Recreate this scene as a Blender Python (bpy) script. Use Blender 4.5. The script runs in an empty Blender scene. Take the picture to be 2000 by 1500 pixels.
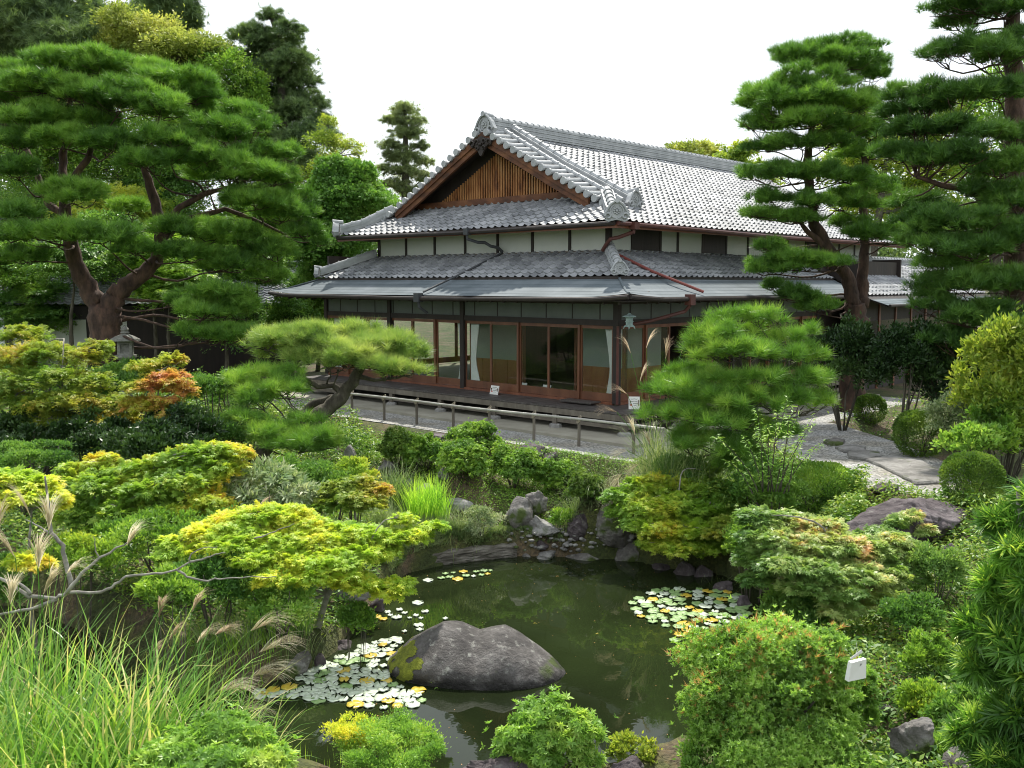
import bpy, math, random
import numpy as np
from mathutils import Vector, Matrix

SC = bpy.context.scene
COL = SC.collection
R = math.radians
rng = np.random.default_rng(7)
random.seed(7)

# ------------------------------------------------------------------ camera
FPX = 1850.0; CAMZ = 3.5; PITCH = math.atan(195.0 / FPX)
cam_d = bpy.data.cameras.new("camera"); cam = bpy.data.objects.new("camera", cam_d); COL.objects.link(cam)
cam_d.sensor_width = 36.0; cam_d.lens = 36.0 * FPX / 2000.0; cam_d.clip_end = 2000.0; cam_d.clip_start = 0.1
cam.location = (0, 0, CAMZ); cam.rotation_euler = (R(90) - PITCH, 0, 0)
SC.camera = cam

# ------------------------------------------------------------------ sky, sun, exposure
SUN_AZ = R(5.0)      # to the right of straight ahead
SUN_EL = R(56.0)
W = bpy.data.worlds.new("World"); SC.world = W; W.use_nodes = True
nt = W.node_tree; nt.nodes.clear()
out = nt.nodes.new("ShaderNodeOutputWorld"); bg = nt.nodes.new("ShaderNodeBackground")
sky = nt.nodes.new("ShaderNodeTexSky"); sky.sky_type = 'NISHITA'; sky.sun_disc = False
sky.sun_elevation = SUN_EL; sky.sun_rotation = SUN_AZ; sky.air_density = 1.2; sky.dust_density = 3.0
tc = nt.nodes.new("ShaderNodeTexCoord"); no = nt.nodes.new("ShaderNodeTexNoise")
no.inputs['Scale'].default_value = 2.6; no.inputs['Detail'].default_value = 5
rp = nt.nodes.new("ShaderNodeValToRGB"); rp.color_ramp.elements[0].position = 0.26; rp.color_ramp.elements[1].position = 0.52
rp.color_ramp.elements[0].color = (0.28, 0.28, 0.28, 1)
mx = nt.nodes.new("ShaderNodeMixRGB"); mx.inputs['Color2'].default_value = (6.9, 7.3, 7.75, 1)
nt.links.new(tc.outputs['Generated'], no.inputs['Vector']); nt.links.new(no.outputs['Fac'], rp.inputs['Fac'])
nt.links.new(rp.outputs['Color'], mx.inputs['Fac']); nt.links.new(sky.outputs['Color'], mx.inputs['Color1'])
nt.links.new(mx.outputs['Color'], bg.inputs['Color']); bg.inputs['Strength'].default_value = 0.118
nt.links.new(bg.outputs[0], out.inputs['Surface'])
sl = bpy.data.lights.new("sun", 'SUN'); sl.energy = 4.0; sl.angle = R(1.2); sl.color = (1.0, 0.95, 0.86)
so = bpy.data.objects.new("sun", sl); COL.objects.link(so)
sd = Vector((math.sin(SUN_AZ) * math.cos(SUN_EL), math.cos(SUN_AZ) * math.cos(SUN_EL), math.sin(SUN_EL)))
so.rotation_euler = sd.to_track_quat('Z', 'Y').to_euler()
SC.view_settings.view_transform = 'Standard'; SC.view_settings.look = 'None'
SC.view_settings.exposure = 0.66; SC.view_settings.gamma = 1.0
SC.cycles.max_bounces = 7; SC.cycles.transparent_max_bounces = 12; SC.cycles.diffuse_bounces = 4
SC.cycles.glossy_bounces = 3; SC.cycles.caustics_reflective = False; SC.cycles.caustics_refractive = False
SC.cycles.sample_clamp_indirect = 1.5; SC.cycles.filter_width = 1.0
SC.cycles.use_adaptive_sampling = False

# ------------------------------------------------------------------ pixel helpers (photo pixels 2000x1500)
cp, sp = math.cos(PITCH), math.sin(PITCH)
def ray(px, py):
    x = (px - 1000.0) / FPX; y = (750.0 - py) / FPX
    return np.array([x, cp + y * sp, -sp + y * cp])
def at(px, py, Y):
    d = ray(px, py); return np.array([0, 0, CAMZ]) + d * (Y / d[1])
def G(px, py, z):
    d = ray(px, py); return np.array([0, 0, CAMZ]) + d * ((z - CAMZ) / d[2])
def m(pxlen, Y): return pxlen * Y / FPX

# ------------------------------------------------------------------ object helpers
def tag(o, label=None, cat=None, group=None, kind=None):
    if label: o['label'] = label
    if cat: o['category'] = cat
    if group: o['group'] = group
    if kind: o['kind'] = kind
    return o
def empty(name, loc, rz=0.0, label=None, cat=None, group=None):
    o = bpy.data.objects.new(name, None); COL.objects.link(o); o.empty_display_size = 0.2
    o.location = Vector([float(v) for v in loc]); o.rotation_euler = (0, 0, rz)
    return tag(o, label, cat, group)
def raw_mesh(name, V, facesets, mat, parent=None, attr=None, smooth=None, local=True, mi=None):
    """V (n,3); facesets list of int arrays (m,k). If parent is an Empty, V is in world coordinates unless local."""
    V = np.asarray(V, dtype=np.float32).reshape(-1, 3)
    me = bpy.data.meshes.new(name)
    facesets = [np.asarray(f, dtype=np.int32) for f in facesets if len(f)]
    me.vertices.add(len(V)); me.vertices.foreach_set("co", V.ravel())
    nl = sum(f.size for f in facesets); npl = sum(len(f) for f in facesets)
    me.loops.add(nl); me.polygons.add(npl)
    if npl:
        me.loops.foreach_set("vertex_index", np.concatenate([f.ravel() for f in facesets]))
        tot = np.concatenate([np.full(len(f), f.shape[1], dtype=np.int32) for f in facesets])
        st = np.concatenate([[0], np.cumsum(tot)[:-1]]).astype(np.int32)
        me.polygons.foreach_set("loop_start", st)
        if smooth is not None: me.polygons.foreach_set("use_smooth", np.full(npl, bool(smooth)))
        if mi is not None: me.polygons.foreach_set("material_index", np.asarray(mi, dtype=np.int32))
    me.update(calc_edges=True); me.validate()
    if attr is not None:
        a = me.attributes.new("rnd", 'FLOAT', 'POINT'); a.data.foreach_set("value", np.asarray(attr, dtype=np.float32))
    for mm in (mat if isinstance(mat, (list, tuple)) else [mat]): me.materials.append(mm)
    o = bpy.data.objects.new(name, me); COL.objects.link(o)
    if parent is not None:
        o.parent = parent
        if not local:
            mw = parent_matrix(parent)
            o.matrix_parent_inverse = mw.inverted()
    return o
def parent_matrix(p):
    mt = Matrix.LocRotScale(p.location, p.rotation_euler, p.scale)
    q = p.parent
    if q is not None: mt = parent_matrix(q) @ p.matrix_parent_inverse @ mt
    return mt

class MB:
    """mesh builder: many simple shapes into ONE mesh"""
    def __init__(s): s.v = []; s.f = []; s.n = 0
    def add(s, V, F):
        for p in V: s.v.append((float(p[0]), float(p[1]), float(p[2])))
        for f in F: s.f.append(tuple(i + s.n for i in f))
        s.n += len(V); return s
    def box(s, a, b):
        x0, y0, z0 = [min(a[i], b[i]) for i in range(3)]; x1, y1, z1 = [max(a[i], b[i]) for i in range(3)]
        return s.add([(x0,y0,z0),(x1,y0,z0),(x1,y1,z0),(x0,y1,z0),(x0,y0,z1),(x1,y0,z1),(x1,y1,z1),(x0,y1,z1)],
                     [(0,3,2,1),(4,5,6,7),(0,1,5,4),(1,2,6,5),(2,3,7,6),(3,0,4,7)])
    def beam(s, p, q, w, h, up=(0,0,1)):
        p = Vector(p); q = Vector(q); d = (q - p).normalized(); u = Vector(up)
        sx = d.cross(u).normalized() * w / 2; sz = sx.cross(d).normalized() * h / 2
        V = [p-sx-sz, p+sx-sz, p+sx+sz, p-sx+sz, q-sx-sz, q+sx-sz, q+sx+sz, q-sx+sz]
        return s.add(V, [(0,1,2,3),(7,6,5,4),(0,4,5,1),(1,5,6,2),(2,6,7,3),(3,7,4,0)])
    def tube(s, pts, rad, n=8, cap=True):
        pts = [Vector(p) for p in pts]
        if not hasattr(rad, '__len__'): rad = [rad] * len(pts)
        V = []; up = Vector((0.13, 0.31, 0.94)); prev = None
        for i, p in enumerate(pts):
            d = (pts[min(i+1, len(pts)-1)] - pts[max(i-1, 0)]).normalized()
            a = d.cross(up) if prev is None else prev - d * prev.dot(d)
            if a.length < 1e-5: a = d.orthogonal()
            a.normalize(); prev = a; b = d.cross(a)
            for k in range(n):
                t = 2 * math.pi * k / n
                V.append(p + (a * math.cos(t) + b * math.sin(t)) * rad[i])
        F = []
        for i in range(len(pts) - 1):
            for k in range(n):
                k2 = (k + 1) % n
                F.append((i*n+k, i*n+k2, (i+1)*n+k2, (i+1)*n+k))
        if cap:
            F.append(tuple(range(n))[::-1]); F.append(tuple(range((len(pts)-1)*n, len(pts)*n)))
        return s.add(V, F)
    def lathe(s, prof, c=(0,0,0), n=12, rot=0.0, sq=False):
        V = []; F = []
        for (r, z) in prof:
            for k in range(n):
                t = rot + 2 * math.pi * k / n
                V.append((c[0] + r*math.cos(t), c[1] + r*math.sin(t), c[2] + z))
        for i in range(len(prof)-1):
            for k in range(n):
                k2 = (k+1) % n; F.append((i*n+k, i*n+k2, (i+1)*n+k2, (i+1)*n+k))
        F.append(tuple(range(n))[::-1]); F.append(tuple(range((len(prof)-1)*n, len(prof)*n)))
        return s.add(V, F)
    def build(s, name, mat, parent=None, smooth=False, local=True, bevel=0.0):
        me = bpy.data.meshes.new(name); me.from_pydata(s.v, [], s.f); me.materials.append(mat)
        if smooth: me.polygons.foreach_set("use_smooth", [True] * len(me.polygons))
        me.update()
        o = bpy.data.objects.new(name, me); COL.objects.link(o)
        if parent is not None:
            o.parent = parent
            if not local: o.matrix_parent_inverse = parent_matrix(parent).inverted()
        if bevel:
            bm = o.modifiers.new("bevel", 'BEVEL'); bm.width = bevel; bm.segments = 2; bm.limit_method = 'ANGLE'
        return o

# ------------------------------------------------------------------ materials
def newmat(name):
    mt = bpy.data.materials.new(name); mt.use_nodes = True; nt = mt.node_tree; nt.nodes.clear()
    o = nt.nodes.new("ShaderNodeOutputMaterial"); return mt, nt, o
def ramp(nt, stops):
    r = nt.nodes.new("ShaderNodeValToRGB"); e = r.color_ramp.elements
    while len(e) < len(stops): e.new(0.5)
    for el, (p, c) in zip(e, stops): el.position = p; el.color = (*c, 1)
    return r
def surf(name, stops, scale=4.0, detail=6.0, rough=0.7, bump=0.3, bscale=None, stretch=(1,1,1), spec=0.4, metal=0.0, attr=0.0, bdist=0.02, rot=(0,0,0), coat=0.0, coord='Object'):
    mt, nt, o = newmat(name); L = nt.links.new
    tc = nt.nodes.new("ShaderNodeTexCoord"); mp = nt.nodes.new("ShaderNodeMapping"); mp.inputs['Scale'].default_value = stretch
    mp.inputs['Rotation'].default_value = rot
    L(tc.outputs[coord], mp.inputs['Vector'])
    n1 = nt.nodes.new("ShaderNodeTexNoise"); n1.inputs['Scale'].default_value = scale; n1.inputs['Detail'].default_value = detail
    n1.inputs['Roughness'].default_value = 0.62
    L(mp.outputs[0], n1.inputs['Vector'])
    fac = n1.outputs['Fac']
    if attr:
        at_ = nt.nodes.new("ShaderNodeAttribute"); at_.attribute_name = "rnd"
        ma = nt.nodes.new("ShaderNodeMath"); ma.operation = 'MULTIPLY_ADD'; ma.inputs[1].default_value = attr
        L(at_.outputs['Fac'], ma.inputs[0]); L(fac, ma.inputs[2])
        mb = nt.nodes.new("ShaderNodeMath"); mb.operation = 'SUBTRACT'; mb.inputs[1].default_value = attr / 2; L(ma.outputs[0], mb.inputs[0])
        fac = mb.outputs[0]
    r = ramp(nt, stops); L(fac, r.inputs['Fac'])
    p = nt.nodes.new("ShaderNodeBsdfPrincipled"); L(r.outputs[0], p.inputs['Base Color'])
    p.inputs['Roughness'].default_value = rough; p.inputs['Specular IOR Level'].default_value = spec
    p.inputs['Metallic'].default_value = metal; p.inputs['Coat Weight'].default_value = coat
    if bump:
        n2 = nt.nodes.new("ShaderNodeTexNoise"); n2.inputs['Scale'].default_value = bscale or scale * 5; n2.inputs['Detail'].default_value = 6
        L(mp.outputs[0], n2.inputs['Vector'])
        b = nt.nodes.new("ShaderNodeBump"); b.inputs['Strength'].default_value = bump; b.inputs['Distance'].default_value = bdist
        L(n2.outputs['Fac'], b.inputs['Height']); L(b.outputs[0], p.inputs['Normal'])
    L(p.outputs[0], o.inputs['Surface']); return mt
BOOST = 1.22
def leafmat(name, stops, trans=0.42, rough=0.5, spec=0.35, nscale=1.2, arnd=0.5, tboost=(1.25, 1.3, 0.7)):
    """stops run over (patch noise + per leaf random); real leaf colours"""
    mt, nt, o = newmat(name); L = nt.links.new
    tc = nt.nodes.new("ShaderNodeTexCoord")
    n1 = nt.nodes.new("ShaderNodeTexNoise"); n1.inputs['Scale'].default_value = nscale; n1.inputs['Detail'].default_value = 3
    L(tc.outputs['Object'], n1.inputs['Vector'])
    at_ = nt.nodes.new("ShaderNodeAttribute"); at_.attribute_name = "rnd"
    ma = nt.nodes.new("ShaderNodeMath"); ma.operation = 'MULTIPLY_ADD'; ma.inputs[1].default_value = arnd
    L(at_.outputs['Fac'], ma.inputs[0])
    mc = nt.nodes.new("ShaderNodeMath"); mc.operation = 'MULTIPLY_ADD'; mc.inputs[1].default_value = 1.9; mc.inputs[2].default_value = -0.45 - arnd / 2
    L(n1.outputs['Fac'], mc.inputs[0]); L(mc.outputs[0], ma.inputs[2])
    stops = [(p_, tuple(min(.85, c_*BOOST) for c_ in (col[0]*1.06+.04*col[1], col[1], col[2]+.07*col[1]))) for p_, col in stops]
    r = ramp(nt, stops); L(ma.outputs[0], r.inputs['Fac'])
    p = nt.nodes.new("ShaderNodeBsdfPrincipled"); L(r.outputs[0], p.inputs['Base Color'])
    p.inputs['Roughness'].default_value = rough; p.inputs['Specular IOR Level'].default_value = spec
    t = nt.nodes.new("ShaderNodeBsdfTranslucent")
    mu = nt.nodes.new("ShaderNodeMixRGB"); mu.blend_type = 'MULTIPLY'; mu.inputs['Fac'].default_value = 1.0
    mu.inputs['Color2'].default_value = (*tboost, 1); L(r.outputs[0], mu.inputs['Color1']); L(mu.outputs[0], t.inputs['Color'])
    mx = nt.nodes.new("ShaderNodeMixShader"); mx.inputs['Fac'].default_value = trans
    L(p.outputs[0], mx.inputs[1]); L(t.outputs[0], mx.inputs[2]); L(mx.outputs[0], o.inputs['Surface'])
    return mt

M = {}
M['tile'] = surf('roof_tile', [(0.28,(0.183,0.1906,0.1998)),(0.5,(0.2746,0.2837,0.2943)),(0.78,(0.3814,0.3905,0.4004))], scale=1.3, rough=0.62, bump=0.15, bscale=18, spec=0.28, attr=0.38, metal=0.05)
M['tileridge'] = surf('ridge_tile', [(0.2,(0.22,0.235,0.24)),(0.5,(0.36,0.375,0.38)),(0.8,(0.50,0.51,0.51))], scale=2.5, rough=0.6, bump=0.4, bscale=14, spec=0.5, metal=0.05)
M['copper'] = surf('copper_eave', [(0.25,(0.085,0.108,0.12)),(0.55,(0.125,0.15,0.165)),(0.85,(0.175,0.2,0.215))], scale=1.1, rough=0.65, bump=0.10, bscale=6, spec=0.2, metal=0.0, attr=0.3)
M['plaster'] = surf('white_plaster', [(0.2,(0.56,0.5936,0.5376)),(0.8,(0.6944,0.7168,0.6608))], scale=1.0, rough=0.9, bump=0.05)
M['innerwall'] = surf('inner_plaster', [(0.2,(0.288,0.328,0.296)),(0.8,(0.352,0.384,0.344))], scale=1.0, rough=0.9, bump=0.02)  # white plaster with the deep eaves' shade put into its colour
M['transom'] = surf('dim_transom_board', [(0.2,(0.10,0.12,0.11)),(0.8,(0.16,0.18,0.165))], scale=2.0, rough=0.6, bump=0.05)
M['darkwood'] = surf('dark_timber', [(0.2,(0.014,0.011,0.010)),(0.6,(0.035,0.026,0.022)),(0.9,(0.06,0.042,0.034))], scale=3, rough=0.6, bump=0.3, stretch=(1,1,0.2))
M['redwood'] = surf('red_brown_timber', [(0.2,(0.11,0.036,0.019)),(0.55,(0.20,0.075,0.04)),(0.85,(0.30,0.125,0.07))], scale=3, rough=0.45, bump=0.2, stretch=(1,1,0.25))
M['doorwood'] = surf('door_timber', [(0.2,(0.085,0.034,0.02)),(0.55,(0.165,0.068,0.036)),(0.85,(0.25,0.115,0.06))], scale=3, rough=0.4, bump=0.15, stretch=(1,1,0.3))
M['gablewood'] = surf('gable_lattice_timber', [(0.3,(0.065,0.0253,0.0108)),(0.42,(0.289,0.1156,0.0361)),(0.58,(0.448,0.2167,0.0795)),(0.8,(0.5057,0.3468,0.1951))], scale=3.5, rough=0.7, bump=0.3, stretch=(1,1,0.35))
M['barge'] = surf('bargeboard_timber', [(0.25,(0.0324,0.0187,0.013)),(0.48,(0.1152,0.0446,0.0202)),(0.72,(0.2304,0.0972,0.0396)),(0.9,(0.288,0.1872,0.108))], scale=1.6, rough=0.7, bump=0.3, stretch=(1,1,2))
M['deck'] = surf('weathered_deck', [(0.2,(0.075,0.066,0.062)),(0.5,(0.145,0.13,0.12)),(0.8,(0.25,0.23,0.22))], scale=2.5, rough=0.5, bump=0.3, stretch=(0.3,4,1), attr=0.5, spec=0.4)
M['greywood'] = surf('grey_weathered_timber', [(0.2,(0.065,0.052,0.042)),(0.5,(0.15,0.13,0.105)),(0.85,(0.27,0.24,0.20))], scale=3, rough=0.75, bump=0.4, stretch=(1,1,0.3))
M['log'] = surf('old_log', [(0.3,(0.045,0.039,0.03)),(0.5,(0.15,0.135,0.1125)),(0.75,(0.36,0.3375,0.3))], scale=4, rough=0.85, bump=1.0, bscale=9, bdist=0.05, stretch=(0.5,0.5,4))
M['wainscot'] = surf('wainscot_timber', [(0.2,(0.22,0.095,0.035)),(0.8,(0.36,0.17,0.065))], scale=2, rough=0.5, bump=0.1, stretch=(1,1,0.3))
M['tatami'] = surf('tatami', [(0.2,(0.16,0.15,0.08)),(0.8,(0.24,0.22,0.13))], scale=6, rough=0.7, bump=0.1)
M['redpipe'] = surf('red_brown_downpipe', [(0.2,(0.0638,0.0225,0.0188)),(0.8,(0.1425,0.0525,0.0413))], scale=4, rough=0.5, bump=0.1)
M['redpaint'] = surf('red_pipe', [(0.2,(0.156,0.033,0.024)),(0.8,(0.216,0.054,0.042))], scale=4, rough=0.5, bump=0.1)
M['greypipe'] = surf('dark_grey_pipe', [(0.2,(0.03,0.032,0.035)),(0.8,(0.075,0.08,0.085))], scale=4, rough=0.5, bump=0.1)
M['curtain'] = surf('pale_curtain', [(0.2,(0.7777,0.8028,0.7526)),(0.8,(0.85,0.85,0.85))], scale=1.5, rough=0.9, bump=0.05)
M['paper'] = surf('white_paper', [(0.2,(0.74,0.74,0.70)),(0.8,(0.80,0.80,0.76))], scale=3, rough=0.8, bump=0)
M['ink'] = surf('ink', [(0.2,(0.05,0.05,0.05)),(0.8,(0.09,0.09,0.09))], scale=3, rough=0.8, bump=0)
M['redink'] = surf('red_ink', [(0.2,(0.5,0.08,0.05)),(0.8,(0.6,0.1,0.07))], scale=3, rough=0.8, bump=0)
M['verdigris'] = surf('verdigris_bronze', [(0.2,(0.12,0.17,0.16)),(0.55,(0.26,0.35,0.33)),(0.85,(0.38,0.47,0.44))], scale=10, rough=0.6, bump=0.3)
M['concrete'] = surf('concrete_apron', [(0.2,(0.20,0.19,0.15)),(0.5,(0.32,0.30,0.24)),(0.8,(0.42,0.40,0.33))], scale=1.0, rough=0.85, bump=0.25, bscale=20)
M['bamboo'] = surf('weathered_bamboo', [(0.2,(0.22,0.21,0.19)),(0.5,(0.38,0.37,0.33)),(0.8,(0.55,0.54,0.49))], scale=3, rough=0.4, bump=0.1)
M['rope'] = surf('palm_rope', [(0.2,(0.2,0.17,0.12)),(0.8,(0.42,0.37,0.28))], scale=20, rough=0.9, bump=0.3)
M['pinebark'] = surf('pine_bark', [(0.28,(0.0217,0.0149,0.0112)),(0.5,(0.0744,0.0465,0.0341)),(0.72,(0.155,0.0899,0.062))], scale=5, rough=0.9, bump=1.0, bscale=11, bdist=0.05, stretch=(1,1,0.4))
M['darkbark'] = surf('dark_bark', [(0.28,(0.030,0.026,0.020)),(0.5,(0.085,0.075,0.055)),(0.75,(0.17,0.155,0.12))], scale=7, rough=0.9, bump=1.0, bscale=16, bdist=0.03, stretch=(1,1,0.4))
M['greybark'] = surf('pale_grey_bark', [(0.25,(0.09,0.085,0.075)),(0.5,(0.22,0.21,0.18)),(0.75,(0.40,0.38,0.33))], scale=8, rough=0.85, bump=0.6, bscale=20)
def rockmat(name, stops, moss=0.0, lich=0.5, wet=None):
    mt, nt, o = newmat(name); L = nt.links.new
    tc = nt.nodes.new("ShaderNodeTexCoord")
    n1 = nt.nodes.new("ShaderNodeTexNoise"); n1.inputs['Scale'].default_value = 2.3; n1.inputs['Detail'].default_value = 9; n1.inputs['Roughness'].default_value = 0.68
    L(tc.outputs['Object'], n1.inputs['Vector']); r = ramp(nt, stops); L(n1.outputs['Fac'], r.inputs['Fac'])
    n2 = nt.nodes.new("ShaderNodeTexNoise"); n2.inputs['Scale'].default_value = 9; n2.inputs['Detail'].default_value = 8; n2.inputs['Roughness'].default_value = 0.7
    L(tc.outputs['Object'], n2.inputs['Vector'])
    r2 = ramp(nt, [(0.56,(0,0,0)),(0.66,(1,1,1))]); L(n2.outputs['Fac'], r2.inputs['Fac'])
    ml = nt.nodes.new("ShaderNodeMath"); ml.operation = 'MULTIPLY'; ml.inputs[1].default_value = lich; L(r2.outputs[0], ml.inputs[0])
    m1 = nt.nodes.new("ShaderNodeMixRGB"); m1.inputs['Color2'].default_value = (0.36,0.36,0.32,1); L(ml.outputs[0], m1.inputs['Fac']); L(r.outputs[0], m1.inputs['Color1'])
    col = m1.outputs[0]
    if moss:
        n3 = nt.nodes.new("ShaderNodeTexNoise"); n3.inputs['Scale'].default_value = 1.5; n3.inputs['Detail'].default_value = 8
        L(tc.outputs['Object'], n3.inputs['Vector'])
        r3 = ramp(nt, [(0.68-moss*0.25,(0,0,0)),(0.74-moss*0.25,(1,1,1))]); L(n3.outputs['Fac'], r3.inputs['Fac'])
        m2 = nt.nodes.new("ShaderNodeMixRGB"); m2.inputs['Color2'].default_value = (0.07,0.10,0.02,1); L(r3.outputs[0], m2.inputs['Fac']); L(col, m2.inputs['Color1']); col = m2.outputs[0]
    if wet is not None:
        gp = nt.nodes.new("ShaderNodeNewGeometry"); sx = nt.nodes.new("ShaderNodeSeparateXYZ"); L(gp.outputs['Position'], sx.inputs[0])
        mw = nt.nodes.new("ShaderNodeMath"); mw.operation = 'MULTIPLY_ADD'; mw.inputs[1].default_value = .16; L(n1.outputs['Fac'], mw.inputs[0]); L(sx.outputs['Z'], mw.inputs[2])
        rw = nt.nodes.new("ShaderNodeMapRange"); rw.inputs['From Min'].default_value = wet+.14; rw.inputs['From Max'].default_value = wet+.22; rw.inputs['To Min'].default_value = .35; L(mw.outputs[0], rw.inputs['Value'])
        vm = nt.nodes.new("ShaderNodeMixRGB"); vm.blend_type = 'MULTIPLY'; vm.inputs['Fac'].default_value = 1; L(col, vm.inputs['Color1']); L(rw.outputs[0], vm.inputs['Color2']); col = vm.outputs[0]
    p = nt.nodes.new("ShaderNodeBsdfPrincipled"); L(col, p.inputs['Base Color']); p.inputs['Roughness'].default_value = 0.72; p.inputs['Specular IOR Level'].default_value = 0.35
    n4 = nt.nodes.new("ShaderNodeTexNoise"); n4.inputs['Scale'].default_value = 14; n4.inputs['Detail'].default_value = 9; n4.inputs['Roughness'].default_value = 0.7
    L(tc.outputs['Object'], n4.inputs['Vector'])
    b = nt.nodes.new("ShaderNodeBump"); b.inputs['Strength'].default_value = 1.0; b.inputs['Distance'].default_value = 0.07
    L(n4.outputs['Fac'], b.inputs['Height']); L(b.outputs[0], p.inputs['Normal']); L(p.outputs[0], o.inputs['Surface']); return mt
M['rock'] = rockmat('grey_rock', [(0.3,(0.0675,0.0621,0.0567)),(0.5,(0.189,0.1755,0.162)),(0.72,(0.405,0.3915,0.3645))], 0.45, 0.6)
M['rock_dark'] = rockmat('dark_rock', [(0.3,(0.0392,0.0308,0.0336)),(0.5,(0.105,0.084,0.0896)),(0.75,(0.238,0.21,0.217))], 0.0, 0.35)
M['rock_pond'] = rockmat('pond_rock', [(0.3,(0.036,0.032,0.03)),(0.5,(0.095,0.087,0.082)),(0.72,(0.22,0.205,0.195))], 0.12, 0.75, wet=-1.5)
M['rock_pale'] = rockmat('pale_rock', [(0.3,(0.12,0.115,0.105)),(0.5,(0.27,0.26,0.245)),(0.72,(0.45,0.44,0.42))], 0.2, 0.6)
M['moss'] = surf('bright_moss', [(0.3,(0.09,0.11,0.012)),(0.7,(0.24,0.26,0.03))], scale=14, rough=1.0, bump=1.0, bscale=60, bdist=0.02)

# leaf palettes
M['needle'] = leafmat('pine_needles', [(0.1,(0.0468,0.1346,0.0117)),(0.5,(0.0936,0.234,0.0187)),(0.95,(0.1989,0.3861,0.0351))], trans=0.32, rough=0.42, nscale=0.8, arnd=.7)
M['needle_dark'] = leafmat('dark_pine_needles', [(0.1,(0.0302,0.0918,0.0108)),(0.5,(0.0594,0.162,0.0162)),(0.95,(0.1296,0.2808,0.0281))], trans=0.24, rough=0.42, nscale=0.8, arnd=.7)
M['needle_lite'] = leafmat('light_pine_needles', [(0.1,(0.08,0.17,0.025)),(0.5,(0.19,0.32,0.055)),(0.95,(0.40,0.50,0.12))], trans=0.36, rough=0.4, nscale=1.5)
M['needle_mid'] = leafmat('fresh_pine_needles', [(0.1,(0.0532,0.1452,0.0116)),(0.5,(0.1162,0.271,0.0213)),(0.95,(0.271,0.4453,0.0436))], trans=0.34, rough=0.4, nscale=1.5)
M['cedar'] = leafmat('cedar_foliage', [(0.1,(0.0562,0.1063,0.04)),(0.5,(0.1063,0.1875,0.0625)),(0.95,(0.1875,0.2875,0.0938))], trans=0.3, rough=0.6, nscale=0.4)  # lightened greens stand in for haze over the far trees
M['cedar_lite'] = leafmat('light_cedar_foliage', [(0.1,(0.14,0.20,0.09)),(0.5,(0.22,0.30,0.13)),(0.95,(0.34,0.40,0.2))], trans=0.5, rough=0.6, nscale=0.4)
M['hinoki'] = leafmat('hinoki_foliage', [(0.1,(0.0495,0.143,0.0165)),(0.5,(0.11,0.264,0.0275)),(0.95,(0.22,0.396,0.055))], trans=0.35, rough=0.5, nscale=0.7)
M['yellow_broad'] = leafmat('yellow_green_leaves', [(0.1,(0.1,0.17,0.02)),(0.5,(0.23,0.31,0.05)),(0.95,(0.42,0.46,0.11))], trans=0.4, rough=0.55, nscale=0.35)
M['lime_broad'] = leafmat('lime_leaves', [(0.1,(0.10,0.20,0.02)),(0.5,(0.23,0.34,0.03)),(0.95,(0.45,0.50,0.05))], trans=0.45, rough=0.5, nscale=0.6)
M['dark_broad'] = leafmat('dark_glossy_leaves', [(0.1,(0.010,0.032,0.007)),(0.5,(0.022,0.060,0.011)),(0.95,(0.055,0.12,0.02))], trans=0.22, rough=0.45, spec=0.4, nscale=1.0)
M['green_broad'] = leafmat('mid_green_leaves', [(0.1,(0.0462,0.132,0.0198)),(0.5,(0.099,0.231,0.0317)),(0.95,(0.198,0.3564,0.0462))], trans=0.38, rough=0.4, nscale=1.2)
M['azalea'] = leafmat('azalea_leaves', [(0.1,(0.072,0.18,0.018)),(0.5,(0.144,0.3,0.0264)),(0.95,(0.288,0.456,0.042))], trans=0.4, rough=0.4, nscale=2.0)
M['azalea_lite'] = leafmat('bright_azalea_leaves', [(0.1,(0.108,0.2484,0.027)),(0.5,(0.2052,0.3996,0.0486)),(0.95,(0.3888,0.54,0.0756))], trans=0.4, rough=0.4, nscale=2.0)
M['topiary'] = leafmat('clipped_leaves', [(0.1,(0.05,0.12,0.012)),(0.5,(0.10,0.20,0.018)),(0.95,(0.18,0.29,0.03))], trans=0.35, rough=0.4, nscale=3.0)
M['maple_or'] = leafmat('orange_green_maple', [(0.08,(0.10,0.23,0.02)),(0.55,(0.24,0.33,0.03)),(0.80,(0.38,0.36,0.035)),(1.0,(0.48,0.26,0.05))], trans=0.45, rough=0.5, arnd=.32, nscale=0.9)
M['maple_red'] = leafmat('red_orange_maple', [(0.08,(0.16,0.31,0.02)),(0.55,(0.34,0.40,0.035)),(0.80,(0.46,0.32,0.06)),(1.0,(0.46,0.20,0.09))], trans=0.45, rough=0.5, arnd=.32, nscale=0.9)
M['maple_yel'] = leafmat('yellow_maple', [(0.08,(0.162,0.3564,0.027)),(0.48,(0.3564,0.5184,0.0324)),(0.8,(0.6048,0.6156,0.0432)),(1.0,(0.6912,0.4752,0.054))], trans=0.45, rough=0.5, arnd=.32, nscale=0.9)
M['maple_gold'] = leafmat('gold_green_maple', [(0.08,(0.13,0.29,0.025)),(0.55,(0.27,0.44,0.035)),(0.88,(0.46,0.52,0.04)),(1.0,(0.58,0.46,0.05))], trans=0.45, rough=0.5, arnd=.32, nscale=0.9)
M['maple_grn'] = leafmat('green_gold_maple', [(0.08,(0.09,0.22,0.02)),(0.45,(0.22,0.38,0.03)),(0.75,(0.42,0.50,0.035)),(0.95,(0.58,0.48,0.03))], trans=0.45, rough=0.45, arnd=.32, nscale=1.1)
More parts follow.
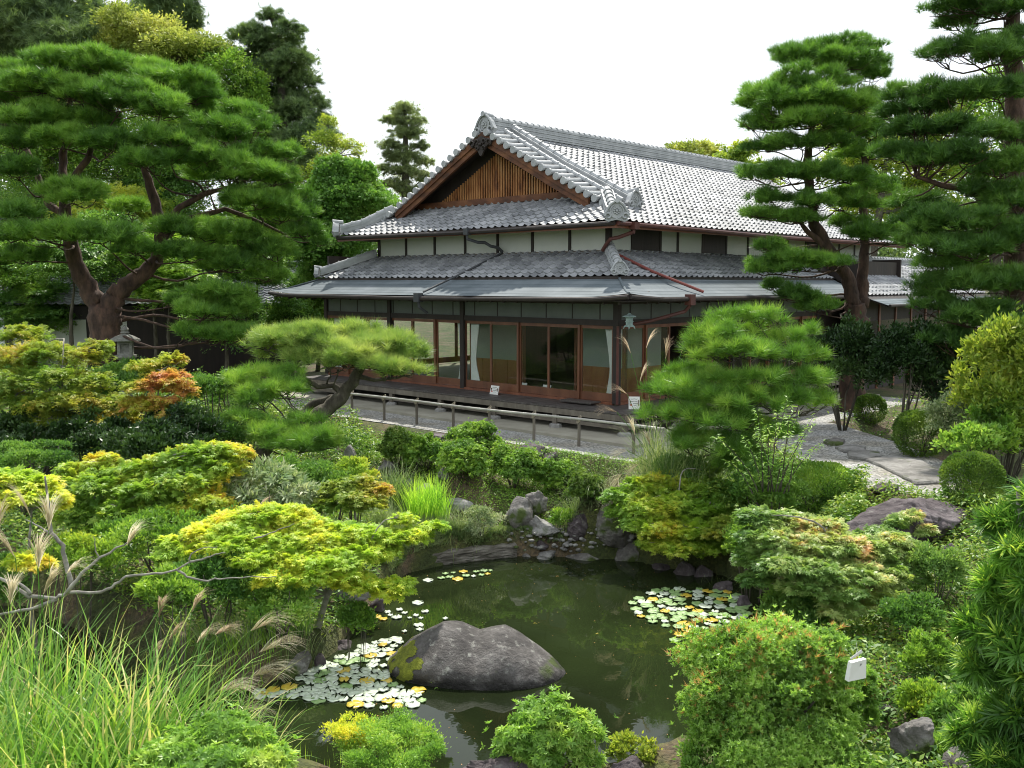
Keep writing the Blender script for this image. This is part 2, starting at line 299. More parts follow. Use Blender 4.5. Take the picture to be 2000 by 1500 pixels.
M['maple_pale'] = leafmat('pale_green_maple', [(0.08,(0.0805,0.1955,0.0345)),(0.45,(0.184,0.322,0.0633)),(0.75,(0.368,0.46,0.138)),(0.95,(0.598,0.414,0.1955))], trans=0.42, rough=0.4, arnd=.32, nscale=1.2)
M['pieris'] = leafmat('pieris_leaves', [(0.1,(0.104,0.234,0.026)),(0.5,(0.221,0.416,0.052)),(0.95,(0.39,0.598,0.104))], trans=0.4, rough=0.32, spec=0.5, nscale=2.0)
M['pieris_tip'] = leafmat('orange_flower_sprays', [(0.1,(0.38,0.26,0.07)),(0.5,(0.52,0.30,0.10)),(0.95,(0.62,0.38,0.18))], trans=0.4, rough=0.6, nscale=2.0)
M['podo'] = leafmat('long_narrow_leaves', [(0.1,(0.0364,0.1105,0.013)),(0.5,(0.0715,0.195,0.0182)),(0.95,(0.156,0.351,0.0286))], trans=0.42, rough=0.3, spec=0.45, nscale=1.6)
M['podo_tip'] = leafmat('bright_new_leaves', [(0.1,(0.20,0.40,0.03)),(0.5,(0.34,0.55,0.05)),(0.95,(0.50,0.66,0.09))], trans=0.45, rough=0.3, nscale=1.6)
M['grass'] = leafmat('tall_grass_blades', [(0.05,(0.07,0.19,0.02)),(0.5,(0.15,0.33,0.035)),(0.85,(0.30,0.46,0.06)),(0.99,(0.52,0.50,0.20))], trans=0.42, rough=0.32, nscale=1.6, arnd=0.9)
M['grass_bright'] = leafmat('bright_iris_blades', [(0.1,(0.16,0.36,0.02)),(0.5,(0.28,0.52,0.03)),(0.95,(0.46,0.64,0.06))], trans=0.45, rough=0.35, nscale=2)
M['grass_grey'] = leafmat('grey_green_blades', [(0.1,(0.09,0.17,0.045)),(0.5,(0.18,0.27,0.09)),(0.95,(0.34,0.42,0.19))], trans=0.35, rough=0.4, nscale=2, arnd=0.8)
M['sasa'] = leafmat('pale_bamboo_grass', [(0.1,(0.14,0.24,0.09)),(0.5,(0.26,0.36,0.17)),(0.95,(0.46,0.52,0.32))], trans=0.3, rough=0.5, nscale=2, arnd=0.8)
M['plume'] = leafmat('grass_plume', [(0.1,(0.38,0.36,0.20)),(0.5,(0.54,0.52,0.33)),(0.95,(0.68,0.68,0.50))], trans=0.5, rough=0.6, nscale=1, tboost=(1,1,1))
M['plume_red'] = leafmat('reddish_grass_plume', [(0.1,(0.34,0.29,0.17)),(0.5,(0.50,0.44,0.28)),(0.95,(0.64,0.59,0.41))], trans=0.5, rough=0.6, nscale=1, tboost=(1,1,1))
M['cover'] = leafmat('ground_cover_leaves', [(0.1,(0.0517,0.138,0.0172)),(0.5,(0.115,0.2415,0.0276)),(0.95,(0.276,0.391,0.046))], trans=0.38, rough=0.45, nscale=0.7, arnd=0.8)
M['pad'] = surf('lily_pad', [(0.2,(0.34,0.42,0.27)),(0.5,(0.48,0.55,0.42)),(0.8,(0.62,0.66,0.56))], scale=9, rough=0.5, bump=0.35, bscale=14, spec=1.0, coat=1.0)  # pale base colour stands in for glare on the floating leaves
M['pad_yellow'] = surf('yellow_lily_pad', [(0.2,(0.425,0.289,0.0255)),(0.5,(0.527,0.3825,0.0425)),(0.8,(0.357,0.374,0.068))], scale=9, rough=0.3, bump=0.2, spec=0.8)
M['pad_green'] = surf('green_lily_pad', [(0.2,(0.12,0.22,0.06)),(0.5,(0.20,0.32,0.11)),(0.8,(0.34,0.44,0.2))], scale=9, rough=0.45, bump=0.25, bscale=14, spec=0.6)
# glass
mt, nt_, o_ = newmat('window_glass'); M['glass'] = mt
tr = nt_.nodes.new("ShaderNodeBsdfTransparent"); tr.inputs[0].default_value = (0.92,0.94,0.93,1); gl = nt_.nodes.new("ShaderNodeBsdfGlossy"); gl.inputs['Roughness'].default_value = 0.02
lw = nt_.nodes.new("ShaderNodeLayerWeight"); pw = nt_.nodes.new("ShaderNodeMath"); pw.operation = 'POWER'; pw.inputs[1].default_value = 5.0
fr = nt_.nodes.new("ShaderNodeMath"); fr.operation = 'MULTIPLY_ADD'; fr.inputs[1].default_value = 0.9; fr.inputs[2].default_value = 0.03
nt_.links.new(lw.outputs['Facing'], pw.inputs[0]); nt_.links.new(pw.outputs[0], fr.inputs[0]); mxx = nt_.nodes.new("ShaderNodeMixShader")
nt_.links.new(fr.outputs[0], mxx.inputs[0]); nt_.links.new(tr.outputs[0], mxx.inputs[1]); nt_.links.new(gl.outputs[0], mxx.inputs[2]); nt_.links.new(mxx.outputs[0], o_.inputs[0])
M['glass_dark'] = surf('dark_window', [(0.2,(0.01,0.012,0.012)),(0.8,(0.03,0.035,0.035))], scale=2, rough=0.08, bump=0)
# water
mt, nt_, o_ = newmat('pond_water'); M['water'] = mt
p = nt_.nodes.new("ShaderNodeBsdfPrincipled"); p.inputs['Roughness'].default_value = 0.015; p.inputs['IOR'].default_value = 1.33; p.inputs['Specular IOR Level'].default_value = 0.5
tc = nt_.nodes.new("ShaderNodeTexCoord"); n1 = nt_.nodes.new("ShaderNodeTexNoise"); n1.inputs['Scale'].default_value = 0.5; n1.inputs['Detail'].default_value = 4
nt_.links.new(tc.outputs['Object'], n1.inputs['Vector'])
r = ramp(nt_, [(0.3,(0.009,0.013,0.005)),(0.7,(0.020,0.030,0.010))]); nt_.links.new(n1.outputs['Fac'], r.inputs['Fac']); nt_.links.new(r.outputs[0], p.inputs['Base Color'])
n2 = nt_.nodes.new("ShaderNodeTexNoise"); n2.inputs['Scale'].default_value = 3.0; n2.inputs['Detail'].default_value = 3
nt_.links.new(tc.outputs['Object'], n2.inputs['Vector'])
b = nt_.nodes.new("ShaderNodeBump"); b.inputs['Strength'].default_value = 0.06; b.inputs['Distance'].default_value = 0.02
nt_.links.new(n2.outputs['Fac'], b.inputs['Height']); nt_.links.new(b.outputs[0], p.inputs['Normal']); nt_.links.new(p.outputs[0], o_.inputs[0])
# ground: soil, moss, leaf litter
mt, nt_, o_ = newmat('garden_soil'); M['ground'] = mt
L = nt_.links.new; tc = nt_.nodes.new("ShaderNodeTexCoord")
n1 = nt_.nodes.new("ShaderNodeTexNoise"); n1.inputs['Scale'].default_value = 0.9; n1.inputs['Detail'].default_value = 8; L(tc.outputs['Object'], n1.inputs['Vector'])
r1 = ramp(nt_, [(0.38,(0.045,0.060,0.016)),(0.5,(0.075,0.085,0.025)),(0.58,(0.10,0.078,0.045)),(0.7,(0.15,0.115,0.075))]); L(n1.outputs['Fac'], r1.inputs['Fac'])
v1 = nt_.nodes.new("ShaderNodeTexVoronoi"); v1.inputs['Scale'].default_value = 22; L(tc.outputs['Object'], v1.inputs['Vector'])
r2 = ramp(nt_, [(0.0,(0.45,0.42,0.35)),(0.5,(1,1,1)),(1.0,(1.6,1.45,1.2))]); L(v1.outputs['Color'], r2.inputs['Fac'])
mu = nt_.nodes.new("ShaderNodeMixRGB"); mu.blend_type = 'MULTIPLY'; mu.inputs['Fac'].default_value = 0.8; L(r1.outputs[0], mu.inputs['Color1']); L(r2.outputs[0], mu.inputs['Color2'])
p = nt_.nodes.new("ShaderNodeBsdfPrincipled"); p.inputs['Roughness'].default_value = 0.95; L(mu.outputs[0], p.inputs['Base Color'])
n3 = nt_.nodes.new("ShaderNodeTexNoise"); n3.inputs['Scale'].default_value = 25; n3.inputs['Detail'].default_value = 8; L(tc.outputs['Object'], n3.inputs['Vector'])
b = nt_.nodes.new("ShaderNodeBump"); b.inputs['Strength'].default_value = 1.0; b.inputs['Distance'].default_value = 0.05; L(n3.outputs['Fac'], b.inputs['Height']); L(b.outputs[0], p.inputs['Normal'])
L(p.outputs[0], o_.inputs[0])
# gravel
mt, nt_, o_ = newmat('grey_gravel'); M['gravel'] = mt
L = nt_.links.new; tc = nt_.nodes.new("ShaderNodeTexCoord")
v1 = nt_.nodes.new("ShaderNodeTexVoronoi"); v1.inputs['Scale'].default_value = 27; L(tc.outputs['Object'], v1.inputs['Vector'])
r2 = ramp(nt_, [(0.1,(0.16,0.16,0.155)),(0.5,(0.32,0.32,0.305)),(0.9,(0.54,0.53,0.50))]); L(v1.outputs['Color'], r2.inputs['Fac'])
n1 = nt_.nodes.new("ShaderNodeTexNoise"); n1.inputs['Scale'].default_value = 1.2; n1.inputs['Detail'].default_value = 7; L(tc.outputs['Object'], n1.inputs['Vector'])
r3 = ramp(nt_, [(0.35,(0.72,0.68,0.60)),(0.6,(1,1,1))]); L(n1.outputs['Fac'], r3.inputs['Fac'])
mu = nt_.nodes.new("ShaderNodeMixRGB"); mu.blend_type = 'MULTIPLY'; mu.inputs['Fac'].default_value = 1; L(r2.outputs[0], mu.inputs['Color1']); L(r3.outputs[0], mu.inputs['Color2'])
p = nt_.nodes.new("ShaderNodeBsdfPrincipled"); p.inputs['Roughness'].default_value = 0.9; L(mu.outputs[0], p.inputs['Base Color'])
b = nt_.nodes.new("ShaderNodeBump"); b.inputs['Strength'].default_value = 1.0; b.inputs['Distance'].default_value = 0.02; b.invert = True; L(v1.outputs['Distance'], b.inputs['Height']); L(b.outputs[0], p.inputs['Normal'])
L(p.outputs[0], o_.inputs[0])

# ------------------------------------------------------------------ terrain
WZ = -1.5
BC = np.array([2.53, 22.8]); BR = R(46.8)                      # house corner and bearing
bv = np.array([math.cos(BR), math.sin(BR)]); bu = np.array([-math.sin(BR), math.cos(BR)])
def B(b, a, z=0.0):                                            # house coordinates -> world
    q = BC + bv * b + bu * a; return np.array([q[0], q[1], z])
pond_px = [(1400,1118),(1330,1112),(1230,1092),(1120,1088),(1010,1086),(900,1096),(800,1118),(750,1150),(735,1185),(690,1228),(655,1275),(600,1312),
           (530,1332),(430,1335),(330,1300),(250,1240),(100,1185),(-150,1175),(-260,1290),(20,1340),(200,1430),(380,1500),(520,1540),(640,1545),
           (900,1560),(1210,1545),(1350,1500),(1395,1400),(1440,1290),(1500,1210),(1500,1160)]
POND = np.array([G(x, y, WZ)[:2] for x, y in pond_px])
PATH = np.array([G(x, y, 0)[:2] for x, y in [(1480,800),(1640,830),(1760,868),(1850,905),(1900,945),(1860,975),(1700,958),(1640,930),(1520,880)]])
def sdf(P, poly):
    x, y = P[:, 0], P[:, 1]; d = np.full(len(P), 1e9); ins = np.zeros(len(P), bool)
    n = len(poly)
    for i in range(n):
        a = poly[i]; b = poly[(i+1) % n]; e = b - a
        w = P - a; t = np.clip((w @ e) / (e @ e), 0, 1)
        d = np.minimum(d, np.linalg.norm(w - t[:, None] * e, axis=1))
        c = ((a[1] > y) != (b[1] > y)); 
        with np.errstate(divide='ignore', invalid='ignore'):
            xi = (b[0]-a[0]) * (y-a[1]) / (b[1]-a[1]) + a[0]
        ins ^= c & (x < xi)
    return np.where(ins, -d, d)
ctl = [(1100,1050,-1.2),(1250,1055,-1.2),(960,1040,-1.2),(1390,1085,-1.15),(1180,1030,-1.15),(1000,1015,-1.05),(860,1000,-0.95),(780,980,-0.85),
       (800,890,-0.2),(900,905,-0.12),(1000,925,-0.15),(1150,945,-0.12),(1270,950,-0.12),(700,870,-0.25),(1400,960,-0.1),
       (600,1180,-1.2),(450,1150,-1.1),(300,1100,-1.0),(700,1120,-1.2),(520,1060,-1.0),(680,1010,-0.8),(560,980,-0.7),
       (100,1000,-0.75),(300,930,-0.55),(100,880,-0.35),(500,920,-0.5),(300,830,-0.1),(50,760,0.25),(400,760,0.05),(200,740,0.3),(600,870,-0.3),
       (1500,1010,-0.6),(1600,1100,-0.85),(1660,1010,-0.2),(1800,1150,-0.65),(1760,1300,-0.9),(1900,1400,-0.8),(1700,1250,-1.05),(1950,1100,-0.35),
       (1600,1250,-1.25),(1900,1000,-0.08),(1480,1100,-1.1),(1530,1240,-1.25),(1700,1480,-1.15),(1850,1520,-0.9),
       (300,1750,-1.15),(1000,1750,-1.2),(1600,1750,-1.1),(0,1500,-1.2),(-400,1300,-1.0),(-300,1000,-0.6),(2300,1200,-0.2),(2300,1500,-0.3),(-400,1700,-1.1)]
CT = np.array([G(*c) for c in ctl])
CT = np.vstack([CT, [[-30,45,0.2],[0,60,0],[30,45,0],[-14,30,0.45],[-9,31,0.3],[-20,22,0.3],[20,20,0],[14,24,0],[0,3,-1.1],[12,5,-0.4],[-12,5,-0.9],[-25,8,-0.3],[60,60,0],[-60,60,0]]])
def H(xy):
    xy = np.atleast_2d(np.asarray(xy, float)); h = np.zeros(len(xy))
    for s in range(0, len(xy), 20000):
        q = xy[s:s+20000]
        d2 = ((q[:, None, :] - CT[None, :, :2])**2).sum(-1) + 0.12
        w = 1 / d2**1.9; h[s:s+20000] = (w * CT[None, :, 2]).sum(1) / w.sum(1)
    h += 0.05*np.sin(xy[:,0]*2.1+1)*np.sin(xy[:,1]*1.7) + 0.03*np.sin(xy[:,0]*5.3)*np.sin(xy[:,1]*4.9+2)
    def ss(t): t = np.clip(t, 0, 1); return t*t*(3-2*t)
    # yard round the house is flat
    rel = xy - BC; bb = rel @ bv; aa = rel @ bu
    dn = np.maximum(np.maximum(-3.35 - bb, -3.35 - aa), 0) ; t = ss(1 - dn / 0.8); h = h * (1 - t)
    t = ss(1 - np.maximum(sdf(xy, PATH), 0) / 0.8); h = h * (1 - t)
    sp_ = sdf(xy, POND)
    h = np.maximum(h, WZ + 0.12)
    edge = WZ - 0.35
    t = ss((sp_ + 0.10) / 0.22); h = edge * (1 - t) + h * t
    t = ss((-sp_) / 1.2); h = h * (1 - t) + (WZ - 0.8) * t
    return h
def h1(x, y): return float(H([[x, y]])[0])
def axis(lo, hi, c0, c1, fine):
    a = list(np.arange(c0, c1, fine)); st = fine; x = c1
    while x < hi: a.append(x); st *= 1.35; x += st
    a.append(hi); st = fine; x = c0 - fine
    while x > lo: a.insert(0, x); st *= 1.35; x -= st
    a.insert(0, lo); return np.array(a)
gx = axis(-900, 900, -13, 13, 0.16); gy = axis(-900, 900, 5, 29, 0.16)
XX, YY = np.meshgrid(gx, gy); pts = np.stack([XX.ravel(), YY.ravel()], 1); HZ = H(pts)
nx, ny = len(gx), len(gy)
idx = (np.arange(ny-1)[:, None] * nx + np.arange(nx-1)[None, :]).ravel()
g = raw_mesh('ground', np.column_stack([pts, HZ]), [np.stack([idx, idx+1, idx+nx+1, idx+nx], 1)], M['ground'], smooth=True); tag(g, kind='structure')
def hit(px, py):
    """world point where the view ray of a photo pixel meets the terrain"""
    d = ray(px, py); Y = np.arange(6, 60, 0.1); P = np.array([0, 0, CAMZ]) + d[None, :] * (Y / d[1])[:, None]
    b_ = P[:, 2] < H(P[:, :2])
    i = int(np.argmax(b_)) if b_.any() else len(Y) - 1
    return P[i]
def flat_sheet(name, poly, z, mat, kind='structure', thick=0.0):
    V = [(p[0], p[1], z) for p in poly]; n = len(V)
    mb = MB(); mb.add(V, [tuple(range(n))])
    o = mb.build(name, mat)
    # wind the polygon upwards
    if o.data.polygons[0].normal.z < 0: o.data.flip_normals()
    tag(o, kind=kind); return o
wp = POND.mean(0)
flat_sheet('water', [wp + (q - wp) * 1.0 + (q - wp) / np.linalg.norm(q - wp) * 0.6 for q in POND], WZ, M['water'])
flat_sheet('gravel_path', PATH, 0.012, M['gravel'])
yard = [B(-3.3,-3.3), B(-3.3,13.0), B(-1.7,13.0), B(-1.7,-1.7), B(11.0,-1.7), B(11.0,-3.3)]
flat_sheet('gravel_yard', [q[:2] for q in yard], 0.008, M['gravel'])
ap = [B(-2.0,-2.0), B(-2.0,13.0), B(1.0,13.0), B(1.0,1.0), B(11.0,1.0), B(11.0,-2.0)]
mb = MB(); n = len(ap)
V = [(q[0], q[1], z) for z in (-0.1, 0.07) for q in ap]
mb.add(V, [tuple(range(n, 2*n))] + [(i, (i+1) % n, n+(i+1) % n, n+i) for i in range(n)])
o = mb.build('pavement', M['concrete']); tag(o, kind='structure')

# ------------------------------------------------------------------ leaf machinery
def quadfaces(n, k): pass
def T_leaf(w=0.42, bend=0.12):
    return np.array([(0,0,0),(.45,w/2,.06),(1,0,-bend),(.45,-w/2,.06)]), np.array([(0,1,2,3)])
def T_maple(lobes=5):
    ang = {5:[-95,-48,0,48,95], 3:[-60,0,60]}[lobes]; ln = {5:[.55,.86,1,.86,.55], 3:[.85,1,.85]}[lobes]
    V = []; F = []
    for a, l in zip(ang, ln):
        a = R(a); d = np.array([math.cos(a), math.sin(a)]); s = np.array([-d[1], d[0]]); i = len(V)
        V += [(0,0,0), (*(d*.5*l + s*.14), .03), (*(d*l), -.12*l), (*(d*.5*l - s*.14), .03)]; F.append((i,i+1,i+2,i+3))
    return np.array(V), np.array(F)
def T_whorl(k=6, w=0.36, tilt=35, seed=1):
    rs = np.random.default_rng(seed); V = []; F = []; q, f = T_leaf(w)
    for j in range(k):
        a = 2*math.pi*j/k + rs.uniform(-.3,.3); t = R(tilt + rs.uniform(-20,20)); l = rs.uniform(.75,1.1)
        # template axis x is the twig direction (up)
        d = np.array([math.sin(t), math.cos(t)*math.cos(a), math.cos(t)*math.sin(a)]); s = np.cross(d, [1,0,0]); s /= np.linalg.norm(s); n_ = np.cross(s, d)
        i = len(V); V += list((q[:,0:1]*d + q[:,1:2]*s + q[:,2:3]*n_)*l); F.append((i,i+1,i+2,i+3))
    return np.array(V), np.array(F)
def T_tuft(k=18, spread=62, w=0.05, seed=2):
    rs = np.random.default_rng(seed); V = []; F = []
    for j in range(k):
        a = rs.uniform(0, 2*math.pi); t = R(spread) * math.sqrt(rs.uniform(0.02,1)); l = rs.uniform(.7,1.1)
        d = np.array([math.cos(t), math.sin(t)*math.cos(a), math.sin(t)*math.sin(a)]); s = np.cross(d, rs.normal(size=3)); s /= np.linalg.norm(s)
        i = len(V); o_ = np.array([rs.uniform(-.35,.15),0,0]); V += [o_ - s*w/2, o_ + s*w/2, o_ + d*l]; F.append((i,i+1,i+2))
    return np.array(V), np.array(F)
def T_fan(k=7, w=0.2, seed=3):
    rs = np.random.default_rng(seed); V = []; F = []; q, f = T_leaf(w)
    for j in range(k):
        a = R(-65 + 130*j/(k-1) + rs.uniform(-8,8)); l = rs.uniform(.6,1)*(1-.3*abs(a))
        d = np.array([math.cos(a), math.sin(a), rs.uniform(-.15,.15)]); s = np.array([-math.sin(a), math.cos(a), 0]); i = len(V)
        V += list((q[:,0:1]*d + q[:,1:2]*s + q[:,2:3]*np.array([0,0,1]))*l); F.append((i,i+1,i+2,i+3))
    return np.array(V), np.array(F)
TM = dict(leaf=[T_leaf()], long=[T_leaf(0.13,0.1)], lance=[T_leaf(0.24,0.15)], maple=[T_maple(5)], maple3=[T_maple(3)],
          whorl=[T_whorl(6,seed=s) for s in (1,2,3)], whorl8=[T_whorl(8,0.3,25,seed=s) for s in (4,5)],
          tuft=[T_tuft(24,64,0.05,seed=s) for s in (2,5,8)], tuft_fine=[T_tuft(40,72,0.034,seed=s) for s in (3,6,9)],
          whorlw=[T_whorl(5,0.34,50,seed=s) for s in (31,32,33)], podo=[T_whorl(15,0.10,42,seed=s) for s in (11,12,13)], fan=[T_fan(seed=s) for s in (3,4)], spray=[T_tuft(9,50,0.09,seed=s) for s in (21,22)])
def norm(a): return a / (np.linalg.norm(a, axis=-1, keepdims=True) + 1e-9)
def foliage(kind, pos, fwd, up, size, rnd=None):
    """returns V, F, attr for instances of template kind"""
    temps = TM[kind]; n = len(pos); which = rng.integers(0, len(temps), n)
    if rnd is None: rnd = rng.random(n)
    size = np.broadcast_to(size, (n,))
    Vs, Fs, As = [], [], []; off = 0
    for ti, (TV, TF) in enumerate(temps):
        s = which == ti
        if not s.any() and (Vs or ti < len(temps)-1): continue
        x = norm(fwd[s]); y = norm(np.cross(up[s], x)); z = np.cross(x, y); sc = size[s][:, None, None]
        Vv = pos[s][:, None, :] + sc * (TV[None,:,0:1]*x[:,None,:] + TV[None,:,1:2]*y[:,None,:] + TV[None,:,2:3]*z[:,None,:])
        k = len(TV); cnt = s.sum()
        Vs.append(Vv.reshape(-1,3)); Fs.append((TF[None] + (off + np.arange(cnt)*k)[:,None,None]).reshape(-1, TF.shape[1]))
        As.append(np.repeat(rnd[s], k)); off += cnt*k
    return np.vstack(Vs), np.vstack(Fs), np.concatenate(As)
def fjoin(parts):
    off = 0; V = []; F = []; A = []
    for v, f, a in parts: V.append(v); F.append(f + off); A.append(a); off += len(v)
    return np.vstack(V), F, np.concatenate(A)
def sph(n): return norm(rng.normal(size=(n, 3)))
def sublobes(ells, k, frac, upper=-0.35, squash=1.0):
    """ells: list of (c(3), r(3)). Each is broken into k small lobes on its surface"""
    C, Rr = [], []
    for c, r in ells:
        c = np.asarray(c, float); r = np.asarray(r, float)
        kk = max(3, int(k)); d = []
        while len(d) < kk:
            q = sph(1)[0]
            if q[2] > upper: d.append(q)
        d = np.array(d); rad = rng.uniform(.62, .95, (kk,1)); C.append(c + d * r * rad)
        mr = np.minimum(r, r.mean()*1.2) if squash == 1.0 else np.array([r[0], r[1], r[2]])
        Rr.append(np.tile(mr * frac, (kk,1)) * rng.uniform(.55, 1.5, (kk,1)) * rng.uniform(.7, 1.4, (kk,3)))
    return np.vstack(C), np.vstack(Rr)
def scatter(C, Rr, n, upper=-0.6, fill=0.35, stray=.22, gaps=.22, gapw=.5):
    w = (Rr[:,0]*Rr[:,1] + Rr[:,0]*Rr[:,2]); w = w / w.sum(); i = rng.choice(len(C), n, p=w)
    d = sph(n); low = d[:,2] < upper; d[low,2] *= -1
    rad = rng.random(n)**fill * (1 + stray*(rng.random(n) < .35)*rng.exponential(1.0, n))
    P = C[i] + d * Rr[i] * rad[:,None]
    if gaps:
        w_ = 2*math.pi/gapw; q = rng.uniform(0, 6, 6)
        f = np.sin(P[:,0]*w_+q[0]+1.3*np.sin(P[:,1]*w_*.7+q[3]))+np.sin(P[:,1]*w_*1.1+q[1]+1.3*np.sin(P[:,2]*w_*.8+q[4]))+np.sin(P[:,2]*w_*1.3+q[2]+1.3*np.sin(P[:,0]*w_*.9+q[5]))
        k_ = f > -3 + 6*gaps*rng.uniform(.5,1.5,n)
        return P[k_], d[k_], i[k_]
    return P, d, i
LOD = 1.0
def sprays(c, r, nleaf, per=26, up=.15, flatz=.35, width=.30, jit=.05):
    """leaves set along twigs that start inside an ellipsoid and reach past its surface"""
    nt_ = max(6, nleaf//per); c = np.asarray(c, float); r = np.asarray(r, float)
    d = sph(nt_); d[:,2] = d[:,2]*.75 + up; low = d[:,2] < -.45; d[low,2] *= -1; d = norm(d)
    st = c + sph(nt_)*r*.35; en = c + d*r*rng.uniform(.72,1.22,(nt_,1)); ax = en - st; ln = np.linalg.norm(ax, axis=1, keepdims=True); ax = ax/ln
    sd_ = norm(np.cross(ax, [0,0,1.0]) + rng.normal(size=ax.shape)*flatz); nr = norm(np.cross(sd_, ax))
    i = np.repeat(np.arange(nt_), per); t = rng.random(len(i))**.7; t = .12 + .88*t
    s = rng.uniform(-1, 1, len(i)); w = (width*ln[i,0]*(1.02-t)**.6)
    P = st[i] + ax[i]*(ln[i]*t[:,None]) + sd_[i]*(s*w)[:,None] + nr[i]*(rng.normal(size=len(i))*jit*ln[i,0])[:,None]
    P[:,2] -= .10*ln[i,0]*t**3
    F_ = norm(ax[i]*.8 + sd_[i]*s[:,None]*1.0 + rng.normal(size=P.shape)*.2)
    return P, F_, nr[i]*np.sign(nr[i][:,2:3]+1e-6), np.repeat(rng.random(nt_), per), (st, en)
def bush(name, label, cat, px, ptop, pbot, hw, mat, kind='whorl', size=0.06, n=4000, Y=None, lobes=26, frac=0.3, group=None, deep=0.85, round_=False, bark='darkbark', upright=0.5, tips=None, flat=1.0, upper=-0.35, spr=.55):
    """a leafy shrub given by its outline in the photo: centre px, top, bottom, half width"""
    if Y is None: Y = float(hit(px, pbot)[1])
    rx = m(hw, Y); c = at(px, (ptop+pbot)/2, Y); rz = m((pbot-ptop)/2, Y)
    base = np.array([c[0], c[1], h1(c[0], c[1])]); c[2] = max(c[2], base[2] + rz*.5)
    e = empty(name, base, 0, label, cat, group)
    if round_:
        d = sph(n); d[:,2] = np.abs(d[:,2]) * np.where(rng.random(n) < .25, -1, 1)
        q = np.sign(d)*np.abs(d)**0.85
        bump = 1 + 0.035*np.sin(d[:,0]*9+px)*np.sin(d[:,1]*8) + 0.03*rng.normal(size=n)
        P = c + q * np.array([rx, rx*deep, rz]) * bump[:,None]*.97; D = d
    else:
        C, Rr = sublobes([(c - [0,0,rz*.1], (rx*.92, rx*deep*.92, rz*.95))], lobes, frac, upper)
        C = np.vstack([C, c[None]]); Rr = np.vstack([Rr, [[rx*.6, rx*deep*.6, rz*.6]]]); Rr[:,2] *= flat
        P, D, _ = scatter(C, Rr, n, gapw=max(.12, rx*.45))
    keep = P[:,2] > H(P[:, :2]) + 0.01; P = P[keep]; D = D[keep]
    fw = norm(D*(1-upright) + np.array([0,0,upright]) + rng.normal(size=P.shape)*.35); upv = norm(D + np.array([0,0,.6]) + rng.normal(size=P.shape)*.5)
    if not round_ and spr > 0:
        kp = rng.random(len(P)) > spr*.8; P, D, fw, upv = P[kp], D[kp], fw[kp], upv[kp]
    parts = [foliage(kind, P, fw, upv, size*rng.uniform(.7,1.25,len(P)))]
    if not round_ and spr > 0:
        for q in range(len(C)-1):
            rr_ = Rr[q]*1.15; SP, SF, SU, SA, _ = sprays(C[q], rr_, int(n*spr/(len(C)-1)), 14, up=.5, width=.22, flatz=1.0)
            kk = SP[:,2] > H(SP[:,:2]) + .01
            if not kk.any(): continue
            parts.append(foliage(kind, SP[kk], norm(SF[kk]+[0,0,upright*.6]), norm(SU[kk]+rng.normal(size=SP[kk].shape)*.4), size*rng.uniform(.7,1.2,kk.sum()), rnd=np.clip(SA[kk]*.7+rng.random(kk.sum())*.3,0,1)))
    V, F, A = fjoin(parts); raw_mesh('crown', V, F, M[mat], e, A, local=False)
    if tips:
        tm, tk, ts, tn = tips; C2 = c + norm(D)*0; top = P[np.argsort(-((P-c)@np.array([-.2,-.25,1]))- rng.random(len(P))*rz)[:max(8, len(P)//2)]]
        ii = rng.choice(len(top), tn); P2 = top[ii] + [0,0,size*.4]; Dv = norm(P2-c)
        f2 = norm(Dv + [0,0,.5] + rng.normal(size=P2.shape)*.4)
        V, F, A = fjoin([foliage(tk, P2, f2, norm(rng.normal(size=P2.shape)), ts*rng.uniform(.7,1.3,tn))]); raw_mesh('shoot_tips', V, F, M[tm], e, A, local=False)
    mb = MB()
    for k in range(7):
        a = rng.uniform(0, 2*math.pi); tip = c + np.array([math.cos(a)*rx*.6, math.sin(a)*rx*deep*.6, rz*rng.uniform(-.1,.5)])
        b0 = base + np.array([math.cos(a)*.06, math.sin(a)*.06, -.05]); mid = (b0+tip)/2 + rng.normal(size=3)*rx*.08
        r0 = max(.008, rx*.03); mb.tube([b0, mid, tip], [r0, r0*.7, r0*.3], 5)
    mb.build('stem', M[bark], e, smooth=True, local=False)
    return e

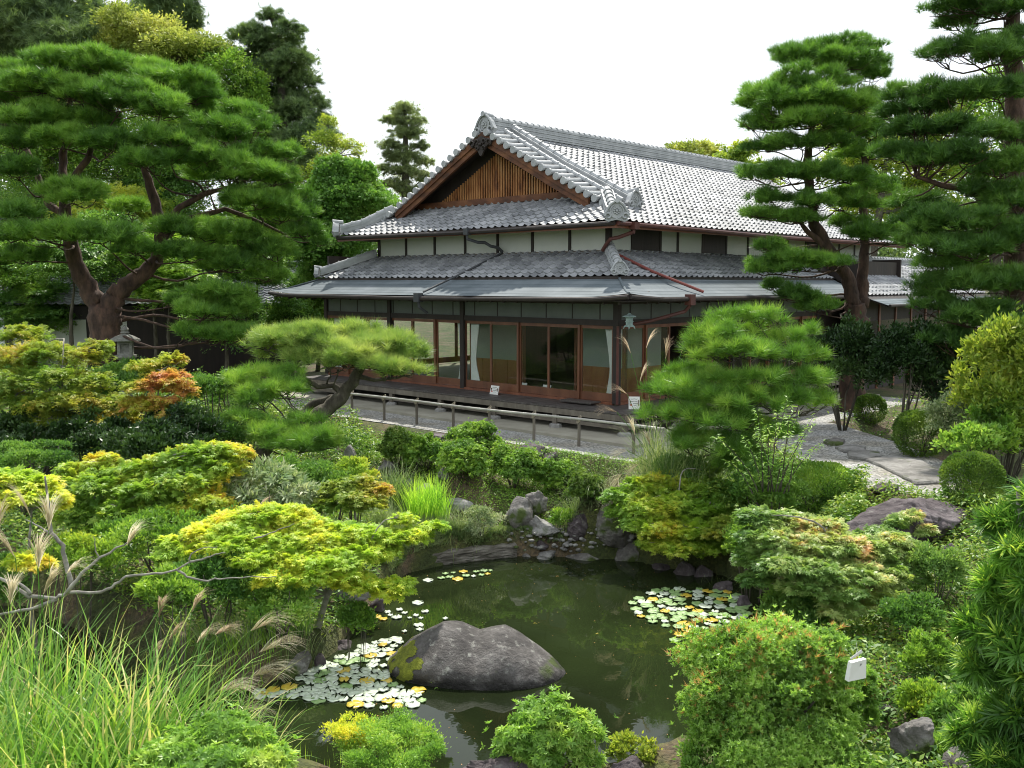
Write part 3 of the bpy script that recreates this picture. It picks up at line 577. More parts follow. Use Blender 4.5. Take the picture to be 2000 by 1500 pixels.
def limb(mb, p, q, r0, r1, sag=0.08, wig=0.06, n=7, segs=6):
    p = np.asarray(p, float); q = np.asarray(q, float); L_ = np.linalg.norm(q-p); P = []
    w1, w2 = rng.normal(size=3)*wig*L_, rng.normal(size=3)*wig*L_*.6
    for i in range(segs+1):
        t = i/segs; P.append(p*(1-t) + q*t + w1*math.sin(math.pi*t) + w2*math.sin(2*math.pi*t) - np.array([0,0,sag*L_])*math.sin(math.pi*t))
    P[0] = p; P[-1] = q
    mb.tube(P, [r0*(1-i/segs)+r1*i/segs for i in range(segs+1)], n); return P
def pine(name, label, trunks, pads, Y0, mat='needle', tuft='tuft', tsize=0.13, dens=95, bark='pinebark', limbr=0.05, lob=0.4, group=None, depthf=0.9, jitter=1.0, nlob=9, ups=0.55, core=True, fat=1.0):
    """trunks: list of polylines of (px,py,dY,radius_m); pads: (px,py,rw,rh,dY)"""
    P0 = at(trunks[0][0][0], trunks[0][0][1], Y0 + trunks[0][0][2])
    e = empty(name, (P0[0], P0[1], h1(P0[0], P0[1])), 0, label, 'pine tree', group)
    mb = MB(); nodes = []
    for tr_ in trunks:
        pts = [at(a, b_, Y0+dy) for a, b_, dy, r_ in tr_]; rad = [t[3] for t in tr_]
        # refine
        PP, RR = [], []
        for i in range(len(pts)-1):
            for k in range(5):
                t = k/5; PP.append(pts[i]*(1-t)+pts[i+1]*t + rng.normal(size=3)*rad[i]*.10*(k > 0)); RR.append((rad[i]*(1-t)+rad[i+1]*t)*rng.uniform(.93,1.08))
        PP.append(pts[-1]); RR.append(rad[-1]); mb.tube(PP, RR, 12)
        for p_, r_ in zip(PP, RR): nodes.append((p_, r_))
    NP = np.array([q[0] for q in nodes]); NR = np.array([q[1] for q in nodes])
    Vs = []
    for (px, py, rw, rh, dy) in pads:
        Y = Y0 + dy*jitter; c = at(px, py, Y); r = np.array([m(rw, Y), m(rw, Y)*depthf, m(rh, Y)*.95*fat])*rng.uniform(.85,1.12)
        # limb
        under = c - np.array([0,0,r[2]*.45]); sc = np.linalg.norm((NP - under)*[1,1,1.0], axis=1) + np.maximum(0, NP[:,2]-under[2])*1.2
        j = int(np.argmin(sc)); r0 = min(NR[j]*.6, limbr*(0.6+np.linalg.norm(NP[j]-under)*.22))
        pl = limb(mb, NP[j], under, r0, max(.012, r0*.35), sag=.05, wig=.07)
        for k in range(7):
            a = 2*math.pi*k/7 + rng.uniform(-.4,.4); q = under + np.array([math.cos(a)*r[0]*.75, math.sin(a)*r[1]*.75, r[2]*rng.uniform(.1,.7)])
            limb(mb, pl[-1 if k % 2 else -2], q, max(.012, r0*.35), .006, sag=.03, wig=.08, n=5, segs=4)
        C, Rr = sublobes([(c, r)], nlob, lob, -0.25); Rr[:,2] = np.maximum(Rr[:,:2].mean(1)*.55, r[2]*.3)
        if core: C = np.vstack([C, (c-[0,0,r[2]*.1])[None]]); Rr = np.vstack([Rr, (r*np.array([.75,.75,.5]))[None]])
        area = math.pi*r[0]*r[1]*2.2 + 3*r[2]*(r[0]+r[1]); n = int(area*dens*LOD)
        P, D, _ = scatter(C, Rr, n, upper=-0.1, fill=.3, stray=.08, gaps=.26, gapw=.5); kz = P[:,2] > c[2]-r[2]*.55; P = P[kz]; D = D[kz]; n = len(P)
        fw = norm(D*.6 + np.array([0,0,ups]) + rng.normal(size=P.shape)*.22)
        Vs.append(foliage(tuft, P, fw, norm(rng.normal(size=P.shape)), tsize*rng.uniform(.75,1.2,n), rnd=np.clip(rng.random()*.3 + rng.random(n)*.8,0,1)))
    mb.build('trunk', M[bark], e, smooth=True, local=False)
    V, F, A = fjoin(Vs); raw_mesh('crown', V, F, M[mat], e, A, local=False)
    return e
def tree(name, label, cat, Y0, base, blobs, mat, kind='leaf', size=0.1, n=20000, bark='darkbark', trunk_r=0.15, lobes=14, frac=0.38, flat=1.0, layers=False, group=None, trunk=None, upper=-0.5, depthf=0.9, fill=.35, gaps=.22, stray=.22, spr=.0, per=26):
    """blobs: (px,py,rw,rh,dY) foliage masses"""
    b0 = at(base[0], base[1], Y0); gz = h1(b0[0], b0[1]); b0[2] = min(b0[2], gz)
    e = empty(name, b0, 0, label, cat, group); mb = MB()
    if trunk: TP = [at(a, b_, Y0+dy) for a, b_, dy, _ in trunk]; TR = [t[3] for t in trunk]
    else:
        top = at(np.mean([q[0] for q in blobs]), min(q[1] for q in blobs)+10, Y0); TP = [b0 + (top-b0)*t + rng.normal(size=3)*trunk_r*.4*(0<t<1) for t in (0,.25,.5,.75,.96)]; TR = [trunk_r*(1-.85*t) for t in (0,.25,.5,.75,.96)]
    mb.tube(TP, TR, 9); NP = np.array([TP[i]*(1-t)+TP[i+1]*t for i in range(len(TP)-1) for t in (0,.33,.66)] + [TP[-1]])
    ells = []
    for (px, py, rw, rh, dy) in blobs:
        c = at(px, py, Y0+dy); r = np.array([m(rw, Y0+dy), m(rw, Y0+dy)*depthf, m(rh, Y0+dy)]); ells.append((c, r))
        sc = np.linalg.norm(NP - c, axis=1) + np.maximum(0, NP[:,2]-c[2]+r[2]*.5)*1.0; j = int(np.argmin(sc)); q0 = NP[j]
        rr = max(.010, trunk_r*.30); pl = limb(mb, q0, c, rr, rr*.35, sag=.0 if not layers else -.04, wig=.07)
        for k in range(5): limb(mb, pl[-2], c + sph(1)[0]*r*.75, rr*.35, .006, sag=0, wig=.08, n=5, segs=4)
    twl = []
    Vs = []; tot = sum(r[0]*r[2]+r[0]*r[1]*.5 for c, r in ells)
    for c, r in ells:
        nn = int(n*LOD*(r[0]*r[2]+r[0]*r[1]*.5)/tot)
        C, Rr = sublobes([(c, r)], lobes, frac, upper); Rr[:,2] *= flat
        P, D, _ = scatter(C, Rr, nn, fill=fill, gaps=gaps, stray=stray, gapw=max(.25, r[0]*.5)); nn = len(P)
        if spr > 0:
            kp = rng.random(nn) > spr; P = P[kp]; D = D[kp]; nn = len(P)
            SP, SF, SU, SA, tw = sprays(c, r*1.06, int(n*LOD*(r[0]*r[2]+r[0]*r[1]*.5)/tot*spr), per, up=.2 if layers else .35, flatz=.3 if layers else .8)
            Vs.append(foliage(kind, SP, SF, norm(SU + rng.normal(size=SP.shape)*(.3 if layers else .6)), size*rng.uniform(.7,1.2,len(SP)), rnd=np.clip(SA*.75+rng.random(len(SP))*.25,0,1)))
            twl.append(tw)
        if layers: fw = norm(D*[1,1,.1] + rng.normal(size=P.shape)*.3 + [0,0,-.25]); up_ = norm(np.array([0,0,1.0]) + rng.normal(size=P.shape)*.38)
        else: fw = norm(D*.7 + [0,0,.1] + rng.normal(size=P.shape)*.5); up_ = norm(D + [0,0,.7] + rng.normal(size=P.shape)*.5)
        Vs.append(foliage(kind, P, fw, up_, size*rng.uniform(.7,1.25,nn)))
    V, F, A = fjoin(Vs); raw_mesh('crown', V, F, M[mat], e, A, local=False)
    for st, en in twl:
        for q in range(0, min(len(st), 16)): mb.tube([st[q], (st[q]+en[q])/2, st[q]*.1+en[q]*.9], [.009, .007, .003], 4)
    mb.build('trunk', M[bark], e, smooth=True, local=False)
    return e
def blades(n, c, spread, length, width, lean=0.35, droop=0.6, bias=(0,0), seg=6, lr=(.6,1.1)):
    """ribbon blades rooted round c (world). returns V,F,A"""
    a = rng.uniform(0, 2*math.pi, n); rr = np.sqrt(rng.random(n))*spread
    bx = c[0] + np.cos(a)*rr; by = c[1] + np.sin(a)*rr; bz = H(np.stack([bx,by],1)) if len(c) < 3 or c[2] is None else np.full(n, c[2])
    az = rng.uniform(0, 2*math.pi, n); hd = np.stack([np.cos(az)+bias[0], np.sin(az)+bias[1]],1); hd /= np.linalg.norm(hd,axis=1,keepdims=True)+1e-6
    ln = length*rng.uniform(*lr, n); l0 = lean*rng.uniform(.1,1.2,n); dr = droop*rng.uniform(.3,1.5,n); sd_ = np.stack([-hd[:,1], hd[:,0]],1)
    V = np.zeros((n, 2*seg+1, 3)); p = np.stack([bx,by,bz-.03],1)
    for i in range(seg+1):
        t = i/seg; w = width*rng.uniform(.9,1.1,n)*(1-t)**.7*(0.6+.4*min(1,t*5))
        if i < seg:
            V[:,2*i,:] = p; V[:,2*i+1,:] = p; V[:,2*i,:2] += sd_*w[:,None]/2; V[:,2*i+1,:2] -= sd_*w[:,None]/2
        else: V[:,2*seg,:] = p
        ang = l0 + dr*t**1.6*1.6; st = ln/seg
        p = p + np.stack([hd[:,0]*np.sin(ang)*st, hd[:,1]*np.sin(ang)*st, np.cos(ang)*st],1)
    F = [(2*i,2*i+1,2*i+3,2*i+2) for i in range(seg-1)]; F3 = [(2*seg-2, 2*seg-1, 2*seg, 2*seg)]
    F = np.array(F); k = 2*seg+1
    Fq = (F[None] + (np.arange(n)*k)[:,None,None]).reshape(-1,4)
    Ft = (np.array([[2*seg-2,2*seg-1,2*seg]])[None] + (np.arange(n)*k)[:,None,None]).reshape(-1,3)
    return V.reshape(-1,3), Fq, Ft, np.repeat(rng.random(n), k)
def grass_clump(name, label, px, py, Y, n, spread, length, width, mat='grass', lean=.35, droop=.6, bias=(0,0), cat='grass clump', group=None, lr=(.6,1.1)):
    if Y is None: q = hit(px, py)
    else: q = at(px, py, Y)
    e = empty(name, (q[0], q[1], h1(q[0], q[1])), 0, label, cat, group)
    V, Fq, Ft, A = blades(n, (q[0], q[1]), spread, length, width, lean, droop, bias, lr=lr)
    raw_mesh('blades', V, [Fq, Ft], M[mat], e, A, local=False); return e
def plume(e, root, tip, d, length, mat='plume', k=34, stalk_r=.004, droop=.8):
    """one pampas flower head: a thin stalk from root to tip, fronds leaving along direction d"""
    root = np.asarray(root, float); tip = np.asarray(tip, float); d = norm(np.asarray(d, float))
    mb = MB(); P = [root*(1-t)+tip*t + np.array([0,0,.12*np.linalg.norm(tip-root)])*math.sin(math.pi*t)*.4 for t in np.linspace(0,1,7)]
    mb.tube(P, stalk_r, 4)
    V = []; F4 = []; A = []
    side = norm(np.cross(d, [0,0,1.0]))
    for j in range(k):
        s = j/k; o_ = tip + d*length*.30*s; az = rng.uniform(-1,1); f = norm(d*1.0 + side*az*.45 + np.array([0,0,rng.uniform(.0,.9)])); L_ = length*rng.uniform(.6,1.0)*(1-.3*s)
        p = o_.copy(); w = .0036; cur = f.copy(); i0 = len(V)
        for q in range(6):
            sd_ = norm(np.cross(cur, [0.3,0.2,1.0])); ww = w*(1-q/6.5); V += [p + sd_*ww, p - sd_*ww]
            if q < 5: F4.append((i0+2*q, i0+2*q+1, i0+2*q+3, i0+2*q+2))
            p = p + cur*L_/5; cur = norm(cur + np.array([0,0,-.24*droop*(1+q*.30)]))
        A += [rng.random()]*12
    mb.build('stalk', M['grass'], e, local=False)
    raw_mesh('plume', np.array(V), [np.array(F4)], M[mat], e, A, local=False)
# ------------------------------------------------------------------ the house (local x = b, y = a)
house = empty('japanese_house', B(0,0,0), BR, 'large wooden Japanese house with grey tiled hip-and-gable roof behind the pond', 'house')
def tilesurf(name, p0, sd, td, T, smin, smax, mat, parent, ps=0.27, pt=0.245, wave=0.045, lip=0.045, corners=True, upt=0.07, sag=0.0, spw=8, flat=False, dz=0.0):
    p0 = np.array(p0, float); sd = np.array(sd, float); td = norm(np.array(td, float)); nn = np.cross(sd, td)
    smi = min(smin(0), smin(T)); sma = max(smax(0), smax(T)); rows = int(math.ceil(T/pt)); ts = []; hs = []; rid = []
    for i in range(rows):
        a, b_ = i*pt, min((i+1)*pt, T); ts += [a, a+1e-4, b_-1e-4] if False else [a, b_]; hs += [lip, 0.0]; rid += [i, i]
    ts = np.array(ts); hs = np.array(hs); rid = np.array(rid)
    st = ps/spw if not flat else 0.25; S = np.arange(math.floor(smi/ps)*ps, sma+ps, st)
    SS, TT = np.meshgrid(S, ts); HH = np.repeat(hs[:,None], len(S), 1); RI = np.repeat(rid[:,None], len(S), 1)
    lo = np.array([smin(t) for t in ts])[:,None]; hi = np.array([smax(t) for t in ts])[:,None]
    SC_ = np.clip(SS, lo, hi)
    if flat: wv = 0*SC_; col = np.floor((SC_ + (RI % 2)*.5)/1.0)
    else:
        f = (SC_/ps) % 1.0; x = np.where(f > .5, f-1, f)
        wv = np.where(np.abs(x) < .24, wave*np.cos(math.pi*x/.48)**1.5, -wave*.30*np.sin(math.pi*(np.abs(x)-.24)/.26*.5)); col = np.floor(SC_/ps)
    rj = (np.abs(np.sin(col*7.77 + RI*3.31)*9173.13)) % 1.0
    h = wv + HH + dz + (0 if flat else (rj-.5)*.016)
    P = p0 + SC_[...,None]*sd + TT[...,None]*td + h[...,None]*nn
    P[...,2] -= sag*np.sin(math.pi*TT/T)
    if corners:
        e0, e1 = smin(0), smax(0)
        ds = SC_ - e0 if corners in (True, 'lo') else 9+0*SC_; de = e1 - SC_ if corners in (True, 'hi') else 9+0*SC_
        dd = np.minimum(ds, de); P[...,2] += upt*np.clip(1-dd/1.6, 0, 1)**2*np.clip(1-TT/T, 0, 1)
    rn = (np.abs(np.sin(col*12.9898 + RI*78.233)*43758.5453)) % 1.0
    nr, nc = SS.shape; ii = (np.arange(nr-1)[:,None]*nc + np.arange(nc-1)[None,:]); a_ = SC_[:-1,:-1]; b2 = SC_[:-1,1:]; c_ = SC_[1:,:-1]; d_ = SC_[1:,1:]
    ok = ((b2-a_) > 1e-5) | ((d_-c_) > 1e-5); i0 = ii[ok]
    # rows keep their own vertices; the step faces between rows get separate ones so that edges stay crisp
    Q = P.reshape(-1,3); R_ = rn.ravel(); row = i0 // nc; step = (row % 2) == 1
    a = i0[~step]; b = i0[step]; off = len(Q)
    F = np.concatenate([np.stack([a, a+1, a+nc+1, a+nc],1), np.stack([b, b+1, b+nc+1, b+nc],1) + off])
    return raw_mesh(name, np.vstack([Q, Q]), [F], mat, parent, np.concatenate([R_, R_]), smooth=not flat)
SL = 0.52
def V3(*a): return np.array(a, float)
def pitch_td(dx, dy, s): return norm(V3(dx, dy, s))
c0 = 1/math.sqrt(1+SL*SL)
BE = 18.5
# upper roof
T_main = 5.55/c0
def bmin(t): a = t*c0; return a if a < 1.05 else 1.05
roof = tilesurf('upper_roof', (0.3,0.3,5.0), (1,0,0), (0,1,SL), T_main, bmin, lambda t: BE-.3-bmin(t), M['tile'], house, sag=.07)
tilesurf('rear_roof', (0.3,11.4,5.0), (-1,0,0), (0,-1,SL), T_main, lambda t: -(BE-.3-bmin(t)), lambda t: -bmin(t), M['tile'], house, sag=.07, spw=4)
T_sk = 1.65/c0
tilesurf('gable_skirt_roof', (0.3,0.3,5.0), (0,-1,0), (1,0,SL), T_sk, lambda t: -(11.1-t*c0), lambda t: -t*c0, M['tile'], house)
# ridge work
def ridgebox(mb, P, w, h, layers=4, cover=.085, lift=0.0):
    P = [np.array(p, float) for p in P]
    for i in range(layers):
        z0 = h*i/layers; ww = w*(1 - .12*i/layers) + (.03 if i % 2 else 0)
        for p, q in zip(P[:-1], P[1:]): mb.beam(p+[0,0,z0+h/layers/2+lift], q+[0,0,z0+h/layers/2+lift], ww, h/layers*.86)
        for p, q in zip(P[:-1], P[1:]): mb.beam(p+[0,0,z0+h/layers/2+lift], q+[0,0,z0+h/layers/2+lift], ww-.06, h/layers)
    for p, q in zip(P[:-1], P[1:]):
        L_ = np.linalg.norm(q-p); n = max(2, int(L_/.27)); 
        for k in range(n):
            a = p+(q-p)*(k/n); b = p+(q-p)*((k+.97)/n); mb.tube([a+[0,0,h+lift], b+[0,0,h+lift]], [cover, cover*.93], 10)
            mb.tube([a+[0,0,h+lift], a+(b-a)*.14+[0,0,h+lift]], [cover*1.2, cover*1.2], 10)
def endtile(mb, c, out, s=0.3):
    """ogre-tile end ornament: a shield with a rolled rim, curls and a boss"""
    c = np.array(c, float); o = norm(np.array(out, float)); sd_ = norm(np.cross([0,0,1.0], o)); up = V3(0,0,1)
    prof = [(-.75,-.55),(-.95,-.2),(-.78,.05),(-.62,.35),(-.4,.62),(-.15,.78),(0,.86),(.15,.78),(.4,.62),(.62,.35),(.78,.05),(.95,-.2),(.75,-.55),(.3,-.62),(0,-.5),(-.3,-.62)]
    f = [c + sd_*x*s + up*y*s + o*.12*s for x, y in prof]; bk = [c + sd_*x*s*.9 + up*y*s*.9 - o*.35*s for x, y in prof]; n = len(prof)
    mb.add(f+bk, [tuple(range(n)), tuple(range(2*n-1, n-1, -1))] + [(i, n+i, n+(i+1)%n, (i+1)%n) for i in range(n)])
    mb.tube([q+o*.04*s for q in f[1:12]], [.09*s]*11, 6)
    for sx in (-1,1):
        sp_ = [c + sd_*sx*s*(.62 + .26*math.cos(t)*(1-t/9)) + up*s*(-.28 + .26*math.sin(t)*(1-t/9)) + o*.2*s for t in np.linspace(0,5.5,10)]
        mb.tube(sp_, [.085*s]*10, 6)
    for k in range(8):
        t = k*math.pi/4; q = c + up*(.12+.20*math.sin(t))*s + sd_*.20*math.cos(t)*s; mb.tube([q+o*.05*s, q+o*.2*s], [.12*s,.07*s], 7)
    mb.tube([c+up*.12*s+o*.05*s, c+up*.12*s+o*.26*s], [.13*s,.09*s], 8)
    for sx in (-1,1):
        mb.tube([c+sd_*sx*s*x+up*s*y+o*.14*s for x, y in ((.1,-.42),(.3,-.34),(.45,-.12),(.5,.15),(.38,.38),(.2,.5))], [.05*s,.07*s,.075*s,.07*s,.06*s,.04*s], 6)
        mb.tube([c+sd_*sx*s*x+up*s*y+o*.1*s for x, y in ((.0,-.5),(.3,-.52),(.6,-.62),(.9,-.5))], [.06*s,.08*s,.09*s,.04*s], 6)
    mb.tube([c+up*.78*s-o*.7*s, c+up*.86*s+o*.32*s], [.17*s,.19*s], 10)
zr = 5.0 + SL*5.55
mb = MB(); ridgebox(mb, [(1.5,5.85,zr-.02),(17.3,5.85,zr-.02)], .34, .36, 6, .095)
mr = mb.build('main_ridge', M['tileridge'], house); 
mb = MB(); endtile(mb, (1.42,5.85,zr+.12), (-1,0,0), .40); mb.build('ridge_ornament', M['tileridge'], mr, smooth=False)
mb = MB(); endtile(mb, (17.4,5.85,zr+.12), (1,0,0), .40); mb.build('ridge_ornament', M['tileridge'], mr)
def za(a): return 5.0 + SL*(a-.3)
for sgn in (0, 1):
    A_ = (lambda a: a) if sgn == 0 else (lambda a: 11.7-a)
    # descending ridge parallel to the verge
    mb = MB(); ridgebox(mb, [(2.45,A_(5.7),za(5.7)-.03),(2.45,A_(3.6),za(3.6)-.10),(2.45,A_(1.45),za(1.45)-.04)], .32, .30, 6, .095)
    r_ = mb.build('descending_ridge', M['tileridge'], house)
    mb = MB(); endtile(mb, (2.45,A_(1.32),za(1.32)+.17), (0,-1 if sgn == 0 else 1,0), .33); mb.build('ridge_ornament', M['tileridge'], r_)
    # verge: rows of round tiles lying across the edge
    mb = MB()
    for k in range(17):
        a = 5.62 - k*.262; 
        if a < 1.35: break
        z = za(a) + .055 - .07*math.sin(math.pi*min(1,(a-.3)/5.55)); y = A_(a)
        mb.tube([(1.22,y,z-.02),(1.55,y,z+.0),(2.05,y,z+.05)], [.078,.078,.07], 10)
        mb.tube([(1.19,y,z-.02),(1.26,y,z-.02)], [.10,.10], 12)
    P = [(1.98,A_(5.6),za(5.6)+.12),(1.98,A_(3.6),za(3.6)+.05),(1.98,A_(1.35),za(1.35)+.10)]
    ridgebox(mb, P, .14, .04, 1, .07)
    mb.build('verge_tiles', M['tileridge'], house)
    # hip ridge
    mb = MB(); ridgebox(mb, [(.36,A_(.36),5.06),(.85,A_(.85),5.23),(1.55,A_(1.55),za(1.55)+.06)], .32, .24, 4, .11)
    r_ = mb.build('hip_ridge', M['tileridge'], house); mb = MB(); endtile(mb, (.24,A_(.24),5.22), (-1,-1 if sgn == 0 else 1,0), .33); mb.build('ridge_ornament', M['tileridge'], r_)
    # lower hip ridge
    mb = MB(); ridgebox(mb, [(-.12,A_(-.12),3.77),(.5,A_(.5),4.05),(1.15,A_(1.15),4.37)], .27, .17, 3, .10)
    r_ = mb.build('hip_ridge', M['tileridge'], house); mb = MB(); endtile(mb, (-.22,A_(-.22),3.86), (-1,-1 if sgn == 0 else 1,0), .23); mb.build('ridge_ornament', M['tileridge'], r_)
# gable
def gtri(b_, drop, inset=0.0):
    return
mb = MB()
for sg in (0,1):
    A_ = (lambda a: a) if sg == 0 else (lambda a: 11.7-a)
    for (t0, t1, hh, x0, x1) in ((0.05,.20,0,1.27,1.36),(.19,.36,0,1.31,1.40)):
        q = []
        for a in (1.95, 3.2, 4.5, 5.85):
            z = za(a) - .07*math.sin(math.pi*(a-.3)/5.55); q.append((a, z-t0, z-t1 - (.05 if a > 5 else 0)))
        V = []; F = []
        for a, zt, zb in q:
            y = A_(a); V += [(x0,y,zt),(x1,y,zt),(x1,y,zb),(x0,y,zb)]
        for i in range(3): 
            for k in range(4): F.append((4*i+k, 4*i+(k+1)%4, 4*i+4+(k+1)%4, 4*i+4+k))
        F += [(0,1,2,3),(12,13,14,15)]; mb.add(V, F)
mb.build('bargeboard', M['barge'], house)
mb = MB(); 
zt = za(5.85)-.12
mb.add([(1.95,2.2,5.84),(1.95,9.5,5.84),(1.95,9.5,6.0),(1.95,5.85,zt),(1.95,2.2,6.0)], [(0,1,2,3,4)])
gw = mb.build('gable_wall', M['darkwood'], house)
mb = MB(); 
for k in range(58):
    a = 2.95 + k*.1005; top = za(min(a, 11.7-a)) - .60
    if top > 6.06: mb.box((1.90,a,6.02),(1.94,a+.05+.012*math.sin(k*7),top))
mb.build('lattice', M['gablewood'], gw)
mb = MB(); mb.box((1.80,2.35,5.84),(1.93,9.35,6.02)); mb.build('gable_beam', M['barge'], house)
mb = MB()
pend = [(0,.32),(.18,.24),(.36,.20),(.52,.06),(.44,-.06),(.30,-.03),(.22,-.14),(.13,-.22),(.07,-.34),(0,-.40)]
prf = pend + [(-x,y) for x, y in pend[-2:0:-1]]
f = [(1.22,5.85+x*.85,zt-.30+y*.8) for x, y in prf]; bk = [(1.28,5.85+x*.85,zt-.30+y*.8) for x, y in prf]; n = len(prf)
mb.add(f+bk, [tuple(range(n)), tuple(range(2*n-1,n-1,-1))]+[(i,n+i,n+(i+1)%n,(i+1)%n) for i in range(n)])
for sx in (-1,1):
    for cx, cy, r_ in ((.32,.05,.11),(.13,.10,.09),(.12,-.12,.07)):
        mb.tube([(1.20,5.85+sx*(cx+r_*math.cos(t)*(1-t/8)),zt-.30+cy*.8+r_*math.sin(t)*(1-t/8)) for t in np.linspace(0,5.5,9)], .025, 5)
mb.lathe([(0,-.05),(.06,-.03),(.07,0),(.06,.03),(0,.05)], (1.2,5.85,zt-.29), 6)
mb.build('gable_pendant', M['darkwood'], house)
# soffits (boards under the tiles)
mb = MB()
def slab(mb, pts, th=.03):
    n = len(pts); V = [tuple(p) for p in pts] + [(p[0],p[1],p[2]-th) for p in pts]
    mb.add(V, [tuple(range(n)), tuple(range(2*n-1,n-1,-1))]+[(i,n+i,n+(i+1)%n,(i+1)%n) for i in range(n)])
d=.07
slab(mb, [(.3,.3,5-d),(BE,.3,5-d),(BE-1.05,1.35,5.546-d),(BE-1.05,5.85,zr-d-.1),(1.35,5.85,zr-d-.1),(1.35,3.6,za(3.6)-d-.08),(1.35,1.35,5.546-d)])
slab(mb, [(.3,11.4,5-d),(.3,.3,5-d),(1.9,1.9,5.83-d),(1.9,9.8,5.83-d)])
slab(mb, [(1.35,10.35,5.546-d),(1.35,5.85,zr-d-.1),(BE-1.05,5.85,zr-d-.1),(BE-1.05,10.35,5.546-d),(BE,11.4,5-d),(.3,11.4,5-d)])
slab(mb, [(-.16,-.16,3.62-d),(-.16,11.86,3.62-d),(1.15,10.55,4.30-d),(1.15,1.15,4.30-d)])
slab(mb, [(-.16,-.16,3.62-d),(11.3,-.16,3.62-d),(11.3,1.15,4.30-d),(1.15,1.15,4.30-d)])
mb.box((.30,.285,4.90),(BE-.3,.315,5.03)); mb.box((.285,.315,4.90),(.315,11.4,5.03)); mb.box((-.215,-.185,3.53),(-.185,11.88,3.685)); mb.box((-.185,-.215,3.53),(11.3,-.185,3.685))
mb.build('eave_soffit', M['darkwood'], house)
mb = MB(); slab(mb, [(17.4,1.4,5.5),(17.4,5.85,zr-.1),(17.4,10.3,5.5)], .02); mb.build('far_gable', M['darkwood'], house)
# lower roof: tiles and copper skirt
SL2 = 0.515; c2 = 1/math.sqrt(1+SL2*SL2); TL = 1.36/c2
def lo_b(t): return t*c2 - .2
tilesurf('lower_roof', (-.2,0,3.655), (0,-1,0), (1,0,SL2), TL, lambda t: -(11.7-lo_b(t)), lambda t: -lo_b(t), M['tile'], house, ps=.262, pt=.235, upt=.03)
tilesurf('lower_roof', (0,-.2,3.655), (1,0,0), (0,1,SL2), TL, lambda t: lo_b(t), lambda t: 11.4, M['tile'], house, ps=.262, pt=.235, upt=.03, corners='lo')
SC3 = .40; c3 = 1/math.sqrt(1+SC3*SC3); TC = 1.10/c3
def co_b(t): return t*c3 - 1.27
tilesurf('copper_eave', (-1.27,0,3.20), (0,-1,0), (1,0,SC3), TC, lambda t: -(11.7-co_b(t)), lambda t: -co_b(t), M['copper'], house, pt=.21, lip=.004, flat=True, upt=.10, sag=.03)
tilesurf('copper_eave', (0,-1.27,3.20), (1,0,0), (0,1,SC3), TC, lambda t: co_b(t), lambda t: 11.4, M['copper'], house, pt=.21, lip=.004, flat=True, upt=.10, sag=.03, corners='lo')
mb = MB(); 
mb.tube([(-1.22,-1.22,3.30),(-.9,-.9,3.36),(-.2,-.2,3.64)], [.035,.03,.03], 8)
mb.tube([(-1.22,12.92,3.30),(-.9,12.6,3.36),(-.2,11.9,3.64)], [.035,.03,.03], 8)
mb.build('copper_hip_roll', M['copper'], house)
mb = MB(); slab(mb, [(-1.2,-1.2,3.13),(-1.2,12.9,3.13),(0,11.7,3.40),(0,0,3.40)]); slab(mb, [(-1.2,-1.2,3.13),(11.4,-1.2,3.13),(11.4,0,3.40),(0,0,3.40)])
for k in range(30):
    a = -.9 + k*.45; mb.beam((-1.15,a,3.07),(.0,a,3.30),.05,.07)
for k in range(26):
    b_ = -.4 + k*.45; mb.beam((b_,-1.15,3.07),(b_,0,3.30),.05,.07)
mb.build('rafters', M['darkwood'], house)
def gutter(pts, mat, r=.055):
    mb = MB(); mb.tube(pts, r, 8); mb.build('gutter', mat, house)
gutter([(.22,.28,4.97),(.20,5.8,4.93),(.22,11.4,4.97)], M['darkwood']); gutter([(.28,.22,4.97),(9,.20,4.92),(BE,.20,4.96)], M['redpipe'])
gutter([(-1.33,-1.30,3.22),(-1.33,-.3,3.15),(-1.33,5.8,3.11),(-1.33,12,3.15),(-1.33,12.97,3.22)], M['darkwood']); gutter([(-1.30,-1.33,3.22),(0,-1.33,3.15),(11.3,-1.33,3.10)], M['darkwood'])
# fascia beneath upper eave
mb = MB(); mb.box((.27,.27,4.86),(.33,11.43,4.95)); mb.box((.33,.27,4.86),(BE,.33,4.95)); mb.build('fascia', M['redwood'], house)
# upper storey band
mb = MB(); mb.box((1.20,1.2,4.25),(1.26,10.5,5.2)); mb.box((1.26,1.20,4.25),(BE-1,1.26,5.2)); mb.box((BE-1,1.2,4.25),(BE-.94,10.5,5.2)); mb.box((1.26,10.44,4.25),(BE-1,10.5,5.2))
mb.build('upper_wall', M['plaster'], house)
for i in range(8):
    a = 1.2 + i*9.3/7; mb = MB(); w = .085 if i else .0
    if i: mb.box((1.17,a-w if i < 7 else a-.10,4.36),(1.198,a if i < 7 else a+.02,5.1)); mb.build('upper_post', M['darkwood'], house)
mb = MB(); mb.box((1.14,1.14,4.3),(1.27,1.27,5.15)); mb.build('upper_post', M['darkwood'], house)
for k, b_ in enumerate([2.15,3.45,4.3,5.6,6.9,8.2,9.5,10.8,12.1,13.4,14.7,16.0]):
    mb = MB(); mb.box((b_,1.17,4.36),(b_+.09,1.198,5.1)); mb.build('upper_post', M['darkwood'], house)
for b0, b1 in ((2.26,3.43),(5.71,6.88),(9.61,10.78),(12.21,13.38)):
    mb = MB(); mb.box((b0,1.175,4.40),(b1,1.19,5.0)); mb.build('upper_shutter', M['darkwood'], house)
mb = MB(); mb.box((1.10,1.10,4.30),(1.199,10.6,4.37)); mb.box((1.199,1.10,4.30),(BE-.9,1.199,4.37)); mb.build('upper_sill', M['greywood'], house)
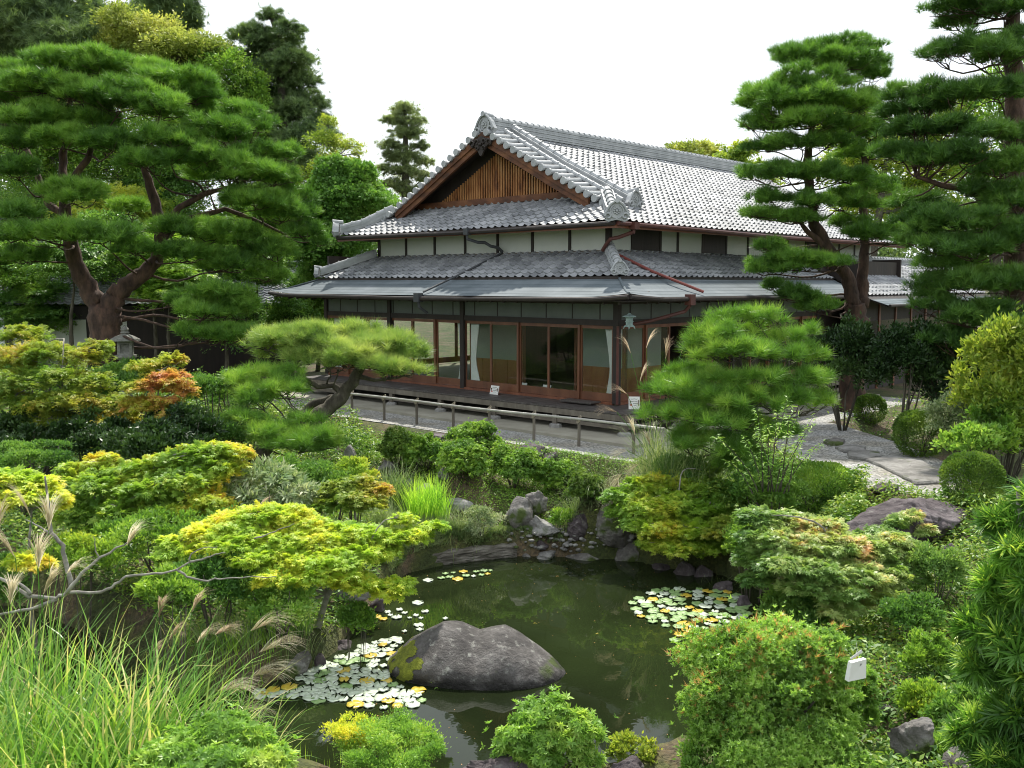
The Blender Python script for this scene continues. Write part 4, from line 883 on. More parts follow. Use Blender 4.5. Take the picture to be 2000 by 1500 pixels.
# ground floor: floor, ceiling, posts
mb = MB(); mb.box((0,0,.42),(17.5,11.7,.60)); mb.build('floor', M['tatami'], house)
mb = MB(); mb.box((.05,.05,2.98),(17.4,11.6,3.02)); mb.build('ceiling', M['greywood'], house)
posts = [(0,0),(0,5.33),(0,11.7),(0,8.5),(5.4,0),(10.6,0)]
for b_, a in posts:
    mb = MB(); mb.box((b_-.075,a-.075,.60),(b_+.075,a+.075,3.3)); mb.build('post', M['darkwood'], house, bevel=.008)
mb = MB(); mb.box((-.05,.076,2.50),(.05,11.62,2.64)); mb.box((.076,-.05,2.50),(17.4,.05,2.64)); mb.box((-.06,.076,3.02),(.06,11.62,3.22)); mb.box((.076,-.06,3.02),(17.4,.06,3.22)); mb.box((.0,11.65,2.5),(9,11.75,2.64))
mb.build('lintel', M['darkwood'], house)
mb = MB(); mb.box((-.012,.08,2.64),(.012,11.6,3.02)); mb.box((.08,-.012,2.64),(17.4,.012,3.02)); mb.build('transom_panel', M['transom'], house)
mb = MB()
for k in range(13): mb = MB(); mb.box((-.02,.5+k*.87,2.645),(.02,.53+k*.87,3.015)); mb.build('transom_bar', M['darkwood'], house)
for k in range(11): mb = MB(); mb.box((.5+k*.87,-.02,2.645),(.53+k*.87,.02,3.015)); mb.build('transom_bar', M['darkwood'], house)
mb = MB(); mb.box((-.06,.076,.56),(.06,11.62,.64)); mb.box((.076,-.06,.56),(11.3,.06,.64)); mb.build('sill', M['redwood'], house)
def door(axis, s0, s1, off, wood, low=.20):
    """sliding glass door with timber stiles; axis 'a' lies on the pond side, 'b' on the path side"""
    def bx(mb, u0, u1, z0, z1, d0, d1):
        if axis == 'a': mb.box((off+d0,u0,z0),(off+d1,u1,z1))
        elif axis == 'e': mb.box((u0,11.7+off+d0,z0),(u1,11.7+off+d1,z1))
        else: mb.box((u0,off+d0,z0),(u1,off+d1,z1))
    mb = MB(); z0, z1 = .645, 2.495
    bx(mb, s0, s0+.065, z0, z1, -.018, .018); bx(mb, s1-.065, s1, z0, z1, -.018, .018)
    bx(mb, s0+.065, s1-.065, z0, z0+low, -.016, .016); bx(mb, s0+.065, s1-.065, z1-.08, z1, -.016, .016)
    d_ = mb.build('sliding_door', wood, house); mb = MB(); bx(mb, s0+.065, s1-.065, z0+low, z1-.08, -.003, .003); mb.build('pane', M['glass'], d_)
for k in range(5): door('a', .09+k*1.036, .09+(k+1)*1.036+.02, (-.025 if k % 2 else .025), M['doorwood'])
for k in range(6): door('a', 5.42+k*1.03, 5.42+(k+1)*1.03+.02, (-.025 if k % 2 else .025), M['doorwood'])
for k in range(10): door('b', .09+k*1.05, .09+(k+1)*1.05+.02, (-.025 if k % 2 else .025), M['redwood'])
for k in range(7): door('e', .5+k*1.05, .5+(k+1)*1.05, 0, M['redwood'])
# inner walls
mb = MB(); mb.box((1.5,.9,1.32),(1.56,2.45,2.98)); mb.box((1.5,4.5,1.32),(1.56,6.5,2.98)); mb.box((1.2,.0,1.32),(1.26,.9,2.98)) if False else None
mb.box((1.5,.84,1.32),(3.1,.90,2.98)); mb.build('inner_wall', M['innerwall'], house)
mb = MB(); mb.box((1.49,.9,.6),(1.57,2.45,1.32)); mb.box((1.49,4.5,.6),(1.57,6.5,1.32)); mb.box((1.57,.83,.6),(3.1,.91,1.32))
for k in range(4): mb.box((1.475,.9+k*.5,.62),(1.489,.92+k*.5,1.31))
for k in range(4): mb.box((1.475,4.55+k*.5,.62),(1.489,4.57+k*.5,1.31))
mb.box((1.478,.9,.95),(1.489,2.45,.98)); mb.box((1.478,4.5,.95),(1.489,6.5,.98))
mb.build('wainscot', M['wainscot'], house)
mb = MB()
for a in (.84,2.45,4.42,6.5): mb.box((1.46,a,.6),(1.58,a+.08,2.98))
mb.box((1.47,.9,2.42),(1.57,6.5,2.50)); mb.build('inner_frame', M['redwood'], house)
mb = MB(); mb.box((1.6,6.6,.6),(5.5,6.66,2.98)); mb.box((9.0,.1,.6),(9.1,11.6,2.98)); mb.box((9.1,11.6,.0),(17.4,11.7,4.4)); mb.box((17.4,0,0),(17.5,11.7,4.4)); mb.box((11.0,.1,.3),(17.3,.2,4.3)); mb.box((0.05,11.62,2.64),(9.1,11.7,4.4))
mb.box((1.0,1.3,3.02),(1.1,10.4,4.3)); mb.build('dark_wall', M['darkwood'], house)
# veranda
vr = empty('veranda', (0,0,0)); vr.parent = house
mb = MB(); V_at = []
W_ = .115
n_b = int(12.8/W_)
bx_ = []
for k in range(n_b):
    a = -1.12 + k*W_; b0 = -1.15; 
    mb.box((b0,a,.545),(-.06,a+W_-.006,.575 + .002*math.sin(k*3.7)))
mb.build('deck_boards', M['deck'], vr)
mb = MB()
for k in range(96):
    b_ = -.058 + k*W_; mb.box((b_,-1.12,.545),(b_+W_-.006,-.06,.575+.002*math.sin(k*2.9)))
mb.build('deck_boards', M['deck'], vr)
mb = MB(); mb.box((-1.16,-1.16,.40),(-1.10,11.7,.535)); mb.box((-1.10,-1.16,.40),(11,-1.10,.535)); mb.box((-.75,-1.1,.42),(-.65,11.7,.535)); mb.build('edge_beam', M['greywood'], vr)
mb = MB(); mb.box((-1.12,-1.1,.20),(-1.08,11.6,.29)); mb.box((-1.08,-1.12,.20),(10.9,-1.08,.29)); mb.build('tie_beam', M['greywood'], vr)
for k in range(7):
    a = -1.06 + k*2.05; mb = MB(); mb.box((-1.155,a-.06,.14),(-1.045,a+.06,.40)); lg = mb.build('leg', M['greywood'], vr)
    mb = MB(); mb.lathe([(.17,0),(.16,.07),(.11,.10),(0,.10)][:3], (-1.10,a,.06), 10); mb.build('footing_stone', M['rock_pale'], lg)
for k in range(5):
    b_ = 1.0 + k*2.05; mb = MB(); mb.box((b_-.06,-1.155,.14),(b_+.06,-1.045,.40)); lg = mb.build('leg', M['greywood'], vr)
    mb = MB(); mb.lathe([(.17,0),(.16,.07),(.11,.10)], (b_,-1.10,.06), 10); mb.build('footing_stone', M['rock_pale'], lg)
mb = MB(); mb.box((-.1,-.1,0.02),(11,-.02,.42)); mb.box((.3,-.02,.02),(.36,11.7,.42)); mb.build('under_floor_wall', M['darkwood'], house)
# step box on the deck by the corner
mb = MB(); mb.box((-.55,.35,.60),(-.15,1.35,.625)); mb.box((-.53,.38,.578),(-.50,1.32,.60)); mb.box((-.20,.38,.578),(-.17,1.32,.60)); 
o = mb.build('low_step', M['deck']); o.location = Vector(B(0,0,0)); o.rotation_euler = (0,0,BR); o.location.z = .03; tag(o, 'low dark wooden step lying on the veranda beside the corner post', 'step')
# rain pipes
def pipe(pts, r, mat, nm='downpipe'):
    mb = MB(); mb.tube(pts, r, 8)
    return mb.build(nm, mat, house)
pipe([(.18,5.35,4.93),(.18,5.35,4.75),(.45,5.2,4.66),(.62,5.1,4.66),(.75,5.0,4.56),(.95,4.9,4.52),(1.08,4.85,4.40)], .045, M['greypipe'])
mb = MB(); mb.box((.10,5.27,4.86),(.26,5.43,5.04)); mb.build('rain_hopper', M['greypipe'], house)
pipe([(1.08,4.85,4.40),(1.0,4.9,4.33),(-.1,5.3,3.79),(-.3,5.36,3.70),(-1.22,5.62,3.29)], .03, M['greypipe'])
mb = MB(); mb.box((-1.42,5.60,3.02),(-1.24,5.80,3.26)); mb.tube([(-1.33,5.7,3.02),(-1.30,5.7,2.88),(-1.05,5.66,2.72)], .04, 8); mb.build('rain_hopper', M['greypipe'], house)
pipe([(.9,.2,4.93),(.9,.2,4.78),(.82,.6,4.66),(.72,.78,4.62),(.78,.95,4.5),(.85,1.12,4.35)], .05, M['redpipe'])
mb = MB(); mb.box((.80,.10,4.84),(1.0,.28,5.02)); mb.build('rain_hopper', M['redpipe'], house)
pipe([(.85,1.12,4.42),(.95,.95,4.33),(1.35,-.1,3.80),(1.45,-.3,3.71),(1.9,-1.2,3.31)], .038, M['redpaint'])
mb = MB(); mb.box((1.0,-1.42,3.0),(1.2,-1.24,3.26)); mb.tube([(1.1,-1.33,3.0),(1.08,-1.2,2.85),(.5,-.6,2.62),(.12,-.12,2.5)], .045, 8); mb.build('rain_hopper', M['redpipe'], house)
pipe([(-.09,-.09,.6),(-.09,-.09,2.5)], .035, M['redpipe'])
# wing to the right
wing = empty('garden_wing', B(11.4,-.2,0), BR, 'low tiled wing of the house behind the trunk of the tall two-stemmed pine', 'building')
wl = wing
def wtile(): 
    SLw=.5; cw=1/math.sqrt(1+SLw*SLw); T=2.3/cw
    tilesurf('roof', (.1,-.95,3.13), (1,0,0), (0,1,SLw), T, lambda t: 0, lambda t: 12, M['tile'], wing, ps=.30, pt=.27, wave=.05, lip=.035, corners=False)
    tilesurf('eave', (.1,-1.75,2.83), (1,0,0), (0,1,.33), .85, lambda t: 0, lambda t: 12, M['copper'], wing, pt=.2, lip=.006, flat=True, corners=False)
    mb = MB(); ridgebox(mb, [(.1,1.4,4.26),(12.1,1.4,4.26)], .28, .20, 4, .09); mb.build('ridge', M['tileridge'], wing)
    mb = MB(); mb.box((.2,-.75,0),(12,-.69,2.95)); mb.box((.2,-.75,2.9),(.26,1.6,4.2)); mb.box((.1,1.5,0),(12,1.6,4.2)); mb.box((11.9,-.7,0),(12,1.5,3.2)); slab(mb, [(.1,-1.7,2.80),(12.1,-1.7,2.80),(12.1,1.4,4.12),(.1,1.4,4.12)]); mb.build('wall', M['darkwood'], wing)
    for k in range(9): mb = MB(); mb.box((.4+k*1.4,-.79,0),(.52+k*1.4,-.75,2.9)); mb.build('post', M['redwood'], wing)
    for k in range(8): mb = MB(); mb.box((.55+k*1.4,-.765,.9),(1.77+k*1.4,-.752,2.3)); mb.build('window', M['glass_dark'], wing)
    mb = MB(); mb.tube([(.1,-1.8,2.82),(12,-1.8,2.79)], .05, 8); mb.build('gutter', M['darkwood'], wing)
wtile()
# curtains hanging behind the glass
def curtain(label, axis, s0, wtop, wwaist, wbot, inn=.14, flip=1):
    V = []; F = []; nz, ns = 16, 28
    for i in range(nz+1):
        z = 2.44 - (2.44-.68)*i/nz; t = i/nz; f = (.58-t)/.58 if t < .58 else (t-.58)/.42
        w = wwaist + ((wtop if t < .58 else wbot) - wwaist)*f**1.3
        for k in range(ns+1):
            s = k/ns*w*flip; d = .03*math.sin(k*2*math.pi/4 + math.sin(i*.3)*.4)
            V.append((inn+d, s0+s, z) if axis == 'a' else (s0+s, inn+d, z))
    for i in range(nz):
        for k in range(ns): q = i*(ns+1)+k; F.append((q,q+1,q+ns+2,q+ns+1))
    mb = MB(); mb.add(V, F); o = mb.build('curtain', M['curtain'], smooth=True); o.location = Vector(B(0,0,0)); o.rotation_euler = (0,0,BR)
    s_ = o.modifiers.new('th', 'SOLIDIFY'); s_.thickness = .006; tag(o, label, 'curtain')
curtain('pale curtain tied at the waist just right of the middle veranda post', 'a', 5.17, .34, .20, .42, flip=-1)
curtain('narrow pale curtain pulled against the left of the middle veranda post', 'a', 5.48, .20, .10, .22)
curtain('long pale curtain tied back beside the corner post of the veranda', 'a', .14, .32, .16, .30)
curtain('shaded curtain on the path side just past the corner post', 'b', .14, .22, .10, .22)
curtain('dim curtain at the far left end of the glazed veranda', 'a', 11.5, .4, .2, .4, flip=-1)
# notices
def notice(label, b_, a, z, w, h, rz, mark=True, lean=15):
    e = empty('notice_board', B(b_,a,z), BR + R(rz), label, 'notice'); L_ = R(lean)
    def q(x, y, d): return (x, -d*math.cos(L_) - 0 + math.sin(L_)*y, y*math.cos(L_) + d*math.sin(L_)*1)
    mb = MB(); V = []
    for d in (0,-.012):
        for x, y in ((-w/2,0),(w/2,0),(w/2,h),(-w/2,h)): V.append(q(x,y,d))
    mb.add(V, [(0,1,2,3),(7,6,5,4),(0,4,5,1),(1,5,6,2),(2,6,7,3),(3,7,4,0)]); mb.build('board', M['paper'], e)
    if mark:
        mb = MB()
        for i, (x0, x1, y, t) in enumerate([(-.30,.25,.78,.03),(-.34,.30,.60,.03),(-.10,.34,.42,.035),(-.05,.22,.26,.03)]):
            n = 7
            for k in range(n):
                xa = (x0 + (x1-x0)*k/n)*w; xb = xa + (x1-x0)*w/n*.62; yy = y*h + (.01*h*math.sin(k*5))
                mb.add([q(xa,yy,.003),q(xb,yy,.003),q(xb,yy+t*h*1.6,.003),q(xa,yy+t*h*1.6,.003)], [(0,1,2,3)])
        mb.build('writing', M['ink'], e)
        mb = MB(); mb.add([q(w*(-.26+.09*math.cos(t)), h*(.34+.09*math.sin(t)), .003) for t in np.linspace(0,2*math.pi,9)[:-1]], [tuple(range(8))]); mb.build('red_mark', M['redink'], e)
    mb = MB(); mb.box((-w/2,.04,0),(w/2,.10,.025)); mb.box((-w*.4,.02,.0),(-w*.35,.06,h*.7)); mb.box((w*.35,.02,.0),(w*.4,.06,h*.7)); mb.build('stand', M['doorwood'], e)
# front faces towards -b: local -y of the board must point to -b, so turn by -90
notice('small white notice in a wooden stand on the veranda, red mark at its left', -.42, 3.75, .578, .30, .24, -90)
notice('plain white card standing inside the glass behind the second pane from the curtain', .22, 3.32, .60, .26, .28, -90, False)
notice('plain white card standing inside the glass in front of the dark opening', .22, 2.48, .60, .28, .28, -90, False)
notice('white notice leaning at the outer corner of the veranda by the grass plumes', -.30, -.75, .578, .26, .30, -50)
# hanging lantern
lp = at(1229, 640, 21.75)
e = empty('hanging_lantern', lp, R(20), 'verdigris six-sided metal lantern hanging under the eave at the house corner', 'lantern')
mb = MB(); mb.lathe([(.0,.335),(.03,.33),(.06,.30),(.17,.265),(.175,.245),(.06,.26)], (0,0,0), 6); mb.build('cap', M['verdigris'], e)
mb = MB(); 
for k in range(6):
    t = math.pi/3*k; x, y = .105*math.cos(t), .105*math.sin(t); mb.beam((x,y,.03),(x,y,.255),.018,.018)
    t2 = t+math.pi/3; x2, y2 = .105*math.cos(t2), .105*math.sin(t2)
    for z in (.05,.145,.235): mb.beam((x,y,z),(x2,y2,z),.012,.016)
    for f in (.25,.5,.75): mb.beam((x+(x2-x)*f,y+(y2-y)*f,.05),(x+(x2-x)*f,y+(y2-y)*f,.235),.007,.007)
    mb.tube([(x*.9,y*.9,.05),(x*1.25,y*1.25,.02),(x*1.5,y*1.5,-.035)], [.016,.014,.004], 5)
mb.lathe([(.13,.02),(.13,.045),(.10,.05)], (0,0,0), 6); mb.lathe([(.09,.05),(.09,.235)], (0,0,0), 6); mb.build('cage', M['verdigris'], e)
mb = MB(); mb.tube([(0,0,.33),(0,0,.62)], .006, 5); mb.build('wire', M['darkwood'], e)

# bamboo rail fence in front of the veranda
f0 = G(1282,893,0)[:2]; f1 = G(684,812,0)[:2]
fe = empty('rail_fence', (f0[0], f0[1], 0), 0, 'low fence of one long bamboo rail tied to short wooden posts beside the gravel', 'fence')
FP = []
for px in (1240,1132,1043,955,884,812,748,685):
    t0_, t1_ = 0, 1
    for _ in range(30):
        t = (t0_+t1_)/2; q = f0*(1-t)+f1*t; xx = 1000+FPX*q[0]/q[1]
        if xx > px: t0_ = t
        else: t1_ = t
    FP.append(f0*(1-t)+f1*t)
RZ = .60
for i, q in enumerate(FP):
    mb = MB(); mb.tube([(q[0],q[1],-.1),(q[0]+.004,q[1],.3),(q[0],q[1],RZ+.03)], [.036,.034,.033], 9); mb.build('post', M['greywood'], fe, smooth=False, local=False)
    mb = MB()
    for s in range(4): 
        mb.tube([(q[0]+.05*math.cos(t), q[1]+.05*math.sin(t)-.01, RZ+.0+.02*s-.03+.045*math.sin(t+1)) for t in np.linspace(0,2*math.pi,9)], .008, 4)
    mb.build('rope_tie', M['rope'], fe, local=False)
mb = MB(); a_, b2 = f0 + (f0-f1)/np.linalg.norm(f0-f1)*.15, f1
L_ = np.linalg.norm(b2-a_); n = int(L_/.33); P = []; RR = []
for k in range(n+1):
    t = k/n; q = a_*(1-t)+b2*t; z = RZ + .012*math.sin(t*9)
    for d_, r_ in ((-.012,.031),(0,.036),(.012,.031)): P.append((q[0]-(a_-b2)[0]/L_*d_, q[1]-(a_-b2)[1]/L_*d_-.05, z)); RR.append(r_*(1-.25*t))
mb.tube(P, RR, 10); mb.build('rail', M['bamboo'], fe, smooth=True, local=False)

# ------------------------------------------------------------------ rocks
def rock(name, label, c, r, mat='rock', seed=0, rz=0.0, rough=.16, cuts=7, group=None, cat='rock', sub=4, sink=.25, prof=None, parent=None):
    rs = np.random.default_rng(seed); import bmesh
    bm = bmesh.new(); bmesh.ops.create_icosphere(bm, subdivisions=sub, radius=1.0)
    V = np.array([v.co[:] for v in bm.verts]); F = np.array([[v.index for v in f.verts] for f in bm.faces]); bm.free()
    for k in range(cuts):
        n_ = norm(rs.normal(size=3)); n_[2] = abs(n_[2])*.8 if k % 3 else n_[2]; n_ = norm(n_); d = rs.uniform(.5,.82); s = V @ n_ - d; V = V - np.outer(np.maximum(s, 0)*.92, n_)
    h = np.zeros(len(V))
    for o_ in range(7):
        fq = 1.5*1.8**o_; am = rough*.62**o_
        for _ in range(3): k_ = norm(rs.normal(size=3))*fq; h += am*np.sin(V @ k_ + rs.uniform(0,6))*.6
    V = V*(1+h)[:,None]
    V = V*np.array(r)
    if prof is not None: V[:,2] *= np.interp(V[:,0]/r[0], prof[0], prof[1])
    cs, sn = math.cos(rz), math.sin(rz); V[:,:2] = V[:,:2] @ np.array([[cs,sn],[-sn,cs]])
    V[:,2] += r[2]*(1-2*sink)*.5
    o = raw_mesh(name, V, [F], M[mat], None, None, smooth=True); o.location = Vector([float(x) for x in c]); tag(o, label, cat, group); return o
def prock(label, px, ptop, pbot, hw, mat='rock', seed=0, Y=None, rz=0., deep=.8, rough=.22, cuts=14, group=None, base=None, sub=4, sink=.15):
    if Y is None: Y = float(hit(px, pbot)[1])
    c = at(px, (ptop+pbot)/2, Y); rr = (m(hw,Y)*1.08, m(hw,Y)*deep, m((pbot-ptop)/2,Y)*1.15)
    return rock('rock', label, (c[0],c[1],c[2]-rr[2]*.12), rr, mat, seed, rz, rough, cuts, group, sub=sub, sink=.5)
# the big pond rock
pc = G(928, 1318, WZ)
rock('pond_rock', 'large dark two-humped rock rising from the middle of the pond', (pc[0], pc[1]+.25, WZ-.06), (1.13,.72,.50), 'rock_pond', 5, R(-2), .06, 0, cat='rock', sub=6, sink=.5,
     prof=([-1,-.75,-.38,-.18,0.02,.18,.34,.6,.85,1],[.8,1.1,1.30,1.18,.92,1.06,1.20,1.02,.76,.5]))
# ------------------------------------------------------------------ garden rocks
RK = [  # label, px, top, bottom, halfwidth, material, seed
 ('tall squared grey rock in the wall under the azaleas, left of its dark twin', 1012,962,1025,30,'rock',11),
 ('upright dark rock wedged behind the ferns in the wall', 1050,958,1004,26,'rock',12),
 ('pointed pale grey rock lying in front of the wall on the mossy shelf', 1058,1010,1044,32,'rock_pale',13),
 ('reddish brown boulder at the wall foot, right of the ferns', 1138,996,1046,32,'rock_dark',14),
 ('broad grey boulder under the grass cascade at the right end of the wall', 1196,975,1040,36,'rock',15),
 ('wide flat-topped pale rock behind the bright iris blades', 890,965,1000,30,'rock_pale',16),
 ('rough grey rock left of the bright iris blades', 828,938,990,38,'rock',17),
 ('leaning upright rock above the orange maple tips', 795,920,970,18,'rock',18),
 ('small light rock tucked between two azaleas', 868,905,935,16,'rock_pale',19),
 ('round grey rock near the bank top left of the azalea row', 682,870,905,18,'rock_pale',20),
 ('grey rock half hidden below the leftmost azalea', 755,893,930,22,'rock',21),
 ('dark stone by the foot of the bamboo rail fence', 1045,872,898,26,'rock_dark',22),
 ('dark flat stone just right of the round azalea on the bank top', 1078,880,900,22,'rock_dark',23),
 ('long mossy stone edging the gravel above the azaleas', 850,840,862,34,'rock_dark',24),
 ('broad low whitish rock at the far pond edge', 1068,1070,1102,34,'rock_pale',25),
 ('small dark stone resting behind the whitish pond-edge rock', 1062,1056,1076,17,'rock_dark',26),
 ('squared grey-brown boulder standing at the far pond edge', 1226,1064,1112,33,'rock',27),
 ('low brown stone right of the squared pond-edge boulder', 1262,1098,1124,24,'rock_dark',28),
 ('dark brown stone at the right end of the far pond edge', 1300,1100,1136,34,'rock_dark',29),
 ('flattish lichen stone between the whitish rock and the boulder', 1148,1074,1104,34,'rock',30),
 ('low grey stone left of the whitish pond-edge rock', 1028,1078,1100,16,'rock',31),
 ('flat pale rock at the waterline by the leaning maple trunk', 575,1272,1318,36,'rock',32),
 ('dark overhanging rock where the maple trunk meets the pond', 668,1238,1284,36,'rock_dark',33),
 ('pale rock under the yellow maple right of its trunk', 690,1125,1170,34,'rock_pale',34),
 ('big rough dark rock beside the gravel path', 1778,952,1066,118,'rock_dark',35),
 ('reddish grey block under the long-leaved tree', 1852,1068,1124,34,'rock_dark',36),
 ('flat dark stone edging the gravel path above the big rough rock', 1728,940,962,32,'rock_dark',37),
 ('large grey boulder at the lower right beside the orange-tipped bush', 1785,1392,1500,62,'rock',38),
 ('flat grey stone above the large lower right boulder', 1722,1372,1402,32,'rock',39),
 ('small dark stone right of the flat grey stone', 1795,1370,1395,22,'rock_dark',40),
 ('grey boulder in the bottom right corner under the long leaves', 1885,1462,1540,60,'rock',41),
 ('brown stone peeking out under the bright azalea at the bottom', 965,1465,1530,62,'rock_dark',42),
 ('low brown stone right of the bright azalea at the bottom', 1215,1480,1540,54,'rock_dark',43),
 ('pale grey rock showing through the bamboo grass', 530,938,965,16,'rock_pale',44),
 ('rounded stone hidden under the bamboo grass', 485,980,1004,26,'rock',45),
]
for (lb, px, t, b_, hw, mt_, sd_) in RK:
    prock(lb, px, t, b_, hw, mt_, sd_, rz=R((sd_*37) % 60-30), rough=.34 if hw > 80 else .24, sub=6 if hw > 60 else 5 if hw > 30 else 4)
for k, (px, py, hw) in enumerate([(1340,1118,22),(1372,1124,20),(988,1082,14),(740,1190,20),(705,1225,18),(620,1300,20),(1420,1150,24),(1455,1180,26)]):
    q = G(px, py, WZ); rock('edge_stone', ['small dark stone at the pond edge under the overhanging grass','dark edging stone in the shade by the right lily pads','small stone at the right end of the old log','mossy stone on the bank above the scattered lily pads','low stone on the bank beside the overhanging maple','little stone at the waterline next to the flat pale rock','dark stone below the pale maple at the pond edge','shaded stone between the pale maple and the lily pads'][k],
        (q[0],q[1],WZ-.02), (m(hw,q[1]),m(hw,q[1])*.7,.2), 'rock_dark', 60+k, cat='rock', sub=4, sink=.5)
mb = MB()
# pebbles on the shelf
rs = np.random.default_rng(9); import bmesh
bm = bmesh.new(); bmesh.ops.create_icosphere(bm, subdivisions=2, radius=1.0); SV = np.array([v.co[:] for v in bm.verts]); SF = np.array([[v.index for v in f.verts] for f in bm.faces]); bm.free()
Vs = []; Fs = []; off = 0
for k in range(260):
    px, py = (rs.normal(1100,60), rs.uniform(1030,1075)) if k < 170 else (rs.normal(1240,70), rs.uniform(1030,1062))
    q = hit(px, py); r_ = rs.uniform(.02,.055); Vs.append(SV*np.array([r_*rs.uniform(.9,1.5), r_, r_*.7]) + [q[0]+rs.normal()*.1, q[1]+rs.normal()*.1, q[2]+r_*.3]); Fs.append(SF+off); off += len(SV)
o = raw_mesh('pebbles', np.vstack(Vs), [np.vstack(Fs)], M['rock_pale'], smooth=True); tag(o, 'scattered pale pebbles on the mossy shelf', 'pebbles', kind='stuff')
# stepping stones on the gravel path
def flatstone(label, pxs, z=.07, mat='rock_pale', group=None):
    P = [G(x, y, z)[:2] for x, y in pxs]; n = len(P); c = np.mean(P, 0); V = []; rings = [(1.0,-.06),(1.0,z*.6),(.97,z),(.6,z+.012),(.2,z+.015)]
    PP = []
    for i in range(n):
        a, b = np.array(P[i]), np.array(P[(i+1)%n])
        for t in (0,.25,.5,.75): PP.append(a*(1-t)+b*t + rng.normal(size=2)*.012)
    n = len(PP)
    for s, zz in rings:
        for q in PP: V.append((*(c+(q-c)*s), zz + rng.normal()*.003))
    F = []
    for i in range(len(rings)-1):
        for k in range(n): F.append((i*n+k, i*n+(k+1)%n, (i+1)*n+(k+1)%n, (i+1)*n+k))
    F.append(tuple(range((len(rings)-1)*n, len(rings)*n)))
    mb = MB(); mb.add(V, F); o = mb.build('stepping_stone', M[mat]); tag(o, label, 'stepping stone', group)
flatstone('large flat grey slab lying at the near end of the gravel path', [(1690,895),(1745,888),(1800,897),(1848,922),(1850,938),(1790,942),(1765,930),(1730,912)])
flatstone('oval stepping stone touching the tip of the large path slab', [(1655,882),(1680,877),(1718,880),(1722,890),(1690,895),(1660,891)])
flatstone('stepping stone in the middle of the gravel path, second from the slab', [(1632,871),(1660,866),(1690,870),(1688,879),(1650,880)])
flatstone('dark stepping stone where the path passes behind the bushes', [(1608,860),(1630,853),(1650,858),(1645,866),(1618,867)], mat='rock')
# old timber edging the far pond bank
P = [(*G(742,1118,WZ)[:2], WZ+.17), (*G(860,1100,WZ)[:2], WZ+.19), (*G(1004,1084,WZ)[:2], WZ+.18)]
mb = MB(); 
Pf = []
for i in range(2):
    for t in np.linspace(0,1,8)[:-1 if i == 0 else None]: Pf.append(np.array(P[i])*(1-t)+np.array(P[i+1])*t)
V = []; F = []
dirv = norm(np.array(P[2])-np.array(P[0])); nv = np.array([-dirv[1], dirv[0], 0])
sec = [(-.12,-.22),(-.15,-.08),(-.145,.0),(-.12,.07),(-.06,.10),(.0,.09),(.05,.115),(.11,.07),(.14,-.05),(.12,-.22)]
for i, p_ in enumerate(Pf):
    for k, (a, b_) in enumerate(sec): V.append(p_ + nv*(a+.02*math.sin(i*1.7+k*2.1)) + np.array([0,0,b_+.02*math.sin(i*2.3+k*2)-.04]))
n = len(sec)
for i in range(len(Pf)-1):
    for k in range(n): F.append((i*n+k, i*n+(k+1)%n, (i+1)*n+(k+1)%n, (i+1)*n+k))
F += [tuple(range(n)), tuple(range((len(Pf)-1)*n, len(Pf)*n))]
mb.add(V, F); o = mb.build('timber_edging', M['log'], smooth=False); tag(o, 'long weathered grey log lying along the far bank of the pond', 'log')

# ------------------------------------------------------------------ water lilies
def padmesh(name, r, mat, seed):
    rs = np.random.default_rng(seed); n = 22; V = [(0,0,.002)]; 
    for ring, (s, z) in enumerate(((.5,.004),(1.0,.008+.004*rs.random()))):
        for k in range(n): 
            t = .16 + (2*math.pi-.32)*k/(n-1); rr = r*s*(1+.035*math.sin(3*t+seed)); V.append((rr*math.cos(t), rr*math.sin(t), z + (.006*math.sin(5*t+seed) if ring else 0)))
    for k in range(n): x, y, z = V[1+n+k]; V.append((x*.98, y*.98, z-.010))
    F = [(0,1+k,2+k) for k in range(n-1)] + [(1+k,1+n+k,2+n+k,2+k) for k in range(n-1)] + [(1+n+k,1+2*n+k,2+2*n+k,2+n+k) for k in range(n-1)]
    me = bpy.data.meshes.new(name); me.from_pydata(V, [], F); me.materials.append(M[mat]); me.polygons.foreach_set("use_smooth", [True]*len(F)); return me
PM = {mt_: [padmesh('lily_pad', .085, mt_, s) for s in range(4)] for mt_ in ('pad','pad_yellow','pad_green')}
def pads(label, group, spots, mats):
    for (px, py, s) in spots:
        q = G(px, py, WZ); mt_ = mats[int(rng.integers(0, len(mats)))]
        o = bpy.data.objects.new('lily_pad', PM[mt_][int(rng.integers(0,4))]); COL.objects.link(o)
        sc = s*rng.uniform(.6,1.25); o.scale = (sc,sc,1); o.location = (float(q[0]),float(q[1]),WZ+.004+float(rng.uniform(0,.012))); o.rotation_euler = (R(rng.normal()*1.5),R(rng.normal()*1.5),rng.uniform(0,6.28))
        lb = {'pad':'%s','pad_yellow':'yellowing %s','pad_green':'green %s'}[mt_] % label; tag(o, lb, 'lily pad', group)
def region(poly, n, dmin, s):
    P = np.array(poly, float); out_ = []; W_ = []
    lo, hi = P.min(0), P.max(0); tries = 0
    while len(out_) < n and tries < 6000:
        tries += 1; q = rng.uniform(lo, hi)
        if sdf(q[None], P)[0] > 0: continue
        w = G(q[0], q[1], WZ)[:2]
        if all(np.hypot(*(w-u)) > dmin for u in W_): out_.append((q[0], q[1], s)); W_.append(w)
    return out_
pads('lily pad in the shining patch left of the pond rock', 'lily pads left of the pond rock', region([(610,1305),(665,1282),(745,1250),(790,1245),(770,1290),(752,1310),(765,1335),(830,1350),(822,1375),(760,1385),(700,1380),(640,1372),(560,1362),(500,1365),(500,1352),(570,1335),(560,1322)], 110, .112, 1.0), ['pad']*7+['pad_yellow','pad_green'])
